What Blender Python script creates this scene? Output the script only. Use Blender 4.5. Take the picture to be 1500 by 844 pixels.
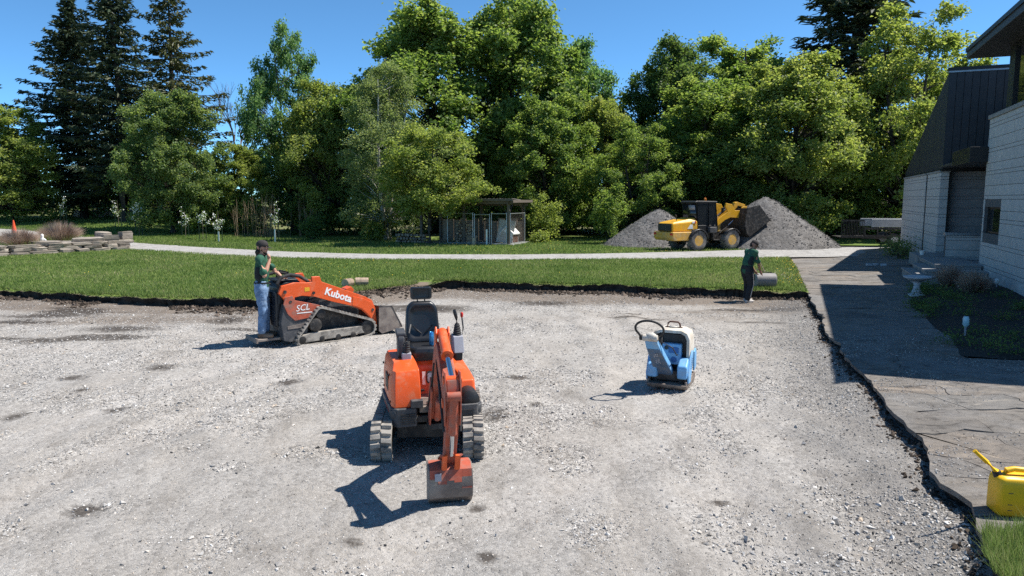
import bpy, math, random
import numpy as np
from mathutils import Vector, Matrix, Euler

scene = bpy.context.scene
for _o in list(bpy.data.objects):
    bpy.data.objects.remove(_o, do_unlink=True)

# ------------------------------------------------------------------ camera
cam_data = bpy.data.cameras.new("camera")
cam = bpy.data.objects.new("camera", cam_data)
scene.collection.objects.link(cam)
scene.camera = cam
cam_data.sensor_width = 36.0
cam_data.lens = 25.2
cam_data.clip_start = 0.05
cam_data.clip_end = 2000
cam.location = (0, 0, 2.85)
cam.rotation_euler = (math.radians(90 - 7.06), 0, 0)

# ------------------------------------------------------------------ sky
SUN_VEC = Vector((0.62, 0.11, 1.0)).normalized()
world = bpy.data.worlds.new("World")
scene.world = world
world.use_nodes = True
wn = world.node_tree
wn.nodes.clear()
sky = wn.nodes.new("ShaderNodeTexSky")
sky.sky_type = 'NISHITA'
sky.sun_disc = False
sky.sun_elevation = math.asin(SUN_VEC.z)
sky.sun_rotation = math.atan2(SUN_VEC.x, SUN_VEC.y)
sky.altitude = 6000
sky.air_density = 1.0
sky.dust_density = 0.0
sky.ozone_density = 10.0
bg = wn.nodes.new("ShaderNodeBackground")
bg.inputs['Strength'].default_value = 0.132
wo = wn.nodes.new("ShaderNodeOutputWorld")
wb = wn.nodes.new("ShaderNodeMix")          # camera white balance of the sky, the same in every direction
wb.data_type = 'RGBA'; wb.blend_type = 'MULTIPLY'
wb.inputs[0].default_value = 1.0
wb.inputs[7].default_value = (1.0, 1.20, 1.0, 1)
wn.links.new(sky.outputs[0], wb.inputs[6])
wn.links.new(wb.outputs[2], bg.inputs['Color'])
wn.links.new(bg.outputs[0], wo.inputs['Surface'])

# ------------------------------------------------------------------ sun
sun_data = bpy.data.lights.new("sun", 'SUN')
sun_data.energy = 4.8
sun_data.angle = math.radians(0.5)
sun_data.color = (1.0, 0.95, 0.88)
sun = bpy.data.objects.new("sun", sun_data)
scene.collection.objects.link(sun)
sun.location = (30, 20, 40)
sun.rotation_euler = SUN_VEC.to_track_quat('Z', 'Y').to_euler()

vs = scene.view_settings
vs.view_transform = 'Standard'
vs.look = 'None'
vs.gamma = 1.0
vs.use_curve_mapping = False
vs.exposure = 0.78
scene.cycles.max_bounces = 6
scene.cycles.diffuse_bounces = 3
scene.cycles.glossy_bounces = 3
scene.cycles.transmission_bounces = 4
scene.cycles.transparent_max_bounces = 6
scene.cycles.use_denoising = False
scene.cycles.denoising_input_passes = 'RGB_ALBEDO_NORMAL'
scene.cycles.denoising_prefilter = 'ACCURATE'

R = math.radians
rng = np.random.default_rng(11)
random.seed(7)
COL = scene.collection

# ------------------------------------------------------------------ helpers
def tag(o, label=None, cat=None, group=None, kind=None):
    if label: o["label"] = label
    if cat: o["category"] = cat
    if group: o["group"] = group
    if kind: o["kind"] = kind
    return o

def empty(name, loc=(0, 0, 0), rz=0.0, label=None, cat=None, group=None, parent=None):
    o = bpy.data.objects.new(name, None)
    COL.objects.link(o)
    o.empty_display_size = 0.2
    o.location = loc
    o.rotation_euler = (0, 0, rz)
    if parent: o.parent = parent
    return tag(o, label, cat, group)

def link_mesh(name, me, mat=None, parent=None, loc=(0, 0, 0), rot=(0, 0, 0)):
    o = bpy.data.objects.new(name, me)
    COL.objects.link(o)
    o.location = loc
    o.rotation_euler = rot
    if parent: o.parent = parent
    if mat is not None and len(me.materials) == 0:
        me.materials.append(mat)
    return o

def copy_obj(src, name=None, parent=None, loc=None, rot=None, scale=None, mat=None):
    o = src.copy()
    if name: o.name = name
    COL.objects.link(o)
    o.parent = parent
    if loc is not None: o.location = loc
    if rot is not None: o.rotation_euler = rot
    if scale is not None: o.scale = scale
    if mat is not None and o.material_slots:
        o.material_slots[0].link = 'OBJECT'
        o.material_slots[0].material = mat
    return o

def np_mesh(name, verts, faces, mats=(), smooth=False, attrs=None):
    """verts (N,3); faces (M,k) int array of equal sided faces; attrs name -> per-point float array"""
    verts = np.asarray(verts, dtype=np.float32)
    faces = np.asarray(faces, dtype=np.int32)
    me = bpy.data.meshes.new(name)
    k = faces.shape[1]
    me.vertices.add(len(verts))
    me.vertices.foreach_set("co", verts.ravel())
    me.loops.add(faces.size)
    me.loops.foreach_set("vertex_index", faces.ravel())
    me.polygons.add(len(faces))
    me.polygons.foreach_set("loop_start", np.arange(0, faces.size, k, dtype=np.int32))
    me.polygons.foreach_set("loop_total", np.full(len(faces), k, dtype=np.int32))
    me.polygons.foreach_set("use_smooth", np.full(len(faces), smooth, dtype=bool))
    for m in mats: me.materials.append(m)
    if attrs:
        for an, av in attrs.items():
            a = me.attributes.new(an, 'FLOAT', 'POINT')
            a.data.foreach_set("value", np.asarray(av, dtype=np.float32))
    me.update(calc_edges=True)
    return me

def frame_from(d):
    d = Vector(d).normalized()
    up = Vector((0, 0, 1)) if abs(d.z) < 0.95 else Vector((1, 0, 0))
    a = d.cross(up).normalized()
    b = a.cross(d).normalized()
    return a, b

def chaikin(P, it=2):
    for _ in range(it):
        Q = []
        for a, b in zip(P, P[1:] + P[:1]):
            Q += [(a[0] * 0.75 + b[0] * 0.25, a[1] * 0.75 + b[1] * 0.25), (a[0] * 0.25 + b[0] * 0.75, a[1] * 0.25 + b[1] * 0.75)]
        P = Q
    return P

class MB:
    """collects shapes and links them as one mesh object"""
    def __init__(s):
        s.v = []; s.f = []
    def _add(s, vs_, fs):
        n = len(s.v)
        s.v.extend([tuple(p) for p in vs_])
        s.f.extend([tuple(i + n for i in f) for f in fs])
        return s
    def box(s, c, d, rot=(0, 0, 0), top=None):
        hx, hy, hz = d[0] / 2, d[1] / 2, d[2] / 2
        tx, ty = (1, 1) if top is None else top
        p = [(-hx, -hy, -hz), (hx, -hy, -hz), (hx, hy, -hz), (-hx, hy, -hz),
             (-hx * tx, -hy * ty, hz), (hx * tx, -hy * ty, hz), (hx * tx, hy * ty, hz), (-hx * tx, hy * ty, hz)]
        m = Euler(rot).to_matrix()
        p = [m @ Vector(q) + Vector(c) for q in p]
        return s._add(p, [(0, 3, 2, 1), (4, 5, 6, 7), (0, 1, 5, 4), (1, 2, 6, 5), (2, 3, 7, 6), (3, 0, 4, 7)])
    def bb(s, x0, x1, y0, y1, z0, z1):
        return s.box(((x0 + x1) / 2, (y0 + y1) / 2, (z0 + z1) / 2), (x1 - x0, y1 - y0, z1 - z0))
    def cyl(s, p0, p1, r0, r1=None, n=16):
        r1 = r0 if r1 is None else r1
        p0, p1 = Vector(p0), Vector(p1)
        a, b = frame_from(p1 - p0)
        vs_ = []
        for p, r in ((p0, r0), (p1, r1)):
            for i in range(n):
                t = 2 * math.pi * i / n
                vs_.append(p + a * (r * math.cos(t)) + b * (r * math.sin(t)))
        fs = [(i, (i + 1) % n, n + (i + 1) % n, n + i) for i in range(n)]
        fs += [tuple(range(n - 1, -1, -1)), tuple(range(n, 2 * n))]
        return s._add(vs_, fs)
    def tube(s, pts, r, n=8, closed=False, flat=1.0):
        pts = [Vector(p) for p in pts]
        m = len(pts)
        rs = r if isinstance(r, (list, tuple)) else [r] * m
        vs_ = []
        prev = None
        for i, p in enumerate(pts):
            if closed:
                d = pts[(i + 1) % m] - pts[i - 1]
            else:
                d = pts[min(i + 1, m - 1)] - pts[max(i - 1, 0)]
            d.normalize()
            if prev is None:
                a, b = frame_from(d)
            else:
                a = prev - d * prev.dot(d)
                a = a.normalized() if a.length > 1e-6 else frame_from(d)[0]
                b = d.cross(a).normalized()
            prev = a
            for k in range(n):
                t = 2 * math.pi * k / n
                vs_.append(p + a * (rs[i] * math.cos(t)) + b * (rs[i] * flat * math.sin(t)))
        fs = []
        for i in range(m if closed else m - 1):
            j = (i + 1) % m
            for k in range(n):
                k2 = (k + 1) % n
                fs.append((i * n + k, i * n + k2, j * n + k2, j * n + k))
        if not closed:
            fs += [tuple(range(n - 1, -1, -1)), tuple(range((m - 1) * n, m * n))]
        return s._add(vs_, fs)
    def prism(s, poly, axis, a, b, inset=0.0):
        """poly: 2-D outline; axis 'y': (x,z), 'x': (y,z), 'z': (x,y); from a to b along axis"""
        def P(u, w, t):
            return {'y': (u, t, w), 'x': (t, u, w), 'z': (u, w, t)}[axis]
        n = len(poly)
        vs_ = [P(u, w, a) for u, w in poly] + [P(u, w, b) for u, w in poly]
        fs = [(i, (i + 1) % n, n + (i + 1) % n, n + i) for i in range(n)]
        fs += [tuple(range(n - 1, -1, -1)), tuple(range(n, 2 * n))]
        return s._add(vs_, fs)
    def lathe(s, prof, o=(0, 0, 0), d=(0, 0, 1), n=24, cap=True):
        """prof list of (radius, distance along d)"""
        o = Vector(o); d = Vector(d).normalized()
        a, b = frame_from(d)
        vs_ = []
        for r, h in prof:
            for i in range(n):
                t = 2 * math.pi * i / n
                vs_.append(o + d * h + a * (r * math.cos(t)) + b * (r * math.sin(t)))
        fs = []
        for j in range(len(prof) - 1):
            for i in range(n):
                i2 = (i + 1) % n
                fs.append((j * n + i, j * n + i2, (j + 1) * n + i2, (j + 1) * n + i))
        if cap:
            fs += [tuple(range(n - 1, -1, -1)), tuple(range((len(prof) - 1) * n, len(prof) * n))]
        return s._add(vs_, fs)
    def ell(s, c, r, n=12, m=8, rot=(0, 0, 0)):
        mt = Euler(rot).to_matrix()
        vs_ = []; fs = []
        for j in range(m + 1):
            ph = math.pi * j / m
            for i in range(n):
                t = 2 * math.pi * i / n
                p = Vector((r[0] * math.sin(ph) * math.cos(t), r[1] * math.sin(ph) * math.sin(t), r[2] * math.cos(ph)))
                vs_.append(mt @ p + Vector(c))
        for j in range(m):
            for i in range(n):
                i2 = (i + 1) % n
                fs.append((j * n + i, (j + 1) * n + i, (j + 1) * n + i2, j * n + i2))
        return s._add(vs_, fs)
    def loft(s, rings, cap=True):
        n = len(rings[0])
        vs_ = [p for r in rings for p in r]
        fs = []
        for j in range(len(rings) - 1):
            for i in range(n):
                i2 = (i + 1) % n
                fs.append((j * n + i, j * n + i2, (j + 1) * n + i2, (j + 1) * n + i))
        if cap:
            fs += [tuple(range(n - 1, -1, -1)), tuple(range((len(rings) - 1) * n, len(rings) * n))]
        return s._add(vs_, fs)
    def poly(s, pts):
        return s._add(pts, [tuple(range(len(pts)))])
    def mesh(s, name, mat=None, smooth=None):
        me = bpy.data.meshes.new(name)
        me.from_pydata(s.v, [], s.f)
        import bmesh
        bm = bmesh.new(); bm.from_mesh(me)
        bmesh.ops.remove_doubles(bm, verts=bm.verts, dist=1e-6)
        bmesh.ops.recalc_face_normals(bm, faces=bm.faces)
        bm.to_mesh(me); bm.free()
        if mat: me.materials.append(mat)
        if smooth is not None:
            me.polygons.foreach_set("use_smooth", np.ones(len(me.polygons), dtype=bool))
            me.set_sharp_from_angle(angle=R(smooth))
        me.update()
        return me
    def build(s, name, mat, parent=None, bevel=0.0, smooth=35, loc=(0, 0, 0), rot=(0, 0, 0), seg=2):
        o = link_mesh(name, s.mesh(name, mat, smooth), None, parent, loc, rot)
        if bevel:
            b = o.modifiers.new("bevel", 'BEVEL')
            b.width = bevel; b.segments = seg; b.limit_method = 'ANGLE'; b.angle_limit = R(35)
            b.harden_normals = True
        return o

def rrect(x0, x1, z0, z1, r, n=4):
    """rounded rectangle outline"""
    pts = []
    for cx, cz, a0 in ((x1 - r, z0 + r, -90), (x1 - r, z1 - r, 0), (x0 + r, z1 - r, 90), (x0 + r, z0 + r, 180)):
        for i in range(n + 1):
            t = R(a0 + 90 * i / n)
            pts.append((cx + r * math.cos(t), cz + r * math.sin(t)))
    return pts

# value noise in numpy (for terrain, edges and piles)
def _hash(ix, iy, seed):
    h = (ix.astype(np.int64) * 374761393 + iy.astype(np.int64) * 668265263 + seed * 974711) & 0x7fffffff
    h = ((h ^ (h >> 13)) * 1274126177) & 0x7fffffff
    return ((h ^ (h >> 16)) & 0xffff) / 65535.0
def vnoise(x, y, seed=0):
    x = np.asarray(x, dtype=float); y = np.asarray(y, dtype=float)
    x0 = np.floor(x); y0 = np.floor(y)
    fx = x - x0; fy = y - y0
    fx = fx * fx * (3 - 2 * fx); fy = fy * fy * (3 - 2 * fy)
    a = _hash(x0, y0, seed); b = _hash(x0 + 1, y0, seed); c_ = _hash(x0, y0 + 1, seed); d = _hash(x0 + 1, y0 + 1, seed)
    return (a * (1 - fx) + b * fx) * (1 - fy) + (c_ * (1 - fx) + d * fx) * fy
def fbm(x, y, seed=0, oct=4):
    s = 0; amp = 0.5; f = 1.0
    for i in range(oct):
        s = s + amp * (vnoise(np.asarray(x) * f, np.asarray(y) * f, seed + i * 17) - 0.5)
        amp *= 0.5; f *= 2.03
    return s
def sstep(a, b, x):
    t = np.clip((np.asarray(x, dtype=float) - a) / (b - a), 0, 1)
    return t * t * (3 - 2 * t)

# ------------------------------------------------------------------ materials
def new_mat(name):
    m = bpy.data.materials.new(name)
    m.use_nodes = True
    nt = m.node_tree
    nt.nodes.clear()
    out = nt.nodes.new("ShaderNodeOutputMaterial")
    return m, nt, out
def nd(nt, typ, **kw):
    n = nt.nodes.new(typ)
    for k, v_ in kw.items():
        if k in n.inputs.keys() if isinstance(k, str) else False:
            n.inputs[k].default_value = v_
        else:
            setattr(n, k, v_)
    return n
def ramp(nt, stops, interp='LINEAR'):
    n = nt.nodes.new("ShaderNodeValToRGB")
    cr = n.color_ramp
    cr.interpolation = interp
    while len(cr.elements) > 1: cr.elements.remove(cr.elements[-1])
    cr.elements[0].position = stops[0][0]; cr.elements[0].color = (*stops[0][1], 1)
    for p, c in stops[1:]:
        e = cr.elements.new(p); e.color = (*c, 1)
    return n
def mixc(nt, fac, a, b, mode='MIX'):
    n = nt.nodes.new("ShaderNodeMix"); n.data_type = 'RGBA'; n.blend_type = mode
    for sock, val in ((n.inputs[0], fac), (n.inputs[6], a), (n.inputs[7], b)):
        if isinstance(val, bpy.types.NodeSocket): nt.links.new(val, sock)
        elif isinstance(val, (int, float)): sock.default_value = val
        else: sock.default_value = (*val, 1)
    return n.outputs[2]
def mathn(nt, op, a, b=None, clamp=False):
    n = nt.nodes.new("ShaderNodeMath"); n.operation = op; n.use_clamp = clamp
    for i, val in enumerate((a, b)):
        if val is None: continue
        if isinstance(val, bpy.types.NodeSocket): nt.links.new(val, n.inputs[i])
        else: n.inputs[i].default_value = val
    return n.outputs[0]
def noise(nt, vec, scale, detail=4, rough=0.55, dist=0.0):
    n = nt.nodes.new("ShaderNodeTexNoise")
    n.inputs['Scale'].default_value = scale; n.inputs['Detail'].default_value = detail
    n.inputs['Roughness'].default_value = rough; n.inputs['Distortion'].default_value = dist
    if vec is not None: nt.links.new(vec, n.inputs['Vector'])
    return n
def coords(nt, which='Object'):
    return nt.nodes.new("ShaderNodeTexCoord").outputs[which]
def bump(nt, h, strength=0.3, dist=0.02):
    b = nt.nodes.new("ShaderNodeBump")
    b.inputs['Strength'].default_value = strength; b.inputs['Distance'].default_value = dist
    nt.links.new(h, b.inputs['Height'])
    return b.outputs[0]
def principled(nt, out, col, rough=0.6, metal=0.0, spec=0.5, normal=None):
    p = nt.nodes.new("ShaderNodeBsdfPrincipled")
    for nm, val in (('Base Color', col), ('Roughness', rough), ('Metallic', metal), ('Specular IOR Level', spec)):
        if isinstance(val, bpy.types.NodeSocket): nt.links.new(val, p.inputs[nm])
        elif isinstance(val, (tuple, list)): p.inputs[nm].default_value = (*val, 1)
        else: p.inputs[nm].default_value = val
    if normal is not None: nt.links.new(normal, p.inputs['Normal'])
    nt.links.new(p.outputs[0], out.inputs['Surface'])
    return p

def surf(name, col, rough=0.6, metal=0.0, var=0.12, scale=6.0, dust=0.0, dust_col=(0.30, 0.27, 0.23),
         dust_scale=3.0, bmp=0.15, bscale=40.0, spec=0.4, per_obj=0.0):
    """worn, slightly uneven surface; dust settles in blotches of its own shape"""
    m, nt, out = new_mat(name)
    co = coords(nt)
    n1 = noise(nt, co, scale, 5)
    dark = tuple(c * (1 - var) for c in col); lite = tuple(min(1, c * (1 + var)) for c in col)
    r1 = ramp(nt, [(0.3, dark), (0.7, lite)])
    nt.links.new(n1.outputs[0], r1.inputs[0])
    c = r1.outputs[0]
    if per_obj:
        oi = nt.nodes.new("ShaderNodeObjectInfo")
        k = mathn(nt, 'ADD', mathn(nt, 'MULTIPLY', oi.outputs['Random'], 2 * per_obj), 1 - per_obj)
        cc = nt.nodes.new("ShaderNodeCombineColor")
        for i in range(3): nt.links.new(k, cc.inputs[i])
        c = mixc(nt, 1.0, c, cc.outputs[0], 'MULTIPLY')
    rr = rough
    if dust:
        n2 = noise(nt, co, dust_scale, 8, 0.65, 0.4)
        rd = ramp(nt, [(0.62 - dust * 0.35, (0, 0, 0)), (0.80 - dust * 0.25, (1, 1, 1))])
        nt.links.new(n2.outputs[0], rd.inputs[0])
        f = mathn(nt, 'MULTIPLY', rd.outputs[0], min(1.0, 0.35 + dust))
        c = mixc(nt, f, c, dust_col)
        rr = mathn(nt, 'ADD', mathn(nt, 'MULTIPLY', f, 0.9 - rough), rough)
    n3 = noise(nt, co, bscale, 3)
    principled(nt, out, c, rr, metal, spec, bump(nt, n3.outputs[0], bmp, 0.01))
    return m

def leaf_mat(name, c0, c1, c2, trans=0.35, hue=0.0):
    m, nt, out = new_mat(name)
    at = nt.nodes.new("ShaderNodeAttribute"); at.attribute_name = "rnd"
    r1 = ramp(nt, [(0.0, c0), (0.5, c1), (1.0, c2)])
    nt.links.new(at.outputs['Fac'], r1.inputs[0])
    p = nt.nodes.new("ShaderNodeBsdfPrincipled")
    p.inputs['Roughness'].default_value = 0.5
    p.inputs['Specular IOR Level'].default_value = 0.3
    nt.links.new(r1.outputs[0], p.inputs['Base Color'])
    t = nt.nodes.new("ShaderNodeBsdfTranslucent")
    tc = mixc(nt, 1.0, r1.outputs[0], (1.65, 1.6, 0.85), 'MULTIPLY')
    nt.links.new(tc, t.inputs['Color'])
    mx = nt.nodes.new("ShaderNodeMixShader"); mx.inputs[0].default_value = trans
    nt.links.new(p.outputs[0], mx.inputs[1]); nt.links.new(t.outputs[0], mx.inputs[2])
    nt.links.new(mx.outputs[0], out.inputs['Surface'])
    return m

def attr_mat(name, stops, rough=0.85, trans=0.0, spec=0.25):
    """colour picked by the per-piece attribute rnd"""
    m, nt, out = new_mat(name)
    at = nt.nodes.new("ShaderNodeAttribute"); at.attribute_name = "rnd"
    r1 = ramp(nt, stops)
    nt.links.new(at.outputs['Fac'], r1.inputs[0])
    p = principled(nt, out, r1.outputs[0], rough, 0, spec)
    if trans:
        t = nt.nodes.new("ShaderNodeBsdfTranslucent")
        nt.links.new(r1.outputs[0], t.inputs['Color'])
        mx = nt.nodes.new("ShaderNodeMixShader"); mx.inputs[0].default_value = trans
        nt.links.new(p.outputs[0], mx.inputs[1]); nt.links.new(t.outputs[0], mx.inputs[2])
        nt.links.new(mx.outputs[0], out.inputs['Surface'])
    return m

def text(name, body, size, mat, parent, loc, rot, extrude=0.001, align='LEFT', shear=0.0, bold=0.0):
    cu = bpy.data.curves.new(name, 'FONT')
    cu.body = body; cu.size = size; cu.extrude = extrude; cu.align_x = align; cu.shear = shear; cu.offset = bold
    cu.resolution_u = 3
    cu.materials.append(mat)
    tmp = bpy.data.objects.new(name, cu)
    COL.objects.link(tmp)
    bpy.context.view_layer.update()
    me = bpy.data.meshes.new_from_object(tmp.evaluated_get(bpy.context.evaluated_depsgraph_get()))
    bpy.data.objects.remove(tmp, do_unlink=True)
    if len(me.materials) == 0: me.materials.append(mat)
    o = link_mesh(name, me, None, parent, loc, rot)
    return o

M = {}
M['orange'] = surf('orange_paint', (0.72, 0.10, 0.018), 0.32, var=0.08, dust=0.28, dust_scale=6, dust_col=(0.46, 0.22, 0.13), bmp=0.05, spec=0.45)
M['orange_worn'] = surf('worn_orange_paint', (0.40, 0.082, 0.042), 0.55, var=0.25, dust=0.5, dust_scale=9, dust_col=(0.25, 0.15, 0.12), bmp=0.12)
M['steel_worn'] = surf('worn_bucket_steel', (0.20, 0.165, 0.145), 0.55, metal=0.3, var=0.3, dust=0.5, dust_scale=6, dust_col=(0.30, 0.26, 0.22), bmp=0.2)
M['black_plastic'] = surf('black_plastic', (0.018, 0.018, 0.019), 0.42, var=0.2, dust=0.10, dust_scale=8, dust_col=(0.12, 0.11, 0.10), bmp=0.1)
M['vinyl'] = surf('black_vinyl', (0.016, 0.017, 0.02), 0.33, var=0.1, bmp=0.12, bscale=120, spec=0.5)
M['grey_plastic'] = surf('grey_plastic', (0.30, 0.30, 0.33), 0.5, var=0.1, dust=0.15, bmp=0.05)
M['dark_grey'] = surf('dark_grey_panel', (0.055, 0.057, 0.062), 0.5, var=0.2, dust=0.35, dust_scale=5, dust_col=(0.20, 0.185, 0.165), bmp=0.08)
M['rubber'] = surf('dusty_rubber', (0.10, 0.092, 0.083), 0.95, var=0.3, dust=0.9, dust_scale=7, dust_col=(0.34, 0.31, 0.27), bmp=0.3)
M['rubber_dark'] = surf('dark_rubber', (0.03, 0.03, 0.03), 0.8, var=0.2, dust=0.2, dust_col=(0.15, 0.14, 0.12))
M['steel_dark'] = surf('dark_steel', (0.035, 0.033, 0.032), 0.55, metal=0.4, var=0.3, dust=0.4, dust_scale=8, dust_col=(0.17, 0.15, 0.13))
M['chrome'] = surf('hydraulic_rod', (0.55, 0.58, 0.62), 0.12, metal=1.0, var=0.02, bmp=0.0)
M['lens'] = surf('lamp_lens', (0.35, 0.38, 0.40), 0.15, metal=0.6, var=0.3, scale=60, bmp=0.3, bscale=90)
M['white_paint'] = surf('white_paint', (0.75, 0.75, 0.73), 0.5, var=0.06, bmp=0.03)
M['red_plastic'] = surf('red_plastic', (0.55, 0.03, 0.02), 0.4)
M['yellow_paint'] = surf('yellow_machine_paint', (0.70, 0.36, 0.02), 0.4, var=0.1, dust=0.25, dust_scale=4, dust_col=(0.42, 0.30, 0.14), bmp=0.04)
M['yellow_dusty'] = surf('dusty_yellow_paint', (0.58, 0.33, 0.06), 0.6, var=0.15, dust=0.5, dust_scale=4, dust_col=(0.38, 0.31, 0.2), bmp=0.06)
M['tyre'] = surf('dusty_tyre', (0.09, 0.086, 0.082), 0.9, var=0.25, dust=0.6, dust_scale=4, dust_col=(0.22, 0.21, 0.20), bmp=0.3)
M['blue_paint'] = surf('blue_machine_paint', (0.16, 0.38, 0.64), 0.48, var=0.15, dust=0.38, dust_scale=9, dust_col=(0.28, 0.34, 0.38), bmp=0.05)
M['white_worn'] = surf('worn_white_hood', (0.55, 0.52, 0.46), 0.55, var=0.15, dust=0.5, dust_scale=7, dust_col=(0.40, 0.31, 0.22), bmp=0.05)
M['rust'] = surf('rusty_steel', (0.10, 0.045, 0.028), 0.8, var=0.35, dust=0.3, dust_col=(0.22, 0.18, 0.14))
M['wood_grey'] = surf('weathered_timber', (0.13, 0.105, 0.085), 0.85, var=0.25, scale=14, bmp=0.3)
M['galv'] = surf('galvanised_steel', (0.42, 0.44, 0.46), 0.4, metal=0.7, var=0.1)
M['glass_dark'] = surf('tinted_glass', (0.012, 0.014, 0.016), 0.06, var=0.05, bmp=0.0, spec=0.6)

# ================================================================== SETTING
# pit edge as y(x) for the lawn side, x(y) for the patio side
LX = np.array([-140, -40, -20, -14.8, -11.9, -9.1, -6.8, -5.5, -4.1, -3.1, -2.6, -2.2, 0.2, 2.7, 5.0, 6.6, 7.6, 8.4])
LY = np.array([24.5, 23.0, 21.4, 20.6, 19.7, 19.0, 18.6, 18.7, 20.4, 21.7, 22.6, 22.9, 22.3, 21.9, 21.1, 20.5, 20.35, 20.2])
PY = np.array([-6.0, 3.0, 4.8, 5.34, 5.71, 6.15, 6.45, 6.8, 7.5, 8.3, 9.3, 10.6, 11.3, 13.9, 17.0, 20.2, 23.2, 27.1, 32.5, 36.0])
PX = np.array([2.4, 3.1, 3.42, 3.73, 3.86, 4.08, 4.02, 4.12, 4.42, 4.68, 4.94, 5.36, 5.52, 6.27, 7.32, 8.4, 9.46, 10.84, 12.6, 14.0])

def lawn_edge(x):
    x = np.asarray(x, dtype=float)
    return np.interp(x, LX, LY) + 0.35 * fbm(x * 1.3, x * 0 + 3.1, 5) + 0.45 * fbm(x * 4.0, x * 0 + 9.7, 8, 4)
def patio_edge(y):
    y = np.asarray(y, dtype=float)
    return np.interp(y, PY, PX) + 0.24 * fbm(y * 1.7, y * 0 + 1.3, 15, 3) + 0.22 * fbm(y * 6.0, y * 0 + 4.4, 19, 3)
def ground_z(x, y):
    """undisturbed ground: level near the pit, rising behind on the left"""
    x = np.asarray(x, dtype=float); y = np.asarray(y, dtype=float)
    return 0.26 + 0.045 * np.clip(y - 38, 0, 60) * sstep(-16, -32, x) + 0.05 * fbm(x * 0.3, y * 0.3, 31)
def patio_z(x, y):
    x = np.asarray(x, dtype=float); y = np.asarray(y, dtype=float)
    xe = np.interp(y, PY, PX)
    return 0.2 + 0.25 * sstep(0.5, 8.0, x - xe) + 0.02 * fbm(x * 0.8, y * 0.8, 41)
def pit_z(x, y):
    return 0.05 * fbm(x * 0.35, y * 0.35, 61) + 0.035 * fbm(x * 1.6, y * 1.6, 63, 3)

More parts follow.
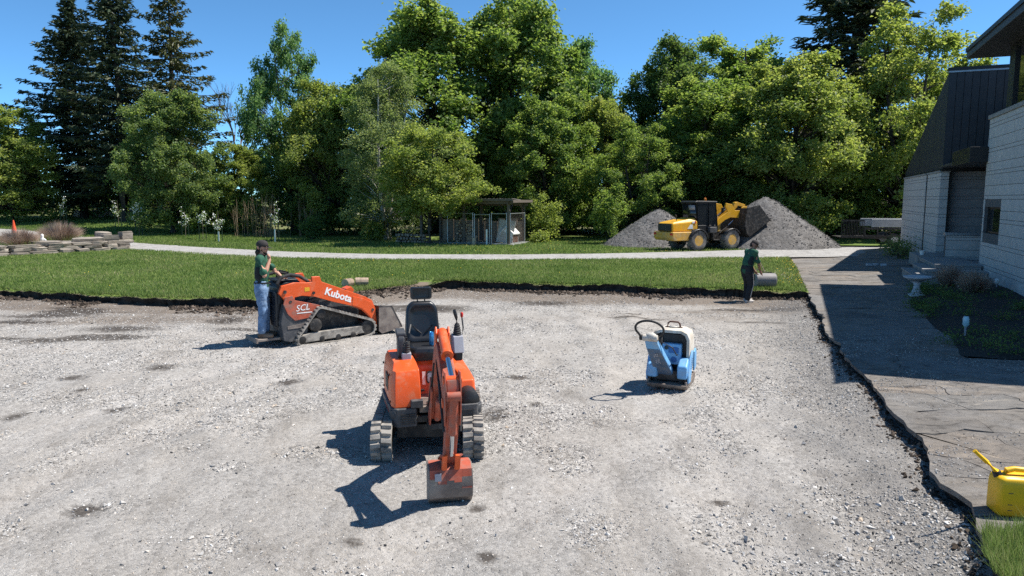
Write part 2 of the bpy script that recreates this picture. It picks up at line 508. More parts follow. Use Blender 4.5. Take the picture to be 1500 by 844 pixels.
# ---- materials of the ground
def gravel_material(name, c_dark, c_mid, c_lite, c_warm, cell=70.0, bstr=0.9, lot=False):
    m, nt, out = new_mat(name)
    co = coords(nt)
    v = nt.nodes.new("ShaderNodeTexVoronoi"); v.inputs['Scale'].default_value = cell
    nt.links.new(co, v.inputs['Vector'])
    v2 = nt.nodes.new("ShaderNodeTexVoronoi"); v2.inputs['Scale'].default_value = cell * 0.38
    nt.links.new(co, v2.inputs['Vector'])
    fine = noise(nt, co, cell * 2.2, 5, 0.7)
    sep = nt.nodes.new("ShaderNodeSeparateColor"); nt.links.new(v.outputs['Color'], sep.inputs[0])
    r1 = ramp(nt, [(0.0, c_dark), (0.25, c_mid), (0.8, c_lite), (1.0, tuple(min(1, c * 1.2) for c in c_lite))])
    nt.links.new(sep.outputs[0], r1.inputs[0])
    sep2 = nt.nodes.new("ShaderNodeSeparateColor"); nt.links.new(v2.outputs['Color'], sep2.inputs[0])
    r2 = ramp(nt, [(0.0, c_dark), (0.35, c_mid), (1.0, c_lite)])
    nt.links.new(sep2.outputs[1], r2.inputs[0])
    stone = mixc(nt, 0.5, r1.outputs[0], r2.outputs[0])
    if lot:
        rf = ramp(nt, [(0.28, tuple(c * 0.80 for c in c_mid)), (0.5, c_mid), (0.75, tuple(c * 1.15 for c in c_mid))])
        nt.links.new(fine.outputs[0], rf.inputs[0])
        fines = mixc(nt, 0.45, rf.outputs[0], stone)
        atc = nt.nodes.new("ShaderNodeAttribute"); atc.attribute_name = 'coarse'
        nC = noise(nt, co, 2.4, 7, 0.7, 0.5)
        coarse = mathn(nt, 'MULTIPLY', mathn(nt, 'SUBTRACT', mathn(nt, 'ADD', atc.outputs['Fac'], mathn(nt, 'MULTIPLY', nC.outputs[0], 0.9)), 0.62), 2.2, True)
        c = mixc(nt, coarse, fines, stone)
    else:
        c = stone
    # broad tone: pale compacted lanes, warm silt, greyer stone; drawn out along the direction of traffic
    mp = nt.nodes.new("ShaderNodeMapping"); mp.inputs['Scale'].default_value = (1.0, 0.45, 1.0); mp.inputs['Rotation'].default_value = (0, 0, 0.55)
    nt.links.new(co, mp.inputs[0])
    nA = noise(nt, mp.outputs[0], 0.75, 7, 0.62, 0.9)
    rA = ramp(nt, [(0.42, (0, 0, 0)), (0.60, (1, 1, 1))]); nt.links.new(nA.outputs[0], rA.inputs[0])
    c = mixc(nt, mathn(nt, 'MULTIPLY', rA.outputs[0], 0.45), c, mixc(nt, 0.35, c_warm, c))
    nB = noise(nt, mp.outputs[0], 2.1, 8, 0.7, 0.4)
    rB = ramp(nt, [(0.30, (0.68, 0.67, 0.66)), (0.46, (0.96, 0.96, 0.96)), (0.56, (1.03, 1.03, 1.03)), (0.70, (1.18, 1.19, 1.20))]); nt.links.new(nB.outputs[0], rB.inputs[0])
    c = mixc(nt, 1.0, c, rB.outputs[0], 'MULTIPLY')
    if lot:
        atl = nt.nodes.new("ShaderNodeAttribute"); atl.attribute_name = 'lane'
        c = mixc(nt, mathn(nt, 'MULTIPLY', atl.outputs['Fac'], 0.4), c, mixc(nt, 1.0, c, (1.22, 1.22, 1.23), 'MULTIPLY'))
    # soil and damp marks (own shapes, vertex masks broken up by noise)
    for an, colr, amt in (('soil', (0.150, 0.122, 0.098), 0.80), ('damp', (0.058, 0.050, 0.044), 0.9), ('loose', (0.19, 0.185, 0.18), 0.75)):
        at = nt.nodes.new("ShaderNodeAttribute"); at.attribute_name = an
        n_ = noise(nt, co, 7.0 if an != 'loose' else 3.0, 7, 0.75)
        f = mathn(nt, 'SUBTRACT', mathn(nt, 'ADD', at.outputs['Fac'], mathn(nt, 'MULTIPLY', n_.outputs[0], 1.2)), 0.92)
        f = mathn(nt, 'MULTIPLY', f, 2.6, True)
        colv = mixc(nt, 0.45, colr, mixc(nt, 1.0, c, tuple(k / 0.34 for k in colr), 'MULTIPLY'))
        c = mixc(nt, mathn(nt, 'MULTIPLY', f, amt), c, colv)
    hh = mathn(nt, 'ADD', mathn(nt, 'MULTIPLY', v.outputs['Distance'], -0.6), mathn(nt, 'MULTIPLY', v2.outputs['Distance'], -1.0))
    if lot:
        hh = mathn(nt, 'MULTIPLY', hh, mathn(nt, 'ADD', mathn(nt, 'MULTIPLY', coarse, 0.65), 0.35))
    hh = mathn(nt, 'ADD', hh, mathn(nt, 'MULTIPLY', fine.outputs[0], 0.5))
    principled(nt, out, c, 0.95, 0, 0.15, bump(nt, hh, bstr, 0.025))
    return m

M['gravel'] = gravel_material('crushed_limestone', (0.075, 0.071, 0.067), (0.290, 0.275, 0.256), (0.50, 0.478, 0.448), (0.325, 0.290, 0.248), 52.0, 1.0, True)
M['drive'] = gravel_material('driveway_gravel', (0.17, 0.166, 0.16), (0.29, 0.282, 0.272), (0.38, 0.37, 0.355), (0.31, 0.295, 0.27), 30, 0.5)

def lawn_material():
    m, nt, out = new_mat('lawn_turf')
    co = coords(nt)
    n1 = noise(nt, co, 0.35, 6, 0.6)
    r1 = ramp(nt, [(0.3, (0.085, 0.140, 0.028)), (0.5, (0.125, 0.185, 0.042)), (0.72, (0.175, 0.205, 0.065))])
    nt.links.new(n1.outputs[0], r1.inputs[0])
    n2 = noise(nt, co, 18, 5, 0.7)
    r2 = ramp(nt, [(0.3, (0.55, 0.55, 0.5)), (0.7, (1.3, 1.3, 1.2))])
    nt.links.new(n2.outputs[0], r2.inputs[0])
    c = mixc(nt, 1.0, r1.outputs[0], r2.outputs[0], 'MULTIPLY')
    at = nt.nodes.new("ShaderNodeAttribute"); at.attribute_name = 'soil'
    n3 = noise(nt, co, 2.2, 6, 0.7)
    f = mathn(nt, 'MULTIPLY', mathn(nt, 'SUBTRACT', mathn(nt, 'ADD', at.outputs['Fac'], n3.outputs[0]), 0.85), 3.0, True)
    c = mixc(nt, f, c, (0.16, 0.125, 0.095))
    principled(nt, out, c, 0.9, 0, 0.2, bump(nt, n2.outputs[0], 0.8, 0.04))
    return m
M['lawn'] = lawn_material()
M['soil'] = surf('dark_topsoil', (0.035, 0.028, 0.022), 0.95, var=0.5, scale=9, dust=0.25, dust_scale=5, dust_col=(0.13, 0.105, 0.085), bmp=0.9, bscale=14)
M['soil_dry'] = surf('dry_soil', (0.12, 0.095, 0.075), 0.95, var=0.4, scale=7, bmp=0.9, bscale=20)
M['mulch'] = surf('dark_mulch', (0.022, 0.018, 0.015), 0.95, var=0.5, scale=20, bmp=1.0, bscale=25)
M['patio_base'] = surf('patio_bedding', (0.17, 0.15, 0.13), 0.95, var=0.4, scale=12, bmp=0.8, bscale=25)

def flag_material():
    m, nt, out = new_mat('flagstone')
    geo = nt.nodes.new("ShaderNodeNewGeometry").outputs['Position']
    oi = nt.nodes.new("ShaderNodeObjectInfo")
    rc = ramp(nt, [(0.0, (0.142, 0.134, 0.125)), (0.3, (0.178, 0.163, 0.146)), (0.55, (0.165, 0.160, 0.152)), (0.8, (0.190, 0.166, 0.142)), (1.0, (0.160, 0.157, 0.153))])
    nt.links.new(oi.outputs['Random'], rc.inputs[0])
    mp = nt.nodes.new("ShaderNodeMapping"); mp.inputs['Scale'].default_value = (1.0, 1.7, 1.0); mp.inputs['Rotation'].default_value = (0, 0, 0.25)
    nt.links.new(geo, mp.inputs[0])
    n1 = noise(nt, mp.outputs[0], 1.5, 9, 0.72, 1.1)
    r1 = ramp(nt, [(0.30, (0.45, 0.44, 0.43)), (0.45, (0.92, 0.91, 0.90)), (0.55, (1.08, 1.05, 1.02)), (0.70, (1.75, 1.65, 1.50))])
    nt.links.new(n1.outputs[0], r1.inputs[0])
    c = mixc(nt, 1.0, rc.outputs[0], r1.outputs[0], 'MULTIPLY')
    n2 = noise(nt, mp.outputs[0], 5.0, 9, 0.75, 0.9)
    r2 = ramp(nt, [(0.38, (0.42, 0.40, 0.39)), (0.46, (1, 1, 1)), (0.57, (1, 1, 1)), (0.66, (1.40, 1.33, 1.22))])
    nt.links.new(n2.outputs[0], r2.inputs[0])
    c = mixc(nt, 0.9, c, r2.outputs[0], 'MULTIPLY')
    nd_ = noise(nt, geo, 0.9, 7, 0.7, 0.5)          # gravel dust trodden over the stones
    rd = ramp(nt, [(0.46, (0, 0, 0)), (0.62, (1, 1, 1))]); nt.links.new(nd_.outputs[0], rd.inputs[0])
    n3 = noise(nt, geo, 60, 5, 0.7)
    rg = ramp(nt, [(0.3, (0.15, 0.145, 0.14)), (0.7, (0.30, 0.29, 0.28))]); nt.links.new(n3.outputs[0], rg.inputs[0])
    c = mixc(nt, mathn(nt, 'MULTIPLY', rd.outputs[0], 0.6), c, rg.outputs[0])
    hh = mathn(nt, 'ADD', mathn(nt, 'MULTIPLY', n2.outputs[0], 1.2), mathn(nt, 'MULTIPLY', n3.outputs[0], 0.35))
    principled(nt, out, c, 0.85, 0, 0.2, bump(nt, hh, 0.8, 0.035))
    return m
M['flag'] = flag_material()

# ---- base sheet to the horizon
mb = MB(); mb.poly([(-900, -400, -0.35), (900, -400, -0.35), (900, 1200, -0.35), (-900, 1200, -0.35)])
tag(mb.build('ground', M['soil_dry'], None, smooth=None), kind='structure')

# ---- the excavated gravel lot
def axis(segs):
    out = []
    for a, b, st in segs: out.append(np.arange(a, b, st))
    return np.concatenate(out + [[segs[-1][1]]])
gx = axis([(-60, -24, 1.5), (-24, -6, 0.12), (-6, 6, 0.075), (6, 12, 0.12), (12, 20, 1.0)])
gy = axis([(-30, 3.5, 1.5), (3.5, 9, 0.06), (9, 15, 0.10), (15, 24, 0.15), (24, 30, 1.0)])
X, Y = np.meshgrid(gx, gy)
# tyre and track ruts plus general unevenness
Z = pit_z(X, Y) + 0.022 * fbm(X * 6, Y * 6, 67, 3) * (Y < 16)
lane = np.zeros_like(X)
for (x0, y0, x1, y1, w) in ((-9, 16.5, 4, 7.5, 0.30), (-8.2, 17.5, 4.8, 8.5, 0.30), (3.2, 4, 3.6, 19, 0.40), (1.9, 4, 2.4, 19, 0.40), (-7, 4, -3.5, 16, 0.3), (-5.6, 4, -2.3, 15, 0.3), (-2.6, 4.0, 3.5, 9.5, 0.25), (-10, 12, -1, 13.4, 0.3), (-10, 13.2, -1, 14.4, 0.3)):
    dx, dy = x1 - x0, y1 - y0; L = math.hypot(dx, dy)
    along_ = ((X - x0) * dx + (Y - y0) * dy) / L
    wob = 0.9 * fbm(along_ * 0.15, X * 0 + x0, 71)
    dist = np.abs(((X - x0) * dy - (Y - y0) * dx) / L + wob)
    fade = sstep(-1.5, 1.5, along_) * sstep(L + 1.5, L - 1.5, along_) * (0.35 + 1.1 * vnoise(along_ * 0.4, X * 0 + y0, 73))
    Z = Z + fade * (-0.022 * np.exp(-(dist / w) ** 2) + 0.020 * np.exp(-((dist - w * 1.7) / (w * 0.5)) ** 2))
    Z = Z + fade * 0.011 * np.sin(along_ * 2 * np.pi / 0.11) * np.exp(-(dist / w) ** 2) * (Y < 12)
    lane = np.maximum(lane, fade * np.exp(-(dist / (w * 1.2)) ** 2))
lane = np.clip(lane, 0, 1)
def coarse_mask(x, y):
    return np.clip(0.55 * vnoise(x * 0.55, y * 0.8, 201) + 0.45 * vnoise(x * 1.6, y * 1.9, 203) + 0.10 * (x < -3.5), 0, 1)
coarse_v = sstep(0.42, 0.66, coarse_mask(X, Y)) * (1 - 0.7 * lane)
damp = np.zeros_like(X)
DAMP = [(-5.39, 9.51, 0.22, 0.21), (-7.04, 11.20, 0.3, 0.25), (-5.96, 11.90, 0.34, 0.33), (-6.78, 16.72, 0.64, 0.65), (-3.95, 6.31, 0.22, 0.2),
        (-1.31, 5.62, 0.15, 0.08), (-0.21, 5.40, 0.12, 0.13), (-0.23, 9.29, 0.25, 0.43), (0.11, 11.29, 0.30, 0.30), (0.34, 9.78, 0.14, 0.22),
        (1.99, 6.54, 0.14, 0.12), (-0.32, 6.34, 0.12, 0.1), (-6.46, 10.50, 0.15, 0.18), (-9.53, 14.25, 0.68, 0.48), (0.94, 19.51, 1.30, 0.7),
        (-3.54, 10.98, 0.37, 0.28), (-6.59, 9.20, 0.18, 0.28), (-1.9, 18.6, 1.2, 0.9), (-8.6, 15.6, 1.2, 0.6), (-11.5, 17.5, 1.6, 0.5)]
for (x, y, rx, ry) in DAMP:
    damp = np.maximum(damp, 0.78 * np.exp(-(((X - x) / rx) ** 2 + ((Y - y) / ry) ** 2)))
le = lawn_edge(X)
damp = np.maximum(damp, 0.68 * sstep(0.08, 0.24, fbm(X * 0.35, Y * 1.1, 243, 4)) * sstep(8.5, 5, le - Y) * sstep(0.2, 1.2, le - Y))
soil = 0.66 * sstep(3.6, 0.2, le - Y) * (X < 9) + 0.30 * sstep(8, 3, le - Y)
soil = soil + 0.9 * fbm(X * 0.22, Y * 0.9, 241, 4) * sstep(9, 4, le - Y)
soil = np.maximum(soil, 0.30 * np.exp(-(((X - 3.4) / 0.7) ** 2 + ((Y - 7.2) / 0.8) ** 2)))
pe = patio_edge(Y)
loose = 0.70 * sstep(2.6, 0.4, pe - X) * (Y < 20.5)
loose = np.maximum(loose, 0.40 * sstep(-3.0, -6.0, X) * sstep(9.5, 6.5, Y))
# a soft apron of spoil along the cut edges, and the ramp of scraped soil behind the digger
Z = Z + 0.025 * np.exp(-((le - Y - 0.25) / 0.35) ** 2) * (0.5 + fbm(X * 2, Y * 2, 77))
Z = Z + 0.11 * sstep(0.8, -0.1, pe - X) * (0.6 + fbm(X * 2, Y * 2, 79)) * (Y < 20)
ramp_m = sstep(1.4, 0.0, le - Y) * sstep(-5.6, -4.8, X) * sstep(-2.3, -3.0, X)
Z = Z + 0.17 * ramp_m
ny, nx = X.shape
idx = np.arange(nx * ny).reshape(ny, nx)
quads = np.stack([idx[:-1, :-1], idx[:-1, 1:], idx[1:, 1:], idx[1:, :-1]], -1).reshape(-1, 4)
me = np_mesh('gravel_lot', np.stack([X, Y, Z], -1).reshape(-1, 3), quads, [M['gravel']], True,
             {'damp': damp.ravel(), 'soil': soil.ravel(), 'loose': loose.ravel(), 'lane': lane.ravel(), 'coarse': coarse_v.ravel()})
tag(link_mesh('gravel_lot', me), kind='structure')

_gx, _gy, _gz = gx, gy, Z
def lot_z(x, y):
    x = np.asarray(x, dtype=float); y = np.asarray(y, dtype=float)
    i = np.clip(np.searchsorted(_gx, x) - 1, 0, len(_gx) - 2); j = np.clip(np.searchsorted(_gy, y) - 1, 0, len(_gy) - 2)
    fx = (x - _gx[i]) / (_gx[i + 1] - _gx[i]); fy = (y - _gy[j]) / (_gy[j + 1] - _gy[j])
    return (_gz[j, i] * (1 - fx) + _gz[j, i + 1] * fx) * (1 - fy) + (_gz[j + 1, i] * (1 - fx) + _gz[j + 1, i + 1] * fx) * fy

# ---- lawn: columns running back from the cut edge
lx = axis([(-140, -40, 4.0), (-40, -17, 0.8), (-17, 8.6, 0.07), (8.6, 40, 0.8), (40, 140, 5.0)])
ts = np.array([0, 0.03, 0.08, 0.15, 0.25, 0.4, 0.6, 0.9, 1.3, 1.8, 2.5, 3.3, 4.3, 5.5, 7, 8.6, 10.4, 12.4, 14.6, 17, 20, 24, 28, 33, 39, 46, 55, 70, 90, 130, 200])
Lx, Tt = np.meshgrid(lx, ts)
e = lawn_edge(Lx)
e = np.where(Lx > 8.5, 30.0, e)
Ly = e + Tt
Lz = ground_z(Lx, Ly)
Lz = Lz - 0.03 * np.exp(-Tt / 0.06) + (0.20 * fbm(Lx * 2.2, Lx * 0, 83, 3) - 0.02) * np.exp(-Tt / 0.35)
on_patio = (Lx > np.interp(Ly, PY, PX) + 0.05) & (Ly < 36)
Lz = np.where(on_patio, -0.2, Lz)
lsoil = 0.62 * np.exp(-Tt / 0.12) + 0.38 * sstep(-28, -34, Lx) * sstep(56, 60, Ly) * sstep(70, 66, Ly)
lsoil = np.maximum(lsoil, 0.75 * sstep(-5.8, -4.9, Lx) * sstep(-2.2, -2.8, Lx) * sstep(0.9, 0.1, Tt))
lsoil = np.maximum(lsoil, 0.55 * sstep(47, 52, Ly) * sstep(-19, -13, Lx))   # bare leaf litter under the trees
lsoil = np.maximum(lsoil, 0.50 * sstep(52, 58, Ly) * (Lx <= -13))
ny, nx = Lx.shape
idx = np.arange(nx * ny).reshape(ny, nx)
quads = np.stack([idx[:-1, :-1], idx[:-1, 1:], idx[1:, 1:], idx[1:, :-1]], -1).reshape(-1, 4)
me = np_mesh('lawn', np.stack([Lx, Ly, Lz], -1).reshape(-1, 3), quads, [M['lawn']], True, {'soil': lsoil.ravel()})
lawn = tag(link_mesh('lawn', me), kind='structure')

# cut face below the sod, ragged and hollowed
def cut_face(name, P, nrm, top, depth, mat, parent, seed, hollow=0.10, rows=7):
    n = len(P)
    prof = np.linspace(0, 1, rows)
    V = []
    for k, t in enumerate(prof):
        s_ = np.arange(n) * 0.07
        off = hollow * math.sin(math.pi * min(1, t * 1.3)) * (0.4 + 1.2 * vnoise(s_ * 3.0, s_ * 0 + k * 0.9, seed)) + 0.10 * fbm(s_ * 9, s_ * 0 + k * 1.7, seed + 3, 2) * min(1, k)
        off = off - 0.06 * t
        V.append(np.stack([P[:, 0] + nrm[:, 0] * off, P[:, 1] + nrm[:, 1] * off, top - t * depth], -1))
    V = np.stack(V, 0)
    idx = np.arange(rows * n).reshape(rows, n)
    q = np.stack([idx[:-1, :-1], idx[1:, :-1], idx[1:, 1:], idx[:-1, 1:]], -1).reshape(-1, 4)
    me = np_mesh(name, V.reshape(-1, 3), q, [mat], False)
    return link_mesh(name, me, None, parent)
ex = np.arange(-40, 8.5, 0.07)
ey = lawn_edge(ex)
P = np.stack([ex, ey], -1)
nr = np.tile(np.array([[0.0, 1.0]]), (len(ex), 1))
cut_face('soil_bank', P, nr, ground_z(ex, ey) - 0.045 + 0.20 * fbm(ex * 2.2, ex * 0, 83, 3), 0.46, M['soil'], lawn, 101)

# ---- gravel driveway crossing behind the lawn
cx = np.array([-46, -34, -21, -10, -1.5, 4.6, 11.5, 18, 27, 40]); cyy = np.array([53, 47.5, 39.6, 33.0, 32.0, 32.5, 34.2, 36.2, 38.2, 40])
cw = np.array([3.6, 3.4, 3.2, 3.1, 3.0, 3.0, 4.6, 6.0, 6.0, 6.0])
tx = np.linspace(-46, 40, 300)
# smooth centre line
def smooth_interp(t, a, b):
    y = np.interp(t, a, b); k = np.ones(25) / 25
    yp = np.pad(y, 12, mode='edge'); return np.convolve(yp, k, 'valid')
ty = smooth_interp(tx, cx, cyy); tw = smooth_interp(tx, cx, cw)
d_ = np.gradient(np.stack([tx, ty], -1), axis=0); d_ /= np.linalg.norm(d_, axis=1)[:, None]
nrm = np.stack([-d_[:, 1], d_[:, 0]], -1)
V = []
for k in np.linspace(-1, 1, 9):
    edge = 0.35 * fbm(tx * 0.9, tx * 0 + k, 91) * (abs(k) > 0.9)
    q_ = np.stack([tx, ty], -1) + nrm * ((tw / 2 * k) + edge)[:, None]
    V.append(np.stack([q_[:, 0], q_[:, 1], ground_z(q_[:, 0], q_[:, 1]) + 0.012 + 0.03 * (1 - k * k)], -1))
V = np.stack(V, 0)
idx = np.arange(9 * 300).reshape(9, 300)
q = np.stack([idx[:-1, :-1], idx[:-1, 1:], idx[1:, 1:], idx[1:, :-1]], -1).reshape(-1, 4)
zz = np.zeros(9 * 300)
tag(link_mesh('driveway', np_mesh('driveway', V.reshape(-1, 3), q, [M['drive']], True, {'damp': zz, 'soil': zz, 'loose': zz})), kind='structure')

# ---- flagstone patio beside the house
def patio_right(y):
    return 0.35 * fbm(np.asarray(y, dtype=float) * 1.1, np.asarray(y, dtype=float) * 0 + 7, 401, 3) + np.interp(y, [-6, 10.2, 10.8, 11.7, 18.1, 20, 23, 24.5, 27.6, 37], [13, 13, 9.6, 7.6, 10.2, 11.4, 13.2, 14.4, 15.8, 19.6])
py = np.arange(5.35, 36.5, 0.10)
xe = patio_edge(py); xr = patio_right(py)
K = 24
U = np.linspace(0, 1, K)
PXg = xe[:, None] + 0.05 + (xr - xe)[:, None] * U[None, :] * 1.02
PYg = np.repeat(py[:, None], K, 1)
PZg = patio_z(PXg, PYg) - 0.012 + 0.012 * fbm(PXg * 5, PYg * 5, 131)
idx = np.arange(len(py) * K).reshape(len(py), K)
q = np.stack([idx[:-1, :-1], idx[:-1, 1:], idx[1:, 1:], idx[1:, :-1]], -1).reshape(-1, 4)
patio = tag(link_mesh('stone_patio', np_mesh('stone_patio', np.stack([PXg, PYg, PZg], -1).reshape(-1, 3), q, [M['patio_base']], True)), kind='structure')
m_ = py < 20.3
cy_ = np.arange(3.0, 20.35, 0.05)
P = np.stack([patio_edge(cy_) + 0.06, cy_], -1)
nr = np.tile(np.array([[1.0, 0.2]]), (len(cy_), 1))
cut_face('cut_bank', P, nr, patio_z(P[:, 0], P[:, 1]) - 0.03, 0.32, M['soil'], patio, 151, 0.07)

# flagstones: rows across the patio; shared edges wander with one noise field, joints left open
def wander(x, y):
    return (x + 0.55 * float(fbm(x * 1.9, y * 1.9, 301, 3)), y + 0.85 * float(fbm(x * 1.3 + 40, y * 1.3, 303, 3)))
rows_y = [5.0]
rr_ = random.Random(5)
while rows_y[-1] < 36: rows_y.append(rows_y[-1] + rr_.uniform(0.42, 0.85) * (1 + 0.03 * max(0, rows_y[-1] - 8)))
n_flag = 0
for j in range(len(rows_y) - 1):
    y0, y1 = rows_y[j], rows_y[j + 1]
    ym = (y0 + y1) / 2
    a0 = float(np.interp(ym, py, xe)) - 0.3; b0 = float(patio_right(ym)) + 0.2
    if y0 < 10.4: b0 = min(b0, 9.0)
    cuts = [a0 + rr_.uniform(0, 0.4)]
    while cuts[-1] < b0: cuts.append(cuts[-1] + rr_.uniform(0.45, 1.25) * (1 + 0.03 * max(0, ym - 8)))
    cuts[0] = a0
    for i in range(len(cuts) - 1):
        x0, x1 = cuts[i], cuts[i + 1]
        sk0, sk1 = rr_.uniform(-0.12, 0.12), 0
        raw = []
        for (p_, q_) in (((x0, y0), (x1, y0)), ((x1, y0), (x1 + 0.0, y1)), ((x1, y1), (x0, y1)), ((x0, y1), (x0, y0))):
            for k in range(4):
                t = k / 4; raw.append(wander(p_[0] + (q_[0] - p_[0]) * t, p_[1] + (q_[1] - p_[1]) * t))
        pts = []
        for (x, y) in raw:
            y = max(5.38, y)
            lo_x = float(np.interp(y, py, xe)); hi_x = float(patio_right(y)) if y >= 10.4 else 9.0
            pts.append((min(max(x, lo_x), hi_x), y))
        cxm = sum(p[0] for p in pts) / len(pts); cym = sum(p[1] for p in pts) / len(pts)
        area = 0.5 * abs(sum(pts[k][0] * pts[(k + 1) % 16][1] - pts[(k + 1) % 16][0] * pts[k][1] for k in range(16)))
        if area < 0.06: continue
        out_pts = []
        g = rr_.uniform(0.004, 0.009)
        for (x, y) in pts:
            d = math.hypot(x - cxm, y - cym); k = max(0.6, 1 - g / max(d, 0.05))
            q_ = (cxm + (x - cxm) * k, cym + (y - cym) * k)
            if not out_pts or math.hypot(q_[0] - out_pts[-1][0], q_[1] - out_pts[-1][1]) > 0.012: out_pts.append(q_)
        zl = rr_.uniform(-0.005, 0.007)
        top_ = [(x - cxm, y - cym, float(patio_z(x, y)) + zl) for x, y in out_pts]
        bot_ = [(x, y, z - 0.05) for x, y, z in top_]
        n = len(top_)
        fm = MB(); fm.v = top_ + bot_
        fm.f = [tuple(range(n))] + [(i_, n + i_, n + (i_ + 1) % n, (i_ + 1) % n) for i_ in range(n)]
        link_mesh('flagstone', fm.mesh('flagstone', M['flag'], 20), None, patio, (cxm, cym, 0))
        n_flag += 1

# ---- planting bed between patio and house
by = np.arange(10.3, 37, 0.3)
bl = patio_right(by) - 0.02
br = np.where(by < 24.5, 13.2 + (by - 18) * 0.42 + 1.2, 19.0 + (by - 30) * 0.42)
K = 14; U = np.linspace(0, 1, K)
BX = bl[:, None] + (br - bl)[:, None] * U
BY = np.repeat(by[:, None], K, 1)
BZ = patio_z(BX, BY) + 0.01 + 0.05 * sstep(0, 0.15, U)[None, :] + 0.10 * fbm(BX * 1.5, BY * 1.5, 171)
idx = np.arange(len(by) * K).reshape(len(by), K)
q = np.stack([idx[:-1, :-1], idx[:-1, 1:], idx[1:, 1:], idx[1:, :-1]], -1).reshape(-1, 4)
tag(link_mesh('planting_bed', np_mesh('planting_bed', np.stack([BX, BY, BZ], -1).reshape(-1, 3), q, [M['mulch']], True)), kind='structure')

# ---- grass corner in front of the patio (bottom right)
hx = np.linspace(0, 1, 24); hy = np.arange(-6, 5.45, 0.15)
HX = (patio_edge(hy) + 0.02)[:, None] + hx[None, :] * 9
HY = np.repeat(hy[:, None], 24, 1)
HZ = 0.19 + 0.03 * fbm(HX * 2, HY * 2, 181)
idx = np.arange(len(hy) * 24).reshape(len(hy), 24)
q = np.stack([idx[:-1, :-1], idx[:-1, 1:], idx[1:, 1:], idx[1:, :-1]], -1).reshape(-1, 4)
front_lawn = tag(link_mesh('grass_verge', np_mesh('grass_verge', np.stack([HX, HY, HZ], -1).reshape(-1, 3), q, [M['lawn']], True, {'soil': np.zeros(HX.size)})), kind='structure')
cy_ = np.arange(-5, 5.6, 0.06)
P = np.stack([patio_edge(cy_) + 0.03, cy_], -1)
nr = np.tile(np.array([[1.0, 0.0]]), (len(cy_), 1))
cut_face('verge_bank', P, nr, np.full(len(cy_), 0.185), 0.34, M['soil'], front_lawn, 191, 0.08)

# ------------------------------------------------------------------ loose stones (stuff)
def stones(name, P, size, mat, rnd, flat=(0.45, 0.9), parent=None, seed=3):
    """P (N,3) resting points; faceted eight-sided pebbles, one object"""
    r_ = np.random.default_rng(seed)
    n = len(P)
    base = np.array([[1, 0, 0], [0, 1, 0], [-1, 0, 0], [0, -1, 0], [0, 0, 1], [0, 0, -1]], dtype=float)
    V = base[None] * r_.uniform(0.65, 1.2, (n, 6, 1)) + r_.normal(0, 0.16, (n, 6, 3))
    sx = size * r_.uniform(0.8, 1.3, n); sy = size * r_.uniform(0.6, 1.0, n); sz = size * r_.uniform(flat[0], flat[1], n)
    V = V * np.stack([sx, sy, sz], -1)[:, None, :] * 0.5
    # random tilt then spin
    tl = r_.normal(0, 0.45, n); az = r_.uniform(0, 2 * np.pi, n)
    c_, s_ = np.cos(tl)[:, None], np.sin(tl)[:, None]
    y = V[:, :, 1] * c_ - V[:, :, 2] * s_; z = V[:, :, 1] * s_ + V[:, :, 2] * c_
    x = V[:, :, 0]
    ca, sa = np.cos(az)[:, None], np.sin(az)[:, None]
    V = np.stack([x * ca - y * sa, x * sa + y * ca, z], -1) + P[:, None, :]
    V[:, :, 2] += (sz * 0.16)[:, None]
    F = np.array([[0, 1, 4], [1, 2, 4], [2, 3, 4], [3, 0, 4], [1, 0, 5], [2, 1, 5], [3, 2, 5], [0, 3, 5]])
    F = (F[None] + (np.arange(n) * 6)[:, None, None]).reshape(-1, 3)
    me = np_mesh(name, V.reshape(-1, 3), F, [mat], False, {'rnd': np.repeat(rnd, 6)})
    return link_mesh(name, me, None, parent)
M['pebble'] = attr_mat('limestone_pebbles', [(0, (0.06, 0.058, 0.056)), (0.18, (0.21, 0.20, 0.19)), (0.5, (0.40, 0.38, 0.355)), (0.8, (0.54, 0.52, 0.49)), (0.93, (0.46, 0.37, 0.28)), (1, (0.68, 0.67, 0.65))], 0.9)
M['clod'] = attr_mat('soil_clods', [(0, (0.022, 0.017, 0.013)), (0.6, (0.07, 0.053, 0.04)), (1, (0.16, 0.125, 0.10))], 0.95)

rs = np.random.default_rng(21)
pts = []; sizes = []
def scatter(n, ymin, ymax, xr, dens_pow=2.0):
    y = ymin * (ymax / ymin) ** rs.random(n)
    x = (rs.random(n) * 2 - 1) * xr * y
    return x, y
x, y = scatter(95000, 4.3, 11.0, 0.86)
cm_ = sstep(0.42, 0.66, coarse_mask(x, y))
keep = rs.random(len(x)) < np.clip(0.34 + cm_, 0, 1) * (0.35 + 0.9 * vnoise(x * 5, y * 5, 204))
x, y, cm_ = x[keep], y[keep], cm_[keep]
sz = 0.009 + (0.012 + 0.016 * cm_) * rs.random(len(x)) ** 2.0 + 0.045 * rs.random(len(x)) * (rs.random(len(x)) < 0.02 + 0.05 * cm_)
x2, y2 = scatter(34000, 11.0, 22.5, 0.86)
keep = rs.random(len(x2)) < np.clip(0.35 + sstep(0.42, 0.66, coarse_mask(x2, y2)), 0, 1)
x2, y2 = x2[keep], y2[keep]
sz2 = 0.020 + 0.03 * rs.random(len(x2)) ** 2
x = np.concatenate([x, x2]); y = np.concatenate([y, y2]); sz = np.concatenate([sz, sz2])
ok = (y < lawn_edge(x) - 0.05) & (x < patio_edge(y) - 0.02)
x, y, sz = x[ok], y[ok], sz[ok]
rv = np.clip(rs.normal(0.52, 0.24, len(x)) - 0.35 * (rs.random(len(x)) < 0.03), 0, 1)
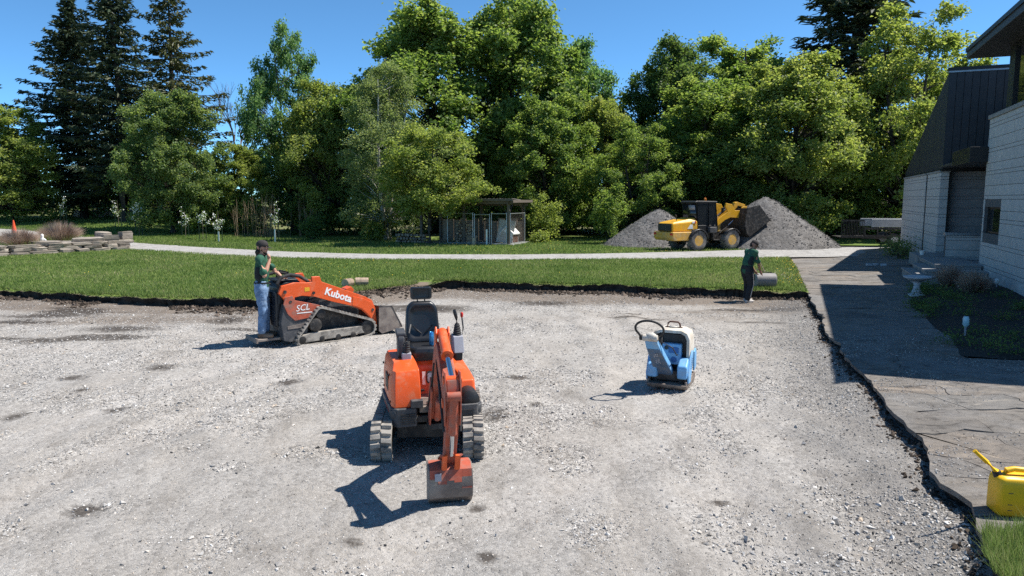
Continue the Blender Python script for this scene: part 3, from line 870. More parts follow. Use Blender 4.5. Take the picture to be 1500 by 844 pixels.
tag(stones('loose_gravel', np.stack([x, y, lot_z(x, y)], -1), sz, M['pebble'], rv), 'loose grey crushed stone scattered over the excavated lot', 'gravel', kind='stuff')

# crushed stone spilled along the patio cut
n = 9000
yy = rs.uniform(3.5, 20, n); off = np.abs(rs.normal(0, 0.7, n))
xx = patio_edge(yy) - off - 0.02
rv = np.clip(rs.normal(0.34, 0.18, n), 0, 1)
tag(stones('spilled_gravel', np.stack([xx, yy, lot_z(xx, yy)], -1), 0.012 + 0.022 * rs.random(n) ** 2, M['pebble'], rv, seed=5), 'dark loose gravel strip along the broken patio edge', 'gravel', kind='stuff')
n = 5200
yy = rs.uniform(6.3, 14, n); xx = patio_edge(yy) + 0.05 + rs.random(n) ** 1.5 * 3.5
kp = vnoise(xx * 1.3, yy * 1.3, 207) > 0.45; xx, yy = xx[kp], yy[kp]
tag(stones('patio_grit', np.stack([xx, yy, patio_z(xx, yy) + 0.004], -1), 0.010 + 0.016 * rs.random(len(xx)), M['pebble'], np.clip(rs.normal(0.45, 0.2, len(xx)), 0, 1), seed=6), 'small stones scattered on the sunlit flagstones', 'gravel', kind='stuff')
# soil crumbs at the foot of the cut banks
n = 11000
xx = rs.uniform(-17, 8.4, n); yy = lawn_edge(xx) - np.abs(rs.normal(0, 0.30, n)) * (0.4 + 1.2 * vnoise(xx * 1.1, xx * 0, 233)) - 0.01
szc = 0.02 + 0.15 * rs.random(n) ** 3.5
kp = vnoise(xx * 1.5, xx * 0, 209) > 0.3; xx, yy, szc = xx[kp], yy[kp], szc[kp]
n2 = 2600
y3 = rs.uniform(4, 20, n2); x3 = patio_edge(y3) - np.abs(rs.normal(0, 0.10, n2)) + 0.03
xx = np.concatenate([xx, x3]); yy = np.concatenate([yy, y3]); szc = np.concatenate([szc, 0.02 + 0.06 * rs.random(n2) ** 3])
tag(stones('soil_crumbs', np.stack([xx, yy, lot_z(xx, yy)], -1), szc, M['clod'], rs.random(len(xx)), seed=7), 'dark soil clods fallen along the foot of the cut banks', 'soil', kind='stuff')

# ------------------------------------------------------------------ grass blades (stuff)
def blades(name, P, h, w, mat, parent=None, seed=9, lean=0.35):
    r_ = np.random.default_rng(seed)
    n = len(P)
    az = r_.uniform(0, 2 * np.pi, n); la = r_.uniform(0, 2 * np.pi, n); ln = h * np.abs(r_.normal(0, lean, n))
    dx, dy = np.cos(az) * w / 2, np.sin(az) * w / 2
    V = np.zeros((n, 3, 3))
    V[:, 0] = P + np.stack([dx, dy, -0.005 + 0 * dx], -1); V[:, 1] = P - np.stack([dx, dy, 0.005 + 0 * dx], -1)
    V[:, 2] = P + np.stack([np.cos(la) * ln, np.sin(la) * ln, h], -1)
    F = np.arange(n * 3).reshape(n, 3)
    rv = np.clip(r_.normal(0.5, 0.22, n) + 0.75 * (0.6 * vnoise(P[:, 0] * 0.45, P[:, 1] * 0.45, 211) + 0.4 * vnoise(P[:, 0] * 1.7, P[:, 1] * 1.7, 212) - 0.46), 0, 1)
    me = np_mesh(name, V.reshape(-1, 3), F, [mat], False, {'rnd': np.repeat(rv, 3)})
    return link_mesh(name, me, None, parent)
M['blade'] = attr_mat('grass_blades', [(0, (0.095, 0.160, 0.040)), (0.5, (0.178, 0.262, 0.066)), (0.85, (0.260, 0.32, 0.10)), (1, (0.36, 0.34, 0.18))], 0.6, 0.5)
n = 290000
xx = rs.uniform(-34, 13.5, n); le_ = lawn_edge(np.minimum(xx, 8.4)) - 0.03
t = rs.random(n) ** 1.35 * (np.interp(xx, tx, ty) - le_ + 0.2)
yy = le_ + t
ok = (xx < np.interp(yy, PY, PX) - 0.03) & (yy < np.interp(xx, tx, ty) - np.interp(xx, tx, tw) / 2 + 0.1)
bare = (vnoise(xx * 1.8, yy * 1.8, 213) < 0.45) & (xx > -5.4) & (xx < -2.4) & (t < 0.7)
ok &= ~bare
xx, yy, t = xx[ok], yy[ok], t[ok]
hh = (0.035 + 0.05 * rs.random(len(xx))) * (0.8 + 0.7 * vnoise(xx * 0.7, yy * 0.7, 215)) * (1 + 0.5 * np.exp(-t / 0.2))
tag(blades('lawn_grass', np.stack([xx, yy, ground_z(xx, yy)], -1), hh, 0.018 + 0.0006 * yy, M['blade'], seed=31, lean=0.65), 'mown green lawn between the pit and the driveway', 'grass', kind='stuff')
n = 120000
xx = rs.uniform(-44, 12, n); yy = np.interp(xx, tx, ty) + np.interp(xx, tx, tw) / 2 + rs.random(n) ** 1.2 * 18
ok = (yy < 47 + 14 * sstep(-14, -24, xx))
xx, yy = xx[ok], yy[ok]
tag(blades('rear_grass', np.stack([xx, yy, ground_z(xx, yy)], -1), 0.05 + 0.07 * rs.random(len(xx)), 0.055, M['blade'], seed=33), 'rougher grass between the driveway and the trees', 'grass', kind='stuff')
n = 26000
yy = rs.uniform(3.5, 5.75, n); xx = patio_edge(yy) + rs.random(n) ** 1.2 * 1.5
ok = yy < 5.42 + 0.25 * vnoise(xx * 6, xx * 0, 219) - 0.05
xx, yy = xx[ok], yy[ok]
tag(blades('verge_grass', np.stack([xx, yy, 0.19 + 0 * xx], -1), 0.06 + 0.12 * rs.random(len(xx)), 0.006, M['blade'], seed=35, lean=0.5), 'long green grass at the corner below the yellow fuel can', 'grass', kind='stuff')
# dandelions, small yellow heads in drifts
M['dandelion'] = surf('dandelion_yellow', (0.75, 0.52, 0.02), 0.7)
n = 800
xx = rs.uniform(-20, 12.5, n); yy = lawn_edge(np.minimum(xx, 8.4)) + 0.3 + rs.random(n) * 24
ok = (vnoise(xx * 0.45, yy * 0.45, 221) > 0.55) 
ok &= (xx < np.interp(yy, PY, PX) - 0.05) & (np.abs(yy - np.interp(xx, tx, ty)) > np.interp(xx, tx, tw) / 2)
xx, yy = xx[ok], yy[ok]
n = 90
yy2 = rs.uniform(21, 31, n); xx2 = np.interp(yy2, PY, PX) - np.abs(rs.normal(0, 0.35, n)) - 0.05
xx = np.concatenate([xx, xx2]); yy = np.concatenate([yy, yy2])
tag(stones('dandelions', np.stack([xx, yy, ground_z(xx, yy) + 0.09], -1), np.full(len(xx), 0.040), M['dandelion'], xx * 0, (0.4, 0.6), seed=8), 'yellow dandelion heads dotted over the lawn', 'flowers', kind='stuff')

# ================================================================== TREES
M['bark'] = surf('dark_bark', (0.060, 0.050, 0.042), 0.95, var=0.35, scale=5, bmp=0.8, bscale=12)
M['bark_pale'] = surf('pale_birch_bark', (0.34, 0.32, 0.29), 0.8, var=0.25, scale=4, bmp=0.3)
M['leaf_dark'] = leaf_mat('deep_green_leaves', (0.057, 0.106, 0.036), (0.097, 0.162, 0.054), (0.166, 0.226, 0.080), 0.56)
M['leaf_mid'] = leaf_mat('fresh_green_leaves', (0.088, 0.154, 0.040), (0.159, 0.237, 0.067), (0.253, 0.320, 0.111), 0.56)
M['leaf_pale'] = leaf_mat('yellow_green_leaves', (0.128, 0.184, 0.049), (0.217, 0.278, 0.080), (0.324, 0.362, 0.145), 0.56)
M['leaf_cool'] = leaf_mat('bluish_green_leaves', (0.072, 0.154, 0.067), (0.128, 0.234, 0.102), (0.206, 0.320, 0.156), 0.56)
M['leaf_bronze'] = leaf_mat('bronze_green_leaves', (0.089, 0.140, 0.054), (0.146, 0.218, 0.080), (0.230, 0.280, 0.129), 0.56)
M['leaf_birch'] = leaf_mat('soft_birch_leaves', (0.114, 0.168, 0.071), (0.189, 0.250, 0.115), (0.277, 0.320, 0.190), 0.56)
M['needle'] = leaf_mat('spruce_needles', (0.025, 0.043, 0.025), (0.050, 0.073, 0.037), (0.106, 0.112, 0.055), 0.10)
M['needle_gold'] = leaf_mat('golden_spruce_needles', (0.040, 0.053, 0.020), (0.088, 0.098, 0.033), (0.169, 0.152, 0.055), 0.12)

def unit(v):
    return v / np.maximum(np.linalg.norm(v, axis=-1, keepdims=True), 1e-9)

def leaf_quads(P, Nrm, l, w, r_, along=None):
    n = len(P)
    a = r_.normal(size=(n, 3)) if along is None else along + r_.normal(0, 0.35, (n, 3))
    a = unit(a - Nrm * np.sum(a * Nrm, -1, keepdims=True))
    b = np.cross(Nrm, a)
    l = np.broadcast_to(l, n)[:, None]; w = np.broadcast_to(w, n)[:, None]
    fold = Nrm * (w * 0.22)
    V = np.stack([P - a * l / 2, P + b * w / 2 + fold, P + a * l / 2 - Nrm * l * 0.12, P - b * w / 2 + fold], 1)
    return V.reshape(-1, 3)

def limb_tubes(mb, root, ends, r0, rnd_, bend=0.25, n=6):
    """tapered limbs from points on the trunk to clump centres"""
    for (a, b, ra, rb) in ends:
        a = Vector(a); b = Vector(b)
        mid = (a + b) / 2 + Vector((rnd_.uniform(-1, 1), rnd_.uniform(-1, 1), rnd_.uniform(0.1, 1))) * (b - a).length * bend * 0.5
        pts = []
        for t in (0, 0.25, 0.5, 0.75, 1.0):
            pts.append(a * (1 - t) ** 2 + mid * 2 * t * (1 - t) + b * t * t)
        mb.tube(pts, [ra + (rb - ra) * t for t in (0, 0.25, 0.5, 0.75, 1.0)], n)

def make_deciduous(name, seed, H=12.0, W=9.0, base=0.08, top_pow=1.0, clumps=85, sprays=20, leaves=26, lsize=0.20,
                   clump_r=0.105, hollow=0.55, bark='bark', trunk_r=0.24, gap=0.0, fine=False, forks=1):
    r_ = np.random.default_rng(seed); rnd_ = random.Random(seed)
    z0 = base * H
    C = []; Rr = []
    tries = 0
    while len(C) < clumps and tries < 6000:
        tries += 1
        t = r_.random()
        # crown outline: widest at about 40 %, lobed
        if top_pow >= 1:
            tt = (t - 0.40) / 0.62 if t > 0.40 else (0.40 - t) / 0.55
            prof = max(0.05, 1 - tt * tt) ** 0.5
        else:
            prof = (1 - t) ** 0.50 * (0.40 + min(1, t * 4) * 0.60) + 0.06
        az = r_.random() * 2 * math.pi
        lobe = 1 + 0.16 * math.sin(3 * az + seed) + 0.12 * math.sin(5 * az + 2.1 * seed + 6 * t) + 0.1 * math.sin(11 * t + seed)
        rad = (hollow + (1 - hollow) * math.sqrt(r_.random())) if r_.random() < 0.8 else r_.random() * hollow
        rr = W / 2 * prof * lobe * rad * 0.9
        p = np.array([rr * math.cos(az), rr * math.sin(az), z0 + t * (H - z0) * (0.96 + 0.06 * math.sin(2 * az + seed))])
        cr = W * clump_r * r_.uniform(0.7, 1.3) * (0.75 + 0.35 * (1 - t))
        if C and min(np.linalg.norm(np.array(C) - p, axis=1)) < cr * (0.60 + gap): continue
        C.append(p); Rr.append(cr)
    C = np.array(C); Rr = np.array(Rr); nc = len(C)
    # trunk(s) and limbs
    mb = MB()
    stems = []
    for f in range(forks):
        fx, fy = (0, 0) if forks == 1 else (0.25 * math.cos(f * 2.4 + seed), 0.25 * math.sin(f * 2.4 + seed))
        lean = (rnd_.uniform(-0.06, 0.06) + fx * 0.35, rnd_.uniform(-0.06, 0.06) + fy * 0.35)
        pts = [Vector((fx * 0.4 + lean[0] * H * t + 0.12 * math.sin(5 * t + seed + f), fy * 0.4 + lean[1] * H * t + 0.12 * math.cos(4 * t + seed), H * 0.93 * t - 0.15 * (t == 0))) for t in np.linspace(0, 1, 9)]
        rads = [trunk_r * (1.35 if i == 0 else 1) * (1 - 0.93 * i / 8) + 0.012 for i in range(9)]
        mb.tube(pts, rads, 9)
        stems.append(pts)
    ends = []
    for c, cr in zip(C, Rr):
        pts = stems[rnd_.randrange(forks)]
        hz = max(0.12 * H, min(0.85 * H, c[2] - 0.45 * math.hypot(c[0], c[1]) - 0.05 * H))
        t = hz / (H * 0.93) * 8; i = min(7, int(t)); a = pts[i].lerp(pts[i + 1], t - i)
        ra = max(0.02, trunk_r * (1 - 0.93 * t / 8) * 0.42)
        ends.append((a, c, ra, 0.008))
    limb_tubes(mb, None, ends, 0, rnd_, n=5)
    tm = mb.mesh(name + '_trunk', M[bark], 60)
    # foliage
    sp_dir = unit(r_.normal(size=(nc, sprays, 3)) * np.array([1, 1, 0.8]))
    sp_rad = r_.random((nc, sprays, 1)) ** 0.45
    S = C[:, None, :] + sp_dir * sp_rad * Rr[:, None, None] * np.array([1.05, 1.05, 0.92])
    S = S.reshape(-1, 3)
    out = unit(S - np.array([0, 0, H * 0.42]))
    sr = (0.30 if not fine else 0.24) * r_.uniform(0.6, 1.3, (len(S), 1, 1))
    L = S[:, None, :] + r_.normal(size=(len(S), leaves, 3)) * sr * np.array([0.62, 0.62, 0.55])
    ctone = np.repeat(np.repeat(r_.normal(0, 0.10, nc), sprays), leaves) + np.repeat(r_.normal(0, 0.08, len(S)), leaves)
    L = L.reshape(-1, 3)
    Nn = unit(np.repeat(out, leaves, 0) * 0.45 + np.array([0, 0, 0.40]) + r_.normal(0, 0.60, (len(L), 3)))
    ls = lsize * r_.uniform(0.65, 1.35, len(L))
    V = leaf_quads(L, Nn, ls, ls * 0.72, r_)
    F = np.arange(len(V)).reshape(-1, 4)
    rv = np.clip(0.47 + ctone * 1.3 + r_.normal(0, 0.27, len(L)), 0, 1)
    cm = np_mesh(name + '_crown', V, F, [M['leaf_mid']], False, {'rnd': np.repeat(rv, 4)})
    return tm, cm

def make_spruce(name, seed, H=18.0, W=8.0, base=0.10, step=0.42, density=1.0, droop=0.30, open_=0.0, mat='needle'):
    r_ = np.random.default_rng(seed); rnd_ = random.Random(seed)
    mb = MB()
    mb.tube([(0.1 * math.sin(t * 5), 0.1 * math.cos(t * 4), H * t - 0.2 * (t == 0)) for t in np.linspace(0, 1, 10)], [0.30 * (1 - t) + 0.015 for t in np.linspace(0, 1, 10)], 9)
    P = []; A = []; LL = []
    z = base * H
    while z < H * 0.985:
        t = (z / H - base) / (1 - base)
        nb = 4 + rnd_.randrange(3) if t < 0.85 else 4
        Rm = W / 2 * ((1 - t) ** 0.80) * (0.62 + 0.38 * min(1, t * 3.5)) + 0.15
        a0 = rnd_.random() * 6.28
        for k in range(nb):
            if rnd_.random() < open_: continue
            az = a0 + k * 6.28 / nb + rnd_.uniform(-0.35, 0.35)
            Lb = Rm * rnd_.uniform(0.60, 1.18)
            ca, sa = math.cos(az), math.sin(az)
            pts = []
            for s in np.linspace(0, 1, 7):
                zz = z - droop * Lb * (1.5 * s - 0.75 * s * s) * (1.15 - 0.8 * t) + 0.16 * Lb * max(0, s - 0.62) + 0.22 * Lb * s * t
                pts.append(Vector((ca * Lb * s, sa * Lb * s, zz)))
            mb.tube(pts, [0.045 * (1 - s) * (0.5 + 0.5 * (1 - t)) + 0.006 for s in np.linspace(0, 1, 7)], 4)
            ns = max(4, int(Lb / 0.17 * density))
            for i in range(ns):
                s = 0.12 + 0.88 * (i + rnd_.random()) / ns
                j = min(5, int(s * 6)); p = pts[j].lerp(pts[j + 1], s * 6 - j)
                side = Lb * 0.22 * (1 - s * 0.65) + 0.10
                for q in range(7):
                    o = rnd_.uniform(-1, 1) * side
                    P.append((p.x - sa * o + rnd_.gauss(0, 0.05), p.y + ca * o + rnd_.gauss(0, 0.05), p.z - abs(o) * 0.30 - abs(rnd_.gauss(0, 0.12))))
                    A.append((ca * 0.7 - sa * o / max(side, .01) * 0.6, sa * 0.7 + ca * o / max(side, .01) * 0.6, -0.45 + rnd_.gauss(0, 0.3)))
                    LL.append(rnd_.uniform(0.22, 0.50))
        z += step * rnd_.uniform(0.75, 1.25) * (1.0 if t < 0.7 else 0.75)
    P = np.array(P); A = unit(np.array(A)); LL = np.array(LL)
    n = len(P)
    Nn = unit(np.array([0, 0, 1.0]) + r_.normal(0, 0.6, (n, 3)))
    V = leaf_quads(P, Nn, LL, LL * 0.34, r_, A)
    F = np.arange(len(V)).reshape(-1, 4)
    rv = np.clip(r_.normal(0.42, 0.2, n), 0, 1)
    cm = np_mesh(name + '_crown', V, F, [M[mat]], False, {'rnd': np.repeat(rv, 4)})
    return mb.mesh(name + '_trunk', M['bark'], 60), cm

PROTO = {
    'dense_a': make_deciduous('dense_a', 3, clumps=170, sprays=17, leaves=23, lsize=0.185, clump_r=0.080, hollow=0.4),
    'dense_b': make_deciduous('dense_b', 8, clumps=185, sprays=16, leaves=23, lsize=0.175, clump_r=0.076, base=0.04, hollow=0.4),
    'dense_c': make_deciduous('dense_c', 14, clumps=165, sprays=17, leaves=23, lsize=0.190, clump_r=0.082, forks=2, hollow=0.4),
    'open_a': make_deciduous('open_a', 21, clumps=140, sprays=15, leaves=21, lsize=0.180, clump_r=0.072, gap=0.15, forks=2, trunk_r=0.17),
    'open_b': make_deciduous('open_b', 27, H=12, W=7, clumps=130, sprays=15, leaves=21, lsize=0.175, clump_r=0.082, gap=0.1, base=0.08, trunk_r=0.16),
    'high': make_deciduous('high', 29, H=10, W=8, clumps=110, sprays=15, leaves=21, lsize=0.180, clump_r=0.085, base=0.30, trunk_r=0.15),
    'birch': make_deciduous('birch', 33, H=11, W=8, clumps=150, sprays=15, leaves=24, lsize=0.100, clump_r=0.080, gap=0.1, base=0.08, bark='bark_pale', trunk_r=0.15, fine=True, forks=3, hollow=0.35, top_pow=0.5),
    'spruce_a': make_spruce('spruce_a', 41, W=9.0, density=1.15),
    'spruce_b': make_spruce('spruce_b', 47, W=8.5, density=0.95, open_=0.08, droop=0.35, base=0.16),
    'spruce_c': make_spruce('spruce_c', 53, W=9.5, step=0.55, density=0.9, open_=0.1, droop=0.22, base=0.25, mat='needle_gold'),
}
PH = {'dense_a': (12, 9), 'dense_b': (12, 9), 'dense_c': (12, 9), 'open_a': (12, 9), 'open_b': (12, 7), 'birch': (11, 8), 'high': (10, 8), 'spruce_a': (18, 8), 'spruce_b': (18, 7.5), 'spruce_c': (18, 9.5)}

def plant_tree(name, kind, x, y, h, w, rz, label, cat='tree', mat=None, group=None, sink=0.0):
    z = float(ground_z(x, y)) - sink
    root = empty(name, (x, y, z), rz, label, cat, group)
    tm, cm = PROTO[kind]
    ph, pw = PH[kind]
    s = (w / pw, w / pw, h / ph)
    t = link_mesh('trunk', tm, None, root); t.scale = s
    c = link_mesh('crown', cm, None, root); c.scale = s
    if mat:
        c.material_slots[0].link = 'OBJECT'; c.material_slots[0].material = M[mat]
    return root

TREES = [
 ('maple_tree', 'open_b', -38.2, 55, 8.8, 7.0, 0.3, 'pale green young tree at the far left edge of the picture', 'leaf_pale'),
 ('spruce_tree', 'spruce_a', -35.7, 60, 18.0, 11.0, 0.0, 'tall dense dark spruce, leftmost of the three whole spruces', None),
 ('spruce_tree', 'spruce_b', -30.6, 57, 19.0, 10.5, 1.0, 'tall thin dark spruce in the middle of the three on the left', None),
 ('spruce_tree', 'spruce_c', -28.7, 62, 20.5, 11.5, 2.2, 'golden-green spruce with open drooping boughs, right of the two dark spruces', None),
 ('spruce_tree', 'spruce_b', -43.0, 57, 19.0, 7.5, 2.9, 'spruce mostly cut off by the left edge, only branch tips showing', None),
 ('maple_tree', 'dense_a', -23.6, 50, 9.4, 7.6, 0.8, 'rounded bronze-green maple standing in front of the golden spruce', 'leaf_bronze'),
 ('young_tree', 'open_b', -19.8, 53, 6.4, 5.0, 1.4, 'low light green tree between the bronze maple and the dry stems', 'leaf_pale'),
 ('ash_tree', 'open_a', -17.3, 57, 15.2, 7.4, 2.0, 'tall slender bright green tree with open crown right of the bare tree', 'leaf_cool'),
 ('maple_tree', 'dense_b', -13.6, 54, 11.2, 8.2, 0.4, 'yellow-green tree filling the space left of the birch', 'leaf_pale'),
 ('birch_tree', 'birch', -8.0, 46, 10.6, 8.6, 0.0, 'airy birch with pale forked trunk left of the timber shed', 'leaf_birch'),
 ('maple_tree', 'dense_a', -6.2, 56, 16.6, 15.5, 2.6, 'huge broad maple rising behind the birch and the timber shed', 'leaf_mid'),
 ('maple_tree', 'dense_c', 0.2, 58, 18.4, 14.0, 1.0, 'tallest bright green maple behind the right end of the shed', 'leaf_mid'),
 ('maple_tree', 'dense_b', 4.9, 60, 15.2, 9.5, 2.1, 'bluish green tree at the right shoulder of the tall maples', 'leaf_cool'),
 ('hazel_tree', 'high', -4.7, 41.6, 6.6, 6.6, 0.5, 'small yellow-green tree hanging over the shed roof', 'leaf_pale'),
 ('maple_tree', 'dense_c', 2.6, 50.5, 9.6, 8.0, 0.2, 'mid-height green tree just right of the shed', 'leaf_mid'),
 ('maple_tree', 'dense_a', 7.0, 55, 9.8, 7.4, 1.9, 'dull green tree above the dark gap left of the stone piles', 'leaf_pale'),
 ('chestnut_tree', 'dense_b', 12.9, 58, 15.0, 10.0, 0.9, 'dark dense round-topped tree behind the loader', 'leaf_dark'),
 ('maple_tree', 'dense_c', 18.8, 62, 15.8, 13.5, 2.9, 'tall green tree between the dark round tree and the right spruce', 'leaf_mid'),
 ('maple_tree', 'dense_a', 13.4, 50, 10.4, 10.5, 1.3, 'leafy green tree directly above the wheel loader', 'leaf_mid'),
 ('maple_tree', 'open_a', 8.2, 46.5, 7.2, 6.4, 0.7, 'low leafy tree at the left foot of the grey stone piles', 'leaf_mid'),
 ('maple_tree', 'dense_b', 17.8, 46.5, 11.6, 10.5, 2.4, 'pale sunlit maple behind the large stone pile', 'leaf_pale'),
 ('spruce_tree', 'spruce_a', 26.6, 58, 22.0, 18.0, 1.7, 'dark wide spruce standing on the right behind the pale maples', None),
 ('maple_tree', 'open_a', 26.2, 48, 14.6, 11.0, 0.1, 'tall pale green maple beside the black metal roof', 'leaf_pale'),
 ('maple_tree', 'dense_c', 22.6, 50, 8.8, 6.6, 2.7, 'dark low tree between the two pale maples by the trailer', 'leaf_mid'),
 ('maple_tree', 'dense_a', 31.0, 52, 11.5, 8.5, 0.6, 'green tree showing between the black roof and the eave', 'leaf_mid'),
]
for (nm, kind, x, y, h, w, rz, lab, mat) in TREES:
    plant_tree(nm, kind, x, y, h, w, rz, lab, 'tree', mat)

# bare tree on the left, twigs only
def bare_tree(x, y, h, label):
    root = empty('bare_tree', (x, y, float(ground_z(x, y))), 0, label, 'tree')
    rr = random.Random(77)
    mb = MB(); tw = MB()
    def grow(m, p, d, L, r, depth):
        q = p + d * L
        mid = (p + q) / 2 + Vector((rr.uniform(-1, 1), rr.uniform(-1, 1), 0)) * L * 0.06
        m.tube([p, mid, q], [r, r * 0.85, r * 0.66], 5 if depth < 3 else 3)
        if depth >= 6: return
        for k in range(2 if depth < 1 else 3):
            a = rr.uniform(0, 6.28); sp = rr.uniform(0.22, 0.5)
            dd = (d + Vector((math.cos(a) * sp, math.sin(a) * sp, rr.uniform(0.0, 0.28)))).normalized()
            grow(tw if depth >= 1 else m, q - d * L * rr.uniform(0, 0.3) * (k > 0), dd, L * rr.uniform(0.62, 0.82), r * 0.6, depth + 1)
    grow(mb, Vector((0, 0, -0.1)), Vector((0, 0, 1)), h * 0.30, 0.22, 0)
    mb.build('trunk', M['bark'], root, smooth=60)
    M['twig'] = surf('grey_twigs', (0.16, 0.13, 0.12), 0.9)
    tw.build('crown', M['twig'], root, smooth=None)
bare_tree(-23.9, 62, 12.2, 'leafless grey tree against the sky left of the tall green one')

# woodland mass further back, and the dark undergrowth that closes the gaps between trunks
def leaf_mass(name, blobs, n_per, lsize, mat, label, cat, seed):
    r_ = np.random.default_rng(seed)
    Ps = []; Os = []
    for (x, y, z, rx, ry, rz_) in blobs:
        n = int(n_per * (rx * rz_) / 4.0)
        sub = r_.normal(size=(max(6, n // 26), 3)); sub = unit(sub) * (r_.random((len(sub), 1)) ** 0.4)
        c = np.array([x, y, z]) + sub * np.array([rx, ry, rz_])
        k = r_.integers(0, len(c), n)
        p = c[k] + r_.normal(0, 0.28, (n, 3))
        Ps.append(p); Os.append(unit(p - np.array([x, y, z])))
    P = np.concatenate(Ps); O = np.concatenate(Os)
    P[:, 2] = np.maximum(P[:, 2], ground_z(P[:, 0], P[:, 1]) + 0.05)
    Nn = unit(O * 0.5 + np.array([0, 0, 0.5]) + r_.normal(0, 0.55, P.shape))
    ls = lsize * r_.uniform(0.6, 1.4, len(P))
    V = leaf_quads(P, Nn, ls, ls * 0.72, r_)
    me = np_mesh(name, V, np.arange(len(V)).reshape(-1, 4), [M[mat]], False, {'rnd': np.repeat(np.clip(r_.normal(0.4, 0.2, len(P)), 0, 1), 4)})
    return tag(link_mesh(name, me), label, cat, kind='stuff')
rb = random.Random(3)
blobs = []
for i in range(40):
    x = -64 + i * 3.1 + rb.uniform(-1, 1)
    y = rb.uniform(66, 78); hgt = rb.uniform(3.4, 5.2) * (1 if x > -16 else 0.80)
    blobs.append((x, y, float(ground_z(x, y)) + hgt * 0.80, rb.uniform(2.8, 4.2), 2.5, hgt))
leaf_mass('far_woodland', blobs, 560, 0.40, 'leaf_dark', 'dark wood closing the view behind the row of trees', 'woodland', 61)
blobs = []
for row in range(2):
    for i in range(60):
        x = -46 + i * 1.45 + rb.uniform(-0.6, 0.6)
        y = 51.5 + 5.5 * row + rb.uniform(-1.0, 3.5) + 7 * float(sstep(-20, -30, x)) - (2.0 if 5 < x < 24 else 0)
        if -5.8 < x < 1.4: y = max(y, 50)
        if -20 < x < -17.5 and row == 0: continue
        hgt = rb.uniform(0.9, 2.0)
        blobs.append((x, y, float(ground_z(x, y)) + hgt * 0.75, rb.uniform(1.1, 1.8), 1.2, hgt))
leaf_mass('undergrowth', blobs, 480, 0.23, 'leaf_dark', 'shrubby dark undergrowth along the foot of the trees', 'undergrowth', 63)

# single shrubs one can pick out
def shrub(name, x, y, r, h, mat, label, seed, n=2600, lsize=0.13, cat='shrub'):
    root = empty(name, (x, y, float(ground_z(x, y))), 0, label, cat)
    r_ = np.random.default_rng(seed)
    sub = unit(r_.normal(size=(46, 3))) * (r_.random((46, 1)) ** 0.4) * np.array([r, r, h * 0.5]) + np.array([0, 0, h * 0.52])
    k = r_.integers(0, 46, n)
    P = sub[k] + r_.normal(0, 0.14, (n, 3)); P[:, 2] = np.maximum(P[:, 2], 0.03)
    Nn = unit(unit(P - np.array([0, 0, h * 0.3])) * 0.5 + np.array([0, 0, 0.5]) + r_.normal(0, 0.5, P.shape))
    V = leaf_quads(P, Nn, lsize * r_.uniform(0.6, 1.4, n), lsize * 0.7, r_)
    me = np_mesh('foliage', V, np.arange(len(V)).reshape(-1, 4), [M[mat]], False, {'rnd': np.repeat(np.clip(r_.normal(0.5, 0.2, n), 0, 1), 4)})
    link_mesh('foliage', me, None, root)
    mb = MB()
    for i in range(9): mb.tube([(0.1 * math.cos(i), 0.1 * math.sin(i), -0.05), tuple(sub[i] * np.array([0.5, 0.5, 0.5])), tuple(sub[i])], [0.025, 0.018, 0.006], 4)
    mb.build('stem', M['bark'], root, smooth=None)
    return root
shrub('shrub', 2.0, 44.5, 1.1, 3.0, 'leaf_pale', 'light green shrub right beside the timber shed', 201)
shrub('shrub', -12.8, 46, 0.7, 1.5, 'leaf_dark', 'small dark round shrub in front of the shaded trees', 202, 1500)
shrub('shrub', -8.6, 44.6, 0.8, 1.1, 'leaf_pale', 'low bright green shrub at the foot of the birch', 203, 1500)
shrub('shrub', 1.7, 43.0, 0.5, 0.6, 'leaf_pale', 'low weedy clump at the right corner of the shed', 204, 700)
shrub('shrub', 5.7, 42.0, 1.2, 3.4, 'leaf_mid', 'leafy bush reaching down to the left end of the stone pile', 205, 3200)

# dry upright stems by the gap in the trees
def dry_stems(name, x, y, w, h, n, label, seed, col, thin=1.0):
    rr = random.Random(seed); mb = MB()
    for i in range(n):
        bx, by_ = rr.uniform(-w, w), rr.uniform(-w * 0.5, w * 0.5)
        hh = h * rr.uniform(0.5, 1.0); lx_, ly_ = rr.uniform(-0.12, 0.12) * hh, rr.uniform(-0.1, 0.1) * hh
        mb.tube([(bx, by_, -0.05), (bx + lx_ * 0.4, by_ + ly_ * 0.4, hh * 0.5), (bx + lx_, by_ + ly_, hh)], [0.022 * thin, 0.016 * thin, 0.005], 4)
        for k in range(3 if thin == 1.0 else 7):
            t = rr.uniform(0.4, 0.9)
            p = Vector((bx + lx_ * t, by_ + ly_ * t, hh * t))
            mb.tube([p, p + Vector((rr.uniform(-0.4, 0.4), rr.uniform(-0.3, 0.3), rr.uniform(0.2, 0.6)))], [0.010 * thin, 0.004 * thin], 3)
    o = mb.build(name, col, None, smooth=None, loc=(x, y, float(ground_z(x, y))))
    return tag(o, label, 'shrub')
M['dry'] = surf('dry_stem_tan', (0.26, 0.19, 0.12), 0.9, var=0.3)
dry_stems('dry_shrub', -17.6, 49.5, 1.5, 3.2, 44, 'tall tan dry stems in the gap left of the trees', 301, M['dry'])
dry_stems('dry_shrub', -14.6, 50.5, 1.0, 3.0, 26, 'thinner dry stems just right of the tan ones', 302, M['dry'])

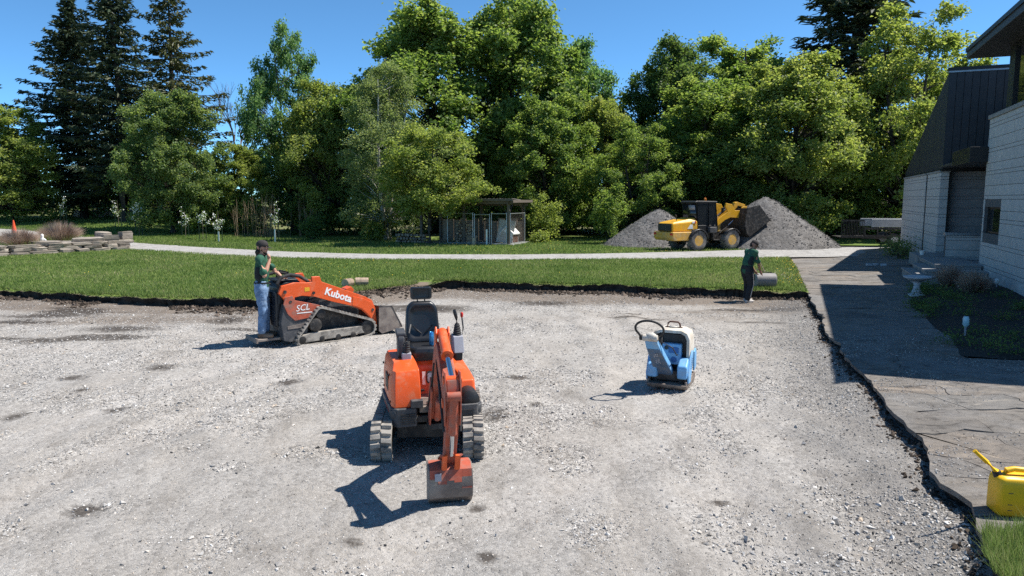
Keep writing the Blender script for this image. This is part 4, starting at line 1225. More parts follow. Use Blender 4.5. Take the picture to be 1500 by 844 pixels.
# blossom saplings with stakes on the rear grass
M['blossom'] = surf('white_blossom', (0.78, 0.78, 0.74), 0.7)
M['stake'] = surf('green_stake', (0.018, 0.035, 0.02), 0.6)
M['tan_bark'] = surf('sapling_bark', (0.16, 0.13, 0.10), 0.9)
def sapling(x, y, h, dens, label, guard=False, seed=1, spread=0.35):
    root = empty('blossom_sapling', (x, y, float(ground_z(x, y))), 0, label, 'sapling', 'blossom saplings on the rear grass')
    rr = random.Random(seed)
    mb = MB(); mb.tube([(0, 0, -0.05), (0.03, 0, h * 0.5), (0.0, 0.02, h)], [0.022, 0.016, 0.006], 5)
    tips = []
    for i in range(8):
        t = rr.uniform(0.35, 0.9); a = rr.uniform(0, 6.28); L = spread * rr.uniform(0.5, 1.2)
        p = Vector((0, 0, h * t)); q_ = p + Vector((math.cos(a) * L, math.sin(a) * L, L * 0.9))
        mb.tube([p, q_], [0.009, 0.004], 3); tips += [p.lerp(q_, 0.4), p.lerp(q_, 0.7), q_]
    mb.build('stem', M['tan_bark'], root, smooth=None)
    r_ = np.random.default_rng(seed)
    for nm, cnt, mt, ls in (('blossom', int(85 * dens), M['blossom'], 0.075), ('foliage', int(110), M['leaf_mid'], 0.07)):
        P = np.array([tuple(tips[i]) for i in r_.integers(0, len(tips), cnt)]) + r_.normal(0, 0.07, (cnt, 3))
        V = leaf_quads(P, unit(r_.normal(size=(cnt, 3))), ls, ls, r_)
        me = np_mesh(nm, V, np.arange(len(V)).reshape(-1, 4), [mt], False, {'rnd': np.full(len(V), 0.5)})
        link_mesh(nm, me, None, root)
    for sx in (-0.22, 0.22):
        sb = MB(); sb.box((sx, 0.0, h * 0.32), (0.035, 0.035, h * 0.64 + 0.1)); sb.build('stake', M['stake'], root)
    if guard:
        gb = MB(); gb.cyl((0, 0, 0), (0, 0, h * 0.34), 0.05, 0.045, 10); gb.build('trunk_guard', M['white_paint'], root)
for a in [
 (-38.8, 57, 2.1, 3.0, 'white flowering sapling farthest to the left', False, 1, 0.28),
 (-33.0, 53, 1.9, 0.8, 'sparse sapling behind the larger tuft of dry grass', False, 2, 0.35),
 (-29.0, 53, 1.9, 0.9, 'sapling just left of the shadow under the bronze maple', False, 3, 0.4),
 (-24.4, 47.0, 1.9, 1.6, 'bushy white sapling in front of the bronze maple', False, 4, 0.45),
 (-21.6, 47.5, 1.7, 0.8, 'thin sapling, left one of the cluster near the dry stems', False, 5, 0.35),
 (-19.6, 45.5, 1.6, 1.2, 'low spreading white sapling in the middle of the cluster', False, 6, 0.45),
 (-17.9, 43.8, 1.9, 1.3, 'sapling with white trunk guard in the cluster left of the standing man', True, 7, 0.35),
 (-14.2, 43.0, 2.4, 0.9, 'tall sapling with white trunk guard right behind the standing man', True, 8, 0.3),
]: sapling(*a)

# ================================================================== HOUSE (right)
M['block'] = surf('painted_block', (0.47, 0.465, 0.455), 0.8, var=0.10, scale=5, dust=0.12, dust_col=(0.33, 0.33, 0.33), bmp=0.12, bscale=30, per_obj=0.03)
M['block_grey'] = surf('grey_block', (0.24, 0.24, 0.245), 0.85, var=0.12, scale=5, bmp=0.35, bscale=30, per_obj=0.06)
M['metal_dark'] = surf('dark_metal_cladding', (0.030, 0.035, 0.041), 0.6, metal=0.0, var=0.15, scale=3, bmp=0.04, per_obj=0.10)
M['trim_black'] = surf('black_trim', (0.012, 0.013, 0.014), 0.45, var=0.2)
M['fascia'] = surf('charcoal_fascia', (0.040, 0.043, 0.047), 0.5, var=0.1)
M['mortar'] = surf('recessed_mortar', (0.11, 0.11, 0.112), 0.95, var=0.2)
M['concrete'] = surf('pale_concrete', (0.26, 0.26, 0.255), 0.85, var=0.15, dust=0.2, bmp=0.3)
M['flashing'] = surf('metal_flashing', (0.30, 0.33, 0.36), 0.35, metal=0.6)
house = empty('house', (14.7, 22.5, 0), R(-21.65), 'modern pale block house with black metal upper storey at the right edge', 'house')
def part(mb, name, mat, parent, bevel=0.0, smooth=35): return mb.build(name, M[mat] if isinstance(mat, str) else mat, parent, bevel, smooth)

COURSES = (0.33, 0.11, 0.24, 0.33, 0.11, 0.30)
def block_wall(parent, axis_, face, a0, a1, z0, z1, mat, course=0.245, length=1.2, holes=(), depth=0.05, sgn=-1, cap=None):
    """courses of blocks standing proud of a mortar core; axis_ 'x': wall lies in plane x=face, runs along y"""
    core = MB()
    t0, t1 = face - sgn * 0.012, face - sgn * 0.26
    lo, hi = min(t0, t1), max(t0, t1)
    hs = list(holes)
    if not hs:
        core.bb(*((lo, hi, a0, a1) if axis_ == 'x' else (a0, a1, lo, hi)), z0, z1)
    else:
        (h0, h1, hz0, hz1) = hs[0]
        for (b0, b1, c0, c1) in ((a0, h0, z0, z1), (h1, a1, z0, z1), (h0, h1, z0, hz0), (h0, h1, hz1, z1)):
            if b1 - b0 > 0.01 and c1 - c0 > 0.01:
                core.bb(*((lo, hi, b0, b1) if axis_ == 'x' else (b0, b1, lo, hi)), c0, c1)
    wall = part(core, 'wall', 'mortar', parent)
    cache = {}
    z = z0; row = 0; g = 0.007
    while z < z1 - 0.03:
        h = min(COURSES[row % len(COURSES)], z1 - z)
        a = a0 - (0.5 * length if row % 2 else 0)
        while a < a1 - 0.02:
            s0, s1 = max(a, a0), min(a + length, a1)
            segs = [(s0, s1)]
            for (h0, h1, hz0, hz1) in hs:
                if z + h > hz0 + 0.02 and z < hz1 - 0.02:
                    segs = [(p, q) for (p, q) in ((s0, min(s1, h0)), (max(s0, h1), s1)) if q - p > 0.03]
            for (p, q) in segs:
                if q - p < 0.03: continue
                key = (round(q - p, 2), round(h, 2))
                if key not in cache:
                    b = MB(); w_ = q - p - 0.003
                    b.bb(*((-depth, 0, -w_ / 2, w_ / 2) if axis_ == 'x' else (-w_ / 2, w_ / 2, -depth, 0)), -h / 2 + g, h / 2 - g)
                    cache[key] = b.mesh('block', M[mat], None)
                loc = (face - sgn * depth if sgn > 0 else face + depth, (p + q) / 2, z + h / 2) if axis_ == 'x' else ((p + q) / 2, face + depth if sgn < 0 else face - depth, z + h / 2)
                o = link_mesh('block', cache[key], None, wall, loc)
                if random.random() < 0.6: o.location[0 if axis_ == 'x' else 1] += random.uniform(-0.004, 0.004)
            a += length
        z += h; row += 1
    return wall

wallA = block_wall(house, 'x', 0.0, -12.0, 0.0, 0.42, 5.28, 'block', length=2.3, holes=[(-2.1, -0.16, 1.82, 2.62)])
b = MB(); b.bb(-0.05, 0.34, -12.05, 0.03, 5.28, 5.40); part(b, 'wall_cap', 'concrete', house, 0.01)
b = MB(); b.bb(-0.04, 0.30, -12.0, 0.015, 0.05, 0.415); part(b, 'plinth', 'concrete', house)
b = MB(); b.bb(0.28, 8.0, -11.95, -0.02, 0.1, 5.3); part(b, 'house_core', 'block_grey', house)
win = MB(); win.bb(0.10, 0.16, -2.1, -2.04, 1.82, 2.62); win.bb(0.10, 0.16, -0.22, -0.16, 1.82, 2.62); win.bb(0.10, 0.16, -2.04, -0.22, 2.56, 2.62); win.bb(0.10, 0.16, -2.04, -0.22, 1.82, 1.88)
win = part(win, 'window', 'trim_black', house)
b = MB(); b.bb(0.125, 0.135, -2.05, -0.21, 1.87, 2.57); part(b, 'pane', 'glass_dark', win)
# clerestory band under the roof
cl = MB()
for (y0, y1) in ((-1.9, -1.3), (-4.0, -3.25), (-6.4, -5.9), (-8.6, -8.1), (-10.0, -9.6)): cl.bb(0.10, 0.26, y0, y1, 5.40, 7.2)
cl.bb(0.12, 0.24, -10.0, -1.3, 5.40, 5.46); cl.bb(0.12, 0.24, -10.0, -1.3, 7.06, 7.2)
clr = part(cl, 'clerestory_frame', 'trim_black', house)
for (y0, y1) in ((-3.25, -1.9), (-5.9, -4.0), (-8.1, -6.4), (-9.6, -8.6)):
    b = MB(); b.bb(0.165, 0.175, y0, y1, 5.46, 7.06); part(b, 'pane', 'glass_dark', clr)
b = MB(); b.bb(0.30, 8.0, -10.0, -1.32, 5.3, 7.2); part(b, 'upper_storey', 'trim_black', house)
rf = MB(); rf.prism([(-0.68, 7.21), (9.0, 7.21), (9.0, 7.50), (4.0, 7.9), (-0.68, 7.47)], 'y', -12.0, 0.45)
roof = part(rf, 'roof', 'fascia', house, 0.01)
b = MB(); b.bb(-0.72, -0.683, -12.0, 0.45, 7.40, 7.52); part(b, 'gutter', 'trim_black', roof)

# far wing: block base, metal wedge above
block_wall(house, 'x', -0.41, 5.1, 8.1, 0.42, 3.86, 'block', length=2.3)
block_wall(house, 'x', -0.41, 8.45, 15.3, 0.42, 3.86, 'block', length=2.3)
b = MB(); b.bb(-0.38, -0.2, 8.1, 8.45, 0.42, 3.95); part(b, 'downpipe_recess', 'trim_black', house)
b = MB(); b.bb(-0.45, -0.1, 5.06, 8.1, 3.86, 3.93); b.bb(-0.45, -0.1, 8.45, 15.3, 3.86, 3.93); part(b, 'wall_cap', 'concrete', house)
block_wall(house, 'y', 5.088, -0.40, -0.14, 0.42, 3.86, 'block')
b = MB(); b.bb(-0.14, -0.06, 5.16, 5.5, 0.42, 3.9); part(b, 'door_jamb', 'trim_black', house)
block_wall(house, 'y', 5.5, -0.06, 3.0, 0.42, 3.9, 'block_grey', length=1.4)
b = MB(); b.bb(-0.1, 8, 5.75, 15.2, 0.1, 3.9); part(b, 'house_core', 'block_grey', house)
b = MB(); b.bb(1.7, 8.0, -0.01, 5.03, 0.1, 6.2); part(b, 'entrance_core', 'block_grey', house)
wd = MB(); wd.prism([(5.08, 3.95), (15.25, 3.95), (15.25, 4.18), (5.08, 7.55)], 'x', -0.34, 8.0)
wedge = part(wd, 'metal_roof_wedge', 'metal_dark', house)
xx_ = -0.38
while xx_ < 5.0:
    b = MB(); b.bb(xx_ + 0.009, xx_ + 0.241, 5.035, 5.085, 3.96, 7.50)
    part(b, 'metal_panel', 'metal_dark', wedge); xx_ += 0.25
y_ = 5.04
while y_ < 15.1:
    y2_ = min(y_ + 0.30, 15.2)
    zt = lambda t: 7.53 + (4.17 - 7.53) * (t - 5.08) / (15.25 - 5.08)
    b = MB(); b.prism([(y_ + 0.012, 3.96), (y2_ - 0.012, 3.96), (y2_ - 0.012, zt(y2_)), (y_ + 0.012, zt(y_ + 0.01))], 'x', -0.385, -0.335)
    part(b, 'metal_panel', 'metal_dark', wedge); y_ += 0.30
b = MB(); b.bb(-0.41, 8.0, 5.0, 5.12, 7.50, 7.56); part(b, 'flashing', 'flashing', wedge)
b = MB(); b.bb(-0.43, 8.0, 4.98, 5.14, 7.56, 7.68); part(b, 'parapet_cap', 'trim_black', wedge)
b = MB(); b.bb(-0.44, -0.30, 5.02, 15.2, 3.935, 3.97); b.bb(-0.44, 3.0, 4.98, 5.02, 3.90, 3.985); part(b, 'drip_edge', 'trim_black', wedge)
# entrance: canopy, porch wall and steps
b = MB(); b.bb(-0.5, -0.01, -0.15, 0.5, 3.98, 4.46); b.bb(-0.5, 1.5, 0.5, 2.6, 3.98, 4.46); part(b, 'canopy_beam', 'trim_black', house, 0.01)
b = MB(); b.prism([(-0.5, 4.02), (1.2, 4.02), (1.2, 4.16), (-0.5, 4.10)], 'y', 2.6, 4.97); part(b, 'canopy', 'fascia', house, 0.01)
pw = block_wall(house, 'y', 2.5, -0.52, 1.2, 0.42, 1.60, 'block', length=1.4)
b = MB(); b.bb(-0.57, 1.2, 2.45, 2.80, 1.60, 1.70); part(b, 'porch_wall_cap', 'flashing', house, 0.01)
for (x0, y0, y1, zt_) in ((-2.0, -1.9, 1.0, 0.56), (-1.65, -1.4, 1.35, 0.70), (-1.3, -0.7, 2.44, 0.84)):
    b = MB(); b.bb(x0, -0.06, y0, y1, zt_ - 0.14 - 0.14 * (zt_ < 0.6), zt_ - 0.05); b.bb(x0 - 0.03, -0.06, y0 - 0.03, y1 + 0.03, zt_ - 0.05, zt_)
    part(b, 'step', 'concrete', house, 0.01)
b = MB(); b.bb(-1.3, -0.06, 2.85, 5.0, 0.42, 0.84); part(b, 'landing', 'concrete', house)

# ------------------------------------------------------------------ things round the entrance
def P2(lx_, ly_):
    c_, s_ = math.cos(R(-21.65)), math.sin(R(-21.65))
    return (14.7 + lx_ * c_ - ly_ * s_, 22.5 + lx_ * s_ + ly_ * c_)
M['stone_pale'] = surf('cast_stone', (0.45, 0.47, 0.50), 0.75, var=0.12, bmp=0.3)
bz = float(patio_z(10.75, 18.9)) + 0.03
bath = empty('bird_bath', (10.75, 18.9, bz), 0, 'pale cast stone bird bath in the shade before the steps', 'bird bath')
b = MB(); b.lathe([(0.19, 0), (0.20, 0.05), (0.13, 0.10), (0.085, 0.2), (0.075, 0.30), (0.10, 0.38), (0.16, 0.42)], n=20); part(b, 'pedestal', 'stone_pale', bath)
b = MB(); b.lathe([(0.10, 0.42), (0.27, 0.46), (0.335, 0.505), (0.34, 0.535), (0.31, 0.535), (0.20, 0.50), (0.02, 0.485)], n=32); part(b, 'basin', 'stone_pale', bath)

M['grass_dry'] = attr_mat('dry_ornamental_grass', [(0, (0.17, 0.11, 0.08)), (0.5, (0.42, 0.31, 0.24)), (1, (0.62, 0.50, 0.41))], 0.8, 0.4)
def ornamental(x, y, z, r, h, label, n=2200, seed=1, w=0.018, green=True):
    root = empty('ornamental_grass', (x, y, z), 0, label, 'grass clump')
    r_ = np.random.default_rng(seed)
    a = r_.uniform(0, 6.283, n); rad = np.sqrt(r_.random(n)); hh = h * r_.uniform(0.45, 1.0, n)
    b0 = np.stack([np.cos(a) * rad * r * 0.35, np.sin(a) * rad * r * 0.35, 0 * a], -1)
    tip = np.stack([np.cos(a) * rad * r * r_.uniform(0.7, 1.1, n), np.sin(a) * rad * r * r_.uniform(0.7, 1.1, n), hh * (1.05 - 0.45 * rad ** 2)], -1)
    mid = b0 * 0.45 + tip * 0.55 + np.array([0, 0, 1]) * (hh * 0.10)[:, None]
    s_ = np.stack([-np.sin(a + 1), np.cos(a + 1), 0 * a], -1) * w / 2
    V = np.stack([b0 - s_, b0 + s_, mid + s_ * 0.8, mid - s_ * 0.8, tip], 1).reshape(-1, 3)
    base = (np.arange(n) * 5)[:, None]
    F = np.concatenate([base + np.array([0, 1, 2]), base + np.array([0, 2, 3]), base + np.array([3, 2, 4])], 0)
    link_mesh('blades', np_mesh('blades', V, F, [M['grass_dry']], False, {'rnd': np.repeat(np.clip(r_.normal(0.5, 0.25, n), 0, 1), 5)}), None, root)
    if green:
        m_ = n // 5
        P_ = np.stack([np.cos(a[:m_]) * rad[:m_] * r * 0.8, np.sin(a[:m_]) * rad[:m_] * r * 0.8, 0 * a[:m_]], -1)
        blades('new_shoots', P_, hh[:m_] * 0.45, w, M['blade'], root, seed)
    return root
for i, (lx_, ly_, r_, h_, lab) in enumerate([(-1.2, -2.6, 0.55, 0.75, 'dry shaded grass clump beside the steps, nearest the porch wall'), (-0.9, -4.0, 0.6, 0.7, 'dry shaded grass clump under the small dark window')]):
    x, y = P2(lx_, ly_); ornamental(x, y, float(patio_z(x, y)) + 0.03, r_, h_, lab, 900, 71 + i, 0.014, False)
for i, (lx_, ly_, h_, lab) in enumerate([(-1.3, 10.0, 0.8, 'scruffy dark shrub in the shade by the trailer wheel'), (-1.2, 8.2, 0.8, 'scruffy low shrub at the foot of the far house wall')]):
    x, y = P2(lx_, ly_)
    o = shrub('shrub', x, y, 0.7, h_, 'leaf_bronze', lab, 311 + i, 650, 0.08); o.location.z = float(patio_z(x, y))
M['lamp_glass'] = surf('solar_lamp_glass', (0.35, 0.55, 0.62), 0.2, var=0.1)
for i, (x, y, lab, h_) in enumerate([(8.6, 13.4, 'blue-topped solar garden light in the dark planting bed', 0.38), (8.35, 11.35, 'small pale garden light at the right edge of the bed', 0.26), (13.35, 19.6, 'short white garden light at the foot of the house wall', 0.28)]):
    z = float(patio_z(x, y)) + 0.03
    g_ = empty('garden_light', (x, y, z), 0, lab, 'garden light', 'lights in the planting bed')
    b = MB(); b.cyl((0, 0, -0.05), (0, 0, h_ * 0.5), 0.018, n=8); part(b, 'post', 'grey_plastic', g_)
    b = MB(); b.lathe([(0.035, h_ * 0.5), (0.055, h_ * 0.6), (0.055, h_ * 0.9), (0.04, h_)], n=14); part(b, 'lamp_head', 'lamp_glass' if i == 0 else 'white_paint', g_)
b = MB(); b.lathe([(0.07, 0), (0.09, 0.12), (0.10, 0.16), (0.085, 0.16), (0.07, 0.13)], n=16)
x, y = P2(-1.1, 3.3)
tag(part(b, 'flower_pot', 'white_paint', None), 'small white pot on the landing by the door', 'pot').location = (x, y, 0.84)
b = MB()
for i in range(3): b.box((0.27 * i, 0.05 * math.sin(i * 2), 0.04), (0.22, 0.14, 0.09), (0, 0, 0.3 * math.sin(i * 2)))
x, y = P2(-2.7, 4.6)
tag(part(b, 'edging_stones', 'stone_pale', None, 0.02), 'short row of pale edging stones left of the steps', 'edging').location = (x, y, float(patio_z(x, y)) + 0.02)

# small leafy plants in the bed so that the shade is not empty
def bed_plants():
    rr = random.Random(9); blobs = []
    for i in range(34):
        y = rr.uniform(10.7, 21.0); xl = float(patio_right(y)); x = xl - 0.05 + rr.random() * max(0.6, (13.4 + (y - 18) * 0.4) - xl - 0.9)
        blobs.append((x, y, float(patio_z(x, y)) + 0.12, 0.3, 0.3, rr.uniform(0.12, 0.25)))
    r_ = np.random.default_rng(5); Ps = []
    for (x, y, z, a, b_, c) in blobs: Ps.append(np.array([x, y, z]) + r_.normal(size=(150, 3)) * np.array([a * 0.5, b_ * 0.5, c * 0.5]))
    P_ = np.concatenate(Ps); n = len(P_)
    V = leaf_quads(P_, unit(np.array([0, 0, .8]) + r_.normal(0, 0.5, (n, 3))), 0.06 * r_.uniform(.6, 1.4, n), 0.03, r_)
    tag(link_mesh('bed_plants', np_mesh('bed_plants', V, np.arange(len(V)).reshape(-1, 4), [M['leaf_bronze']], False, {'rnd': np.repeat(r_.random(n) * 0.4, 4)})), 'low dark ground cover in the shaded planting bed', 'ground cover', kind='stuff')
bed_plants()

# ================================================================== TIMBER SHED
M['cut_wood'] = surf('fresh_cut_firewood', (0.58, 0.42, 0.28), 0.85, var=0.3, scale=10, per_obj=0.2, bmp=0.4)
M['old_wood'] = surf('old_split_firewood', (0.30, 0.225, 0.165), 0.9, var=0.35, scale=10, per_obj=0.3, bmp=0.4)
shed = empty('timber_shed', (-0.19, 40.7, 0.26), R(-20), 'open timber shed with grey roof and chain link front under the trees', 'shed')
M['roof_grey'] = surf('weathered_sheet_roof', (0.22, 0.20, 0.185), 0.7, metal=0.2, var=0.3, dust=0.4, dust_col=(0.20, 0.12, 0.08), scale=4)
posts = [(-5.5, 0), (-2.75, 0.0), (0, 0), (0, 2.6), (-5.5, 2.6), (-2.75, 2.6)]
for (x, y) in posts:
    b = MB(); b.box((x, y, 1.2), (0.15, 0.15, 2.4)); part(b, 'post', 'wood_grey', shed, 0.01)
for (x0, y0, x1, y1, z) in ((-5.7, 0, 0.2, 0, 2.42), (-5.7, 2.6, 0.2, 2.6, 2.30), (0, -0.2, 0, 2.8, 2.40), (-5.5, -0.2, -5.5, 2.8, 2.40)):
    b = MB(); b.box(((x0 + x1) / 2, (y0 + y1) / 2, z), (abs(x1 - x0) + 0.1, abs(y1 - y0) + 0.1, 0.20)); part(b, 'beam', 'wood_grey', shed, 0.008)
for (x, y, dx, dy) in ((0, 0, -0.6, 0), (-2.75, 0, -0.6, 0), (-2.75, 0, 0.6, 0), (-5.5, 0, 0.6, 0), (0, 0.0, 0, 0.7), (0, 2.6, 0, -0.7)):
    b = MB(); b.tube([(x, y, 1.7), (x + dx, y + dy, 2.35)], 0.055, 4); part(b, 'brace', 'wood_grey', shed)
for i in range(9):
    x0 = -6.0 + i * 0.71
    b = MB()
    prof = []
    for k in range(8):
        u = x0 + 0.70 * k / 7; prof.append((u, 0.02 * (k % 2)))
    vs_ = [(u, -0.45, 2.62 + w) for u, w in prof] + [(u, 3.0, 2.42 + w) for u, w in prof]
    b._add(vs_, [(k, k + 1, 9 + k, 8 + k) for k in range(7)])
    o = part(b, 'roof_sheet', 'roof_grey', shed); s_ = o.modifiers.new('thick', 'SOLIDIFY'); s_.thickness = 0.03
b = MB(); b.bb(-6.02, 0.42, -0.47, -0.43, 2.50, 2.63); part(b, 'fascia_board', 'wood_grey', shed)
b = MB(); b.bb(0.40, 0.44, -0.45, 3.0, 2.40, 2.55); part(b, 'fascia_board', 'wood_grey', shed)
b = MB(); b.bb(-5.6, 0.35, -0.25, 2.9, -0.05, 0.06); part(b, 'slab', 'concrete', shed)
for i in range(13):   # rear boarding, open at the top
    b = MB(); b.bb(-5.45 + i * 0.42, -5.06 + i * 0.42, 2.66, 2.70, 0.05, 1.35 + 0.10 * math.sin(i * 3)); part(b, 'back_board', 'old_wood', shed)

def link_panel(x0, y0, x1, y1, z0, z1, name, label, gate=False):
    root = empty(name, (0, 0, 0), 0, None, None, None, shed)
    fr = MB(); r_ = 0.024
    for (a, c) in (((x0, y0, z0), (x1, y1, z0)), ((x0, y0, z1), (x1, y1, z1)), ((x0, y0, z0 - 0.06), (x0, y0, z1 + 0.05)), ((x1, y1, z0 - 0.06), (x1, y1, z1 + 0.05))): fr.cyl(a, c, r_, n=8)
    part(fr, 'tube_frame', 'galv', root)
    L = math.hypot(x1 - x0, y1 - y0); H_ = z1 - z0; ux, uy = (x1 - x0) / L, (y1 - y0) / L
    w = MB(); st = 0.13; k = -H_
    while k < L:
        for sgn in (1, -1):
            a, c = (k, 0.0), (k + H_, H_)
            t0 = max(0, -a[0]); t1 = min(H_, L - a[0])
            if t1 - t0 > 0.02:
                p = (a[0] + t0, t0); q_ = (a[0] + t1, t1)
                if sgn < 0: p, q_ = (p[0], H_ - p[1]), (q_[0], H_ - q_[1])
                w.cyl((x0 + ux * p[0], y0 + uy * p[0], z0 + p[1]), (x0 + ux * q_[0], y0 + uy * q_[0], z0 + q_[1]), 0.0016, n=3)
        k += st
    part(w, 'wire_mesh', 'steel_dark', root, smooth=None)
link_panel(-3.75, -0.12, -2.15, -0.12, 0.08, 1.78, 'fence_panel', '')
link_panel(-2.05, -0.12, -1.12, -0.12, 0.12, 1.72, 'gate', '', True)
link_panel(-1.0, -0.12, -0.08, -0.12, 0.08, 1.78, 'fence_panel', '')
link_panel(0.10, 0.0, 0.10, 2.5, 0.08, 1.78, 'fence_panel', '')

def S2(lx_, ly_, lz=0.0):
    c_, s_ = math.cos(R(-20)), math.sin(R(-20))
    return (-0.19 + lx_ * c_ - ly_ * s_, 40.7 + lx_ * s_ + ly_ * c_, 0.26 + lz)
def split_log(seed, L=0.42, r=0.07):
    rr = random.Random(seed); b = MB(); n = rr.choice((4, 5, 6))
    ring = [(r * rr.uniform(0.7, 1.2) * math.cos(6.283 * k / n), r * rr.uniform(0.7, 1.2) * math.sin(6.283 * k / n)) for k in range(n)]
    b.prism(ring, 'y', -L / 2, L / 2); return b
logs = [split_log(i).mesh('split_log', None, None) for i in range(6)]
stack = empty('firewood_stack', S2(-2.9, 0.75), R(-20), 'stack of split firewood behind the chain link, pale logs spilling at its right', 'firewood')
rr = random.Random(12)
for i in range(64):
    col_, row_ = i % 8, i // 8
    x = -0.55 + col_ * 0.15 + rr.uniform(-0.02, 0.02); z = 0.14 + row_ * 0.155
    fresh = col_ >= 4
    if fresh and row_ > 9 - col_ + 2: continue
    o = link_mesh('split_log', logs[i % 6].copy(), None, stack, (x, rr.uniform(-0.06, 0.06) - (0.15 if fresh else 0), z), (rr.uniform(-.1, .1) * (3 if fresh else 1), rr.uniform(0, 6.28), rr.uniform(-.1, .1) * (5 if fresh else 1)))
    o.data.materials.append(M['cut_wood'] if fresh or i % 3 == 0 else M['old_wood'])
for i in range(26):
    o = link_mesh('split_log', logs[i % 6].copy(), None, stack, (0.35 + rr.uniform(-.25, .35), -0.45 + rr.uniform(-.1, .25), 0.10 + 0.10 * rr.randrange(4)), (rr.uniform(0, 6.28), rr.uniform(0, 6.28), rr.uniform(0, 6.28)))
    o.data.materials.append(M['cut_wood'])
ken = empty('dog_kennel', S2(-0.45, 1.35, 0.06), R(-28), 'small white dog kennel with red side inside the right bay of the shed', 'kennel')
b = MB(); b.prism([(-0.4, 0), (0.4, 0), (0.4, 0.55), (0, 0.9), (-0.4, 0.55)], 'y', -0.35, 0.35); part(b, 'wall', 'white_paint', ken)
b = MB(); b.prism([(-0.48, 0.50), (0, 0.93), (0.48, 0.50), (0.48, 0.56), (0, 0.99), (-0.48, 0.56)], 'y', -0.42, 0.42); part(b, 'roof', 'white_paint', ken)
b = MB(); b.bb(0.402, 0.415, -0.33, 0.30, 0.03, 0.48); part(b, 'side_panel', 'rust', ken)
b = MB(); b.bb(-0.16, 0.16, -0.362, -0.351, 0.05, 0.45); part(b, 'doorway', 'trim_black', ken)
o = MB(); o.bb(-0.5, 0.5, -0.015, 0.015, 0, 1.35)
pl = tag(part(o, 'plywood_sheet', 'white_worn', None), 'pale plywood sheet leaning inside the right bay of the shed', 'plywood'); pl.location = S2(-0.62, 0.9, 0.06); pl.rotation_euler = (R(-12), R(6), R(-20))
old = empty('log_stack', S2(-6.0, -0.1), R(-20), 'low grey stack of old logs left of the shed', 'firewood')
for i in range(30):
    row_, col_ = i // 10, i % 10
    o = link_mesh('split_log', logs[i % 6].copy(), None, old, (-1.0 + col_ * 0.2 + 0.1 * (row_ % 2), rr.uniform(-.05, .05), 0.10 + row_ * 0.19), (0, rr.uniform(0, 6.28), rr.uniform(-.1, .1)))
    o.scale = (1.4, 1.2, 1.4); o.data.materials.append(M['old_wood'])
b = MB(); b.cyl((0, 0, 0), (0, 0, 0.40), 0.11, 0.10, 12)
tag(part(b, 'wood_stump', 'cut_wood', None, 0.01), 'short log standing before the shed gate', 'log').location = S2(-1.95, -0.45)
b = MB(); b.box((0, 0, 0.45), (0.09, 0.09, 0.9))
tag(part(b, 'gate_post', 'white_paint', None, 0.005), 'short pale post in front of the shed fence', 'post').location = S2(-1.12, -0.55)

# ================================================================== RAISED STONE BED (left)
M['bed_stone'] = surf('weathered_ledge_rock', (0.27, 0.235, 0.195), 0.9, var=0.3, scale=2.5, dust=0.35, dust_scale=2, dust_col=(0.13, 0.12, 0.11), bmp=0.7, bscale=9, per_obj=0.22)
M['bed_soil'] = surf('stony_bed_soil', (0.20, 0.18, 0.16), 0.95, var=0.4, scale=8, bmp=0.9, bscale=20)
bed = empty('raised_stone_bed', (-23, 34, 0.26), 0, 'raised bed with a dry wall of flat ledge rocks at the far left', 'raised bed')
def rock_mesh(seed, sx, sy, sz):
    """flat broken ledge rock: angular outline, stepped bedding planes"""
    r_ = np.random.default_rng(seed)
    b = MB(); rings = []
    n = 9
    ang = np.sort(np.linspace(0, 2 * np.pi, n, endpoint=False) + r_.normal(0, 0.16, n))
    sq = np.maximum(np.abs(np.cos(ang)), np.abs(np.sin(ang)))
    rad = (1 / sq) ** 0.9 * r_.uniform(0.84, 1.06, n)
    tilt = r_.normal(0, 0.07, 2)
    for (z, k) in ((-0.5, 0.92), (-0.1, 1.0), (-0.08, 0.93), (0.22, 0.97), (0.24, 0.90), (0.46, 0.93), (0.5, 0.86)):
        jit = r_.normal(0, 0.035, (n, 2))
        rings.append([((np.cos(a) * q * k + j_[0]) * sx / 2, (np.sin(a) * q * k + j_[1]) * sy / 2, (z + tilt[0] * np.cos(a) + tilt[1] * np.sin(a)) * sz) for a, q, j_ in zip(ang, rad, jit)])
    b.loft(rings)
    return b
A_ = Vector((-25.4, 29.4)); B_ = Vector((-20.3, 37.4)); C_ = Vector((-23.6, 40.2))
def along(p, q, t): return p + (q - p) * t
rr = random.Random(4)
for (P_, Q_, row, z, h) in ((A_, B_, 0, 0.05, 0.22), (A_, B_, 1, 0.25, 0.19), (A_, B_, 2, 0.42, 0.17), (B_, C_, 0, 0.05, 0.22), (B_, C_, 1, 0.25, 0.19), (B_, C_, 2, 0.42, 0.17)):
    L = (Q_ - P_).length; d = 0.0; ang = math.atan2((Q_ - P_).y, (Q_ - P_).x)
    while d < L:
        ln = rr.uniform(0.55, 1.7)
        p = along(P_, Q_, min(1, (d + ln / 2) / L))
        inw = Vector((-(Q_ - P_).y, (Q_ - P_).x)).normalized() * (0.13 * row + rr.uniform(-0.10, 0.10))
        part(rock_mesh(rr.randrange(9999), ln * 1.0, 0.7, h * rr.uniform(0.85, 1.15)), 'stone', 'bed_stone', bed, smooth=15).matrix_local = Matrix.Translation((p.x + 23 + inw.x, p.y - 34 + inw.y, z + h / 2 - 0.12)) @ Matrix.Rotation(ang + rr.uniform(-.06, .06), 4, 'Z')
        d += ln
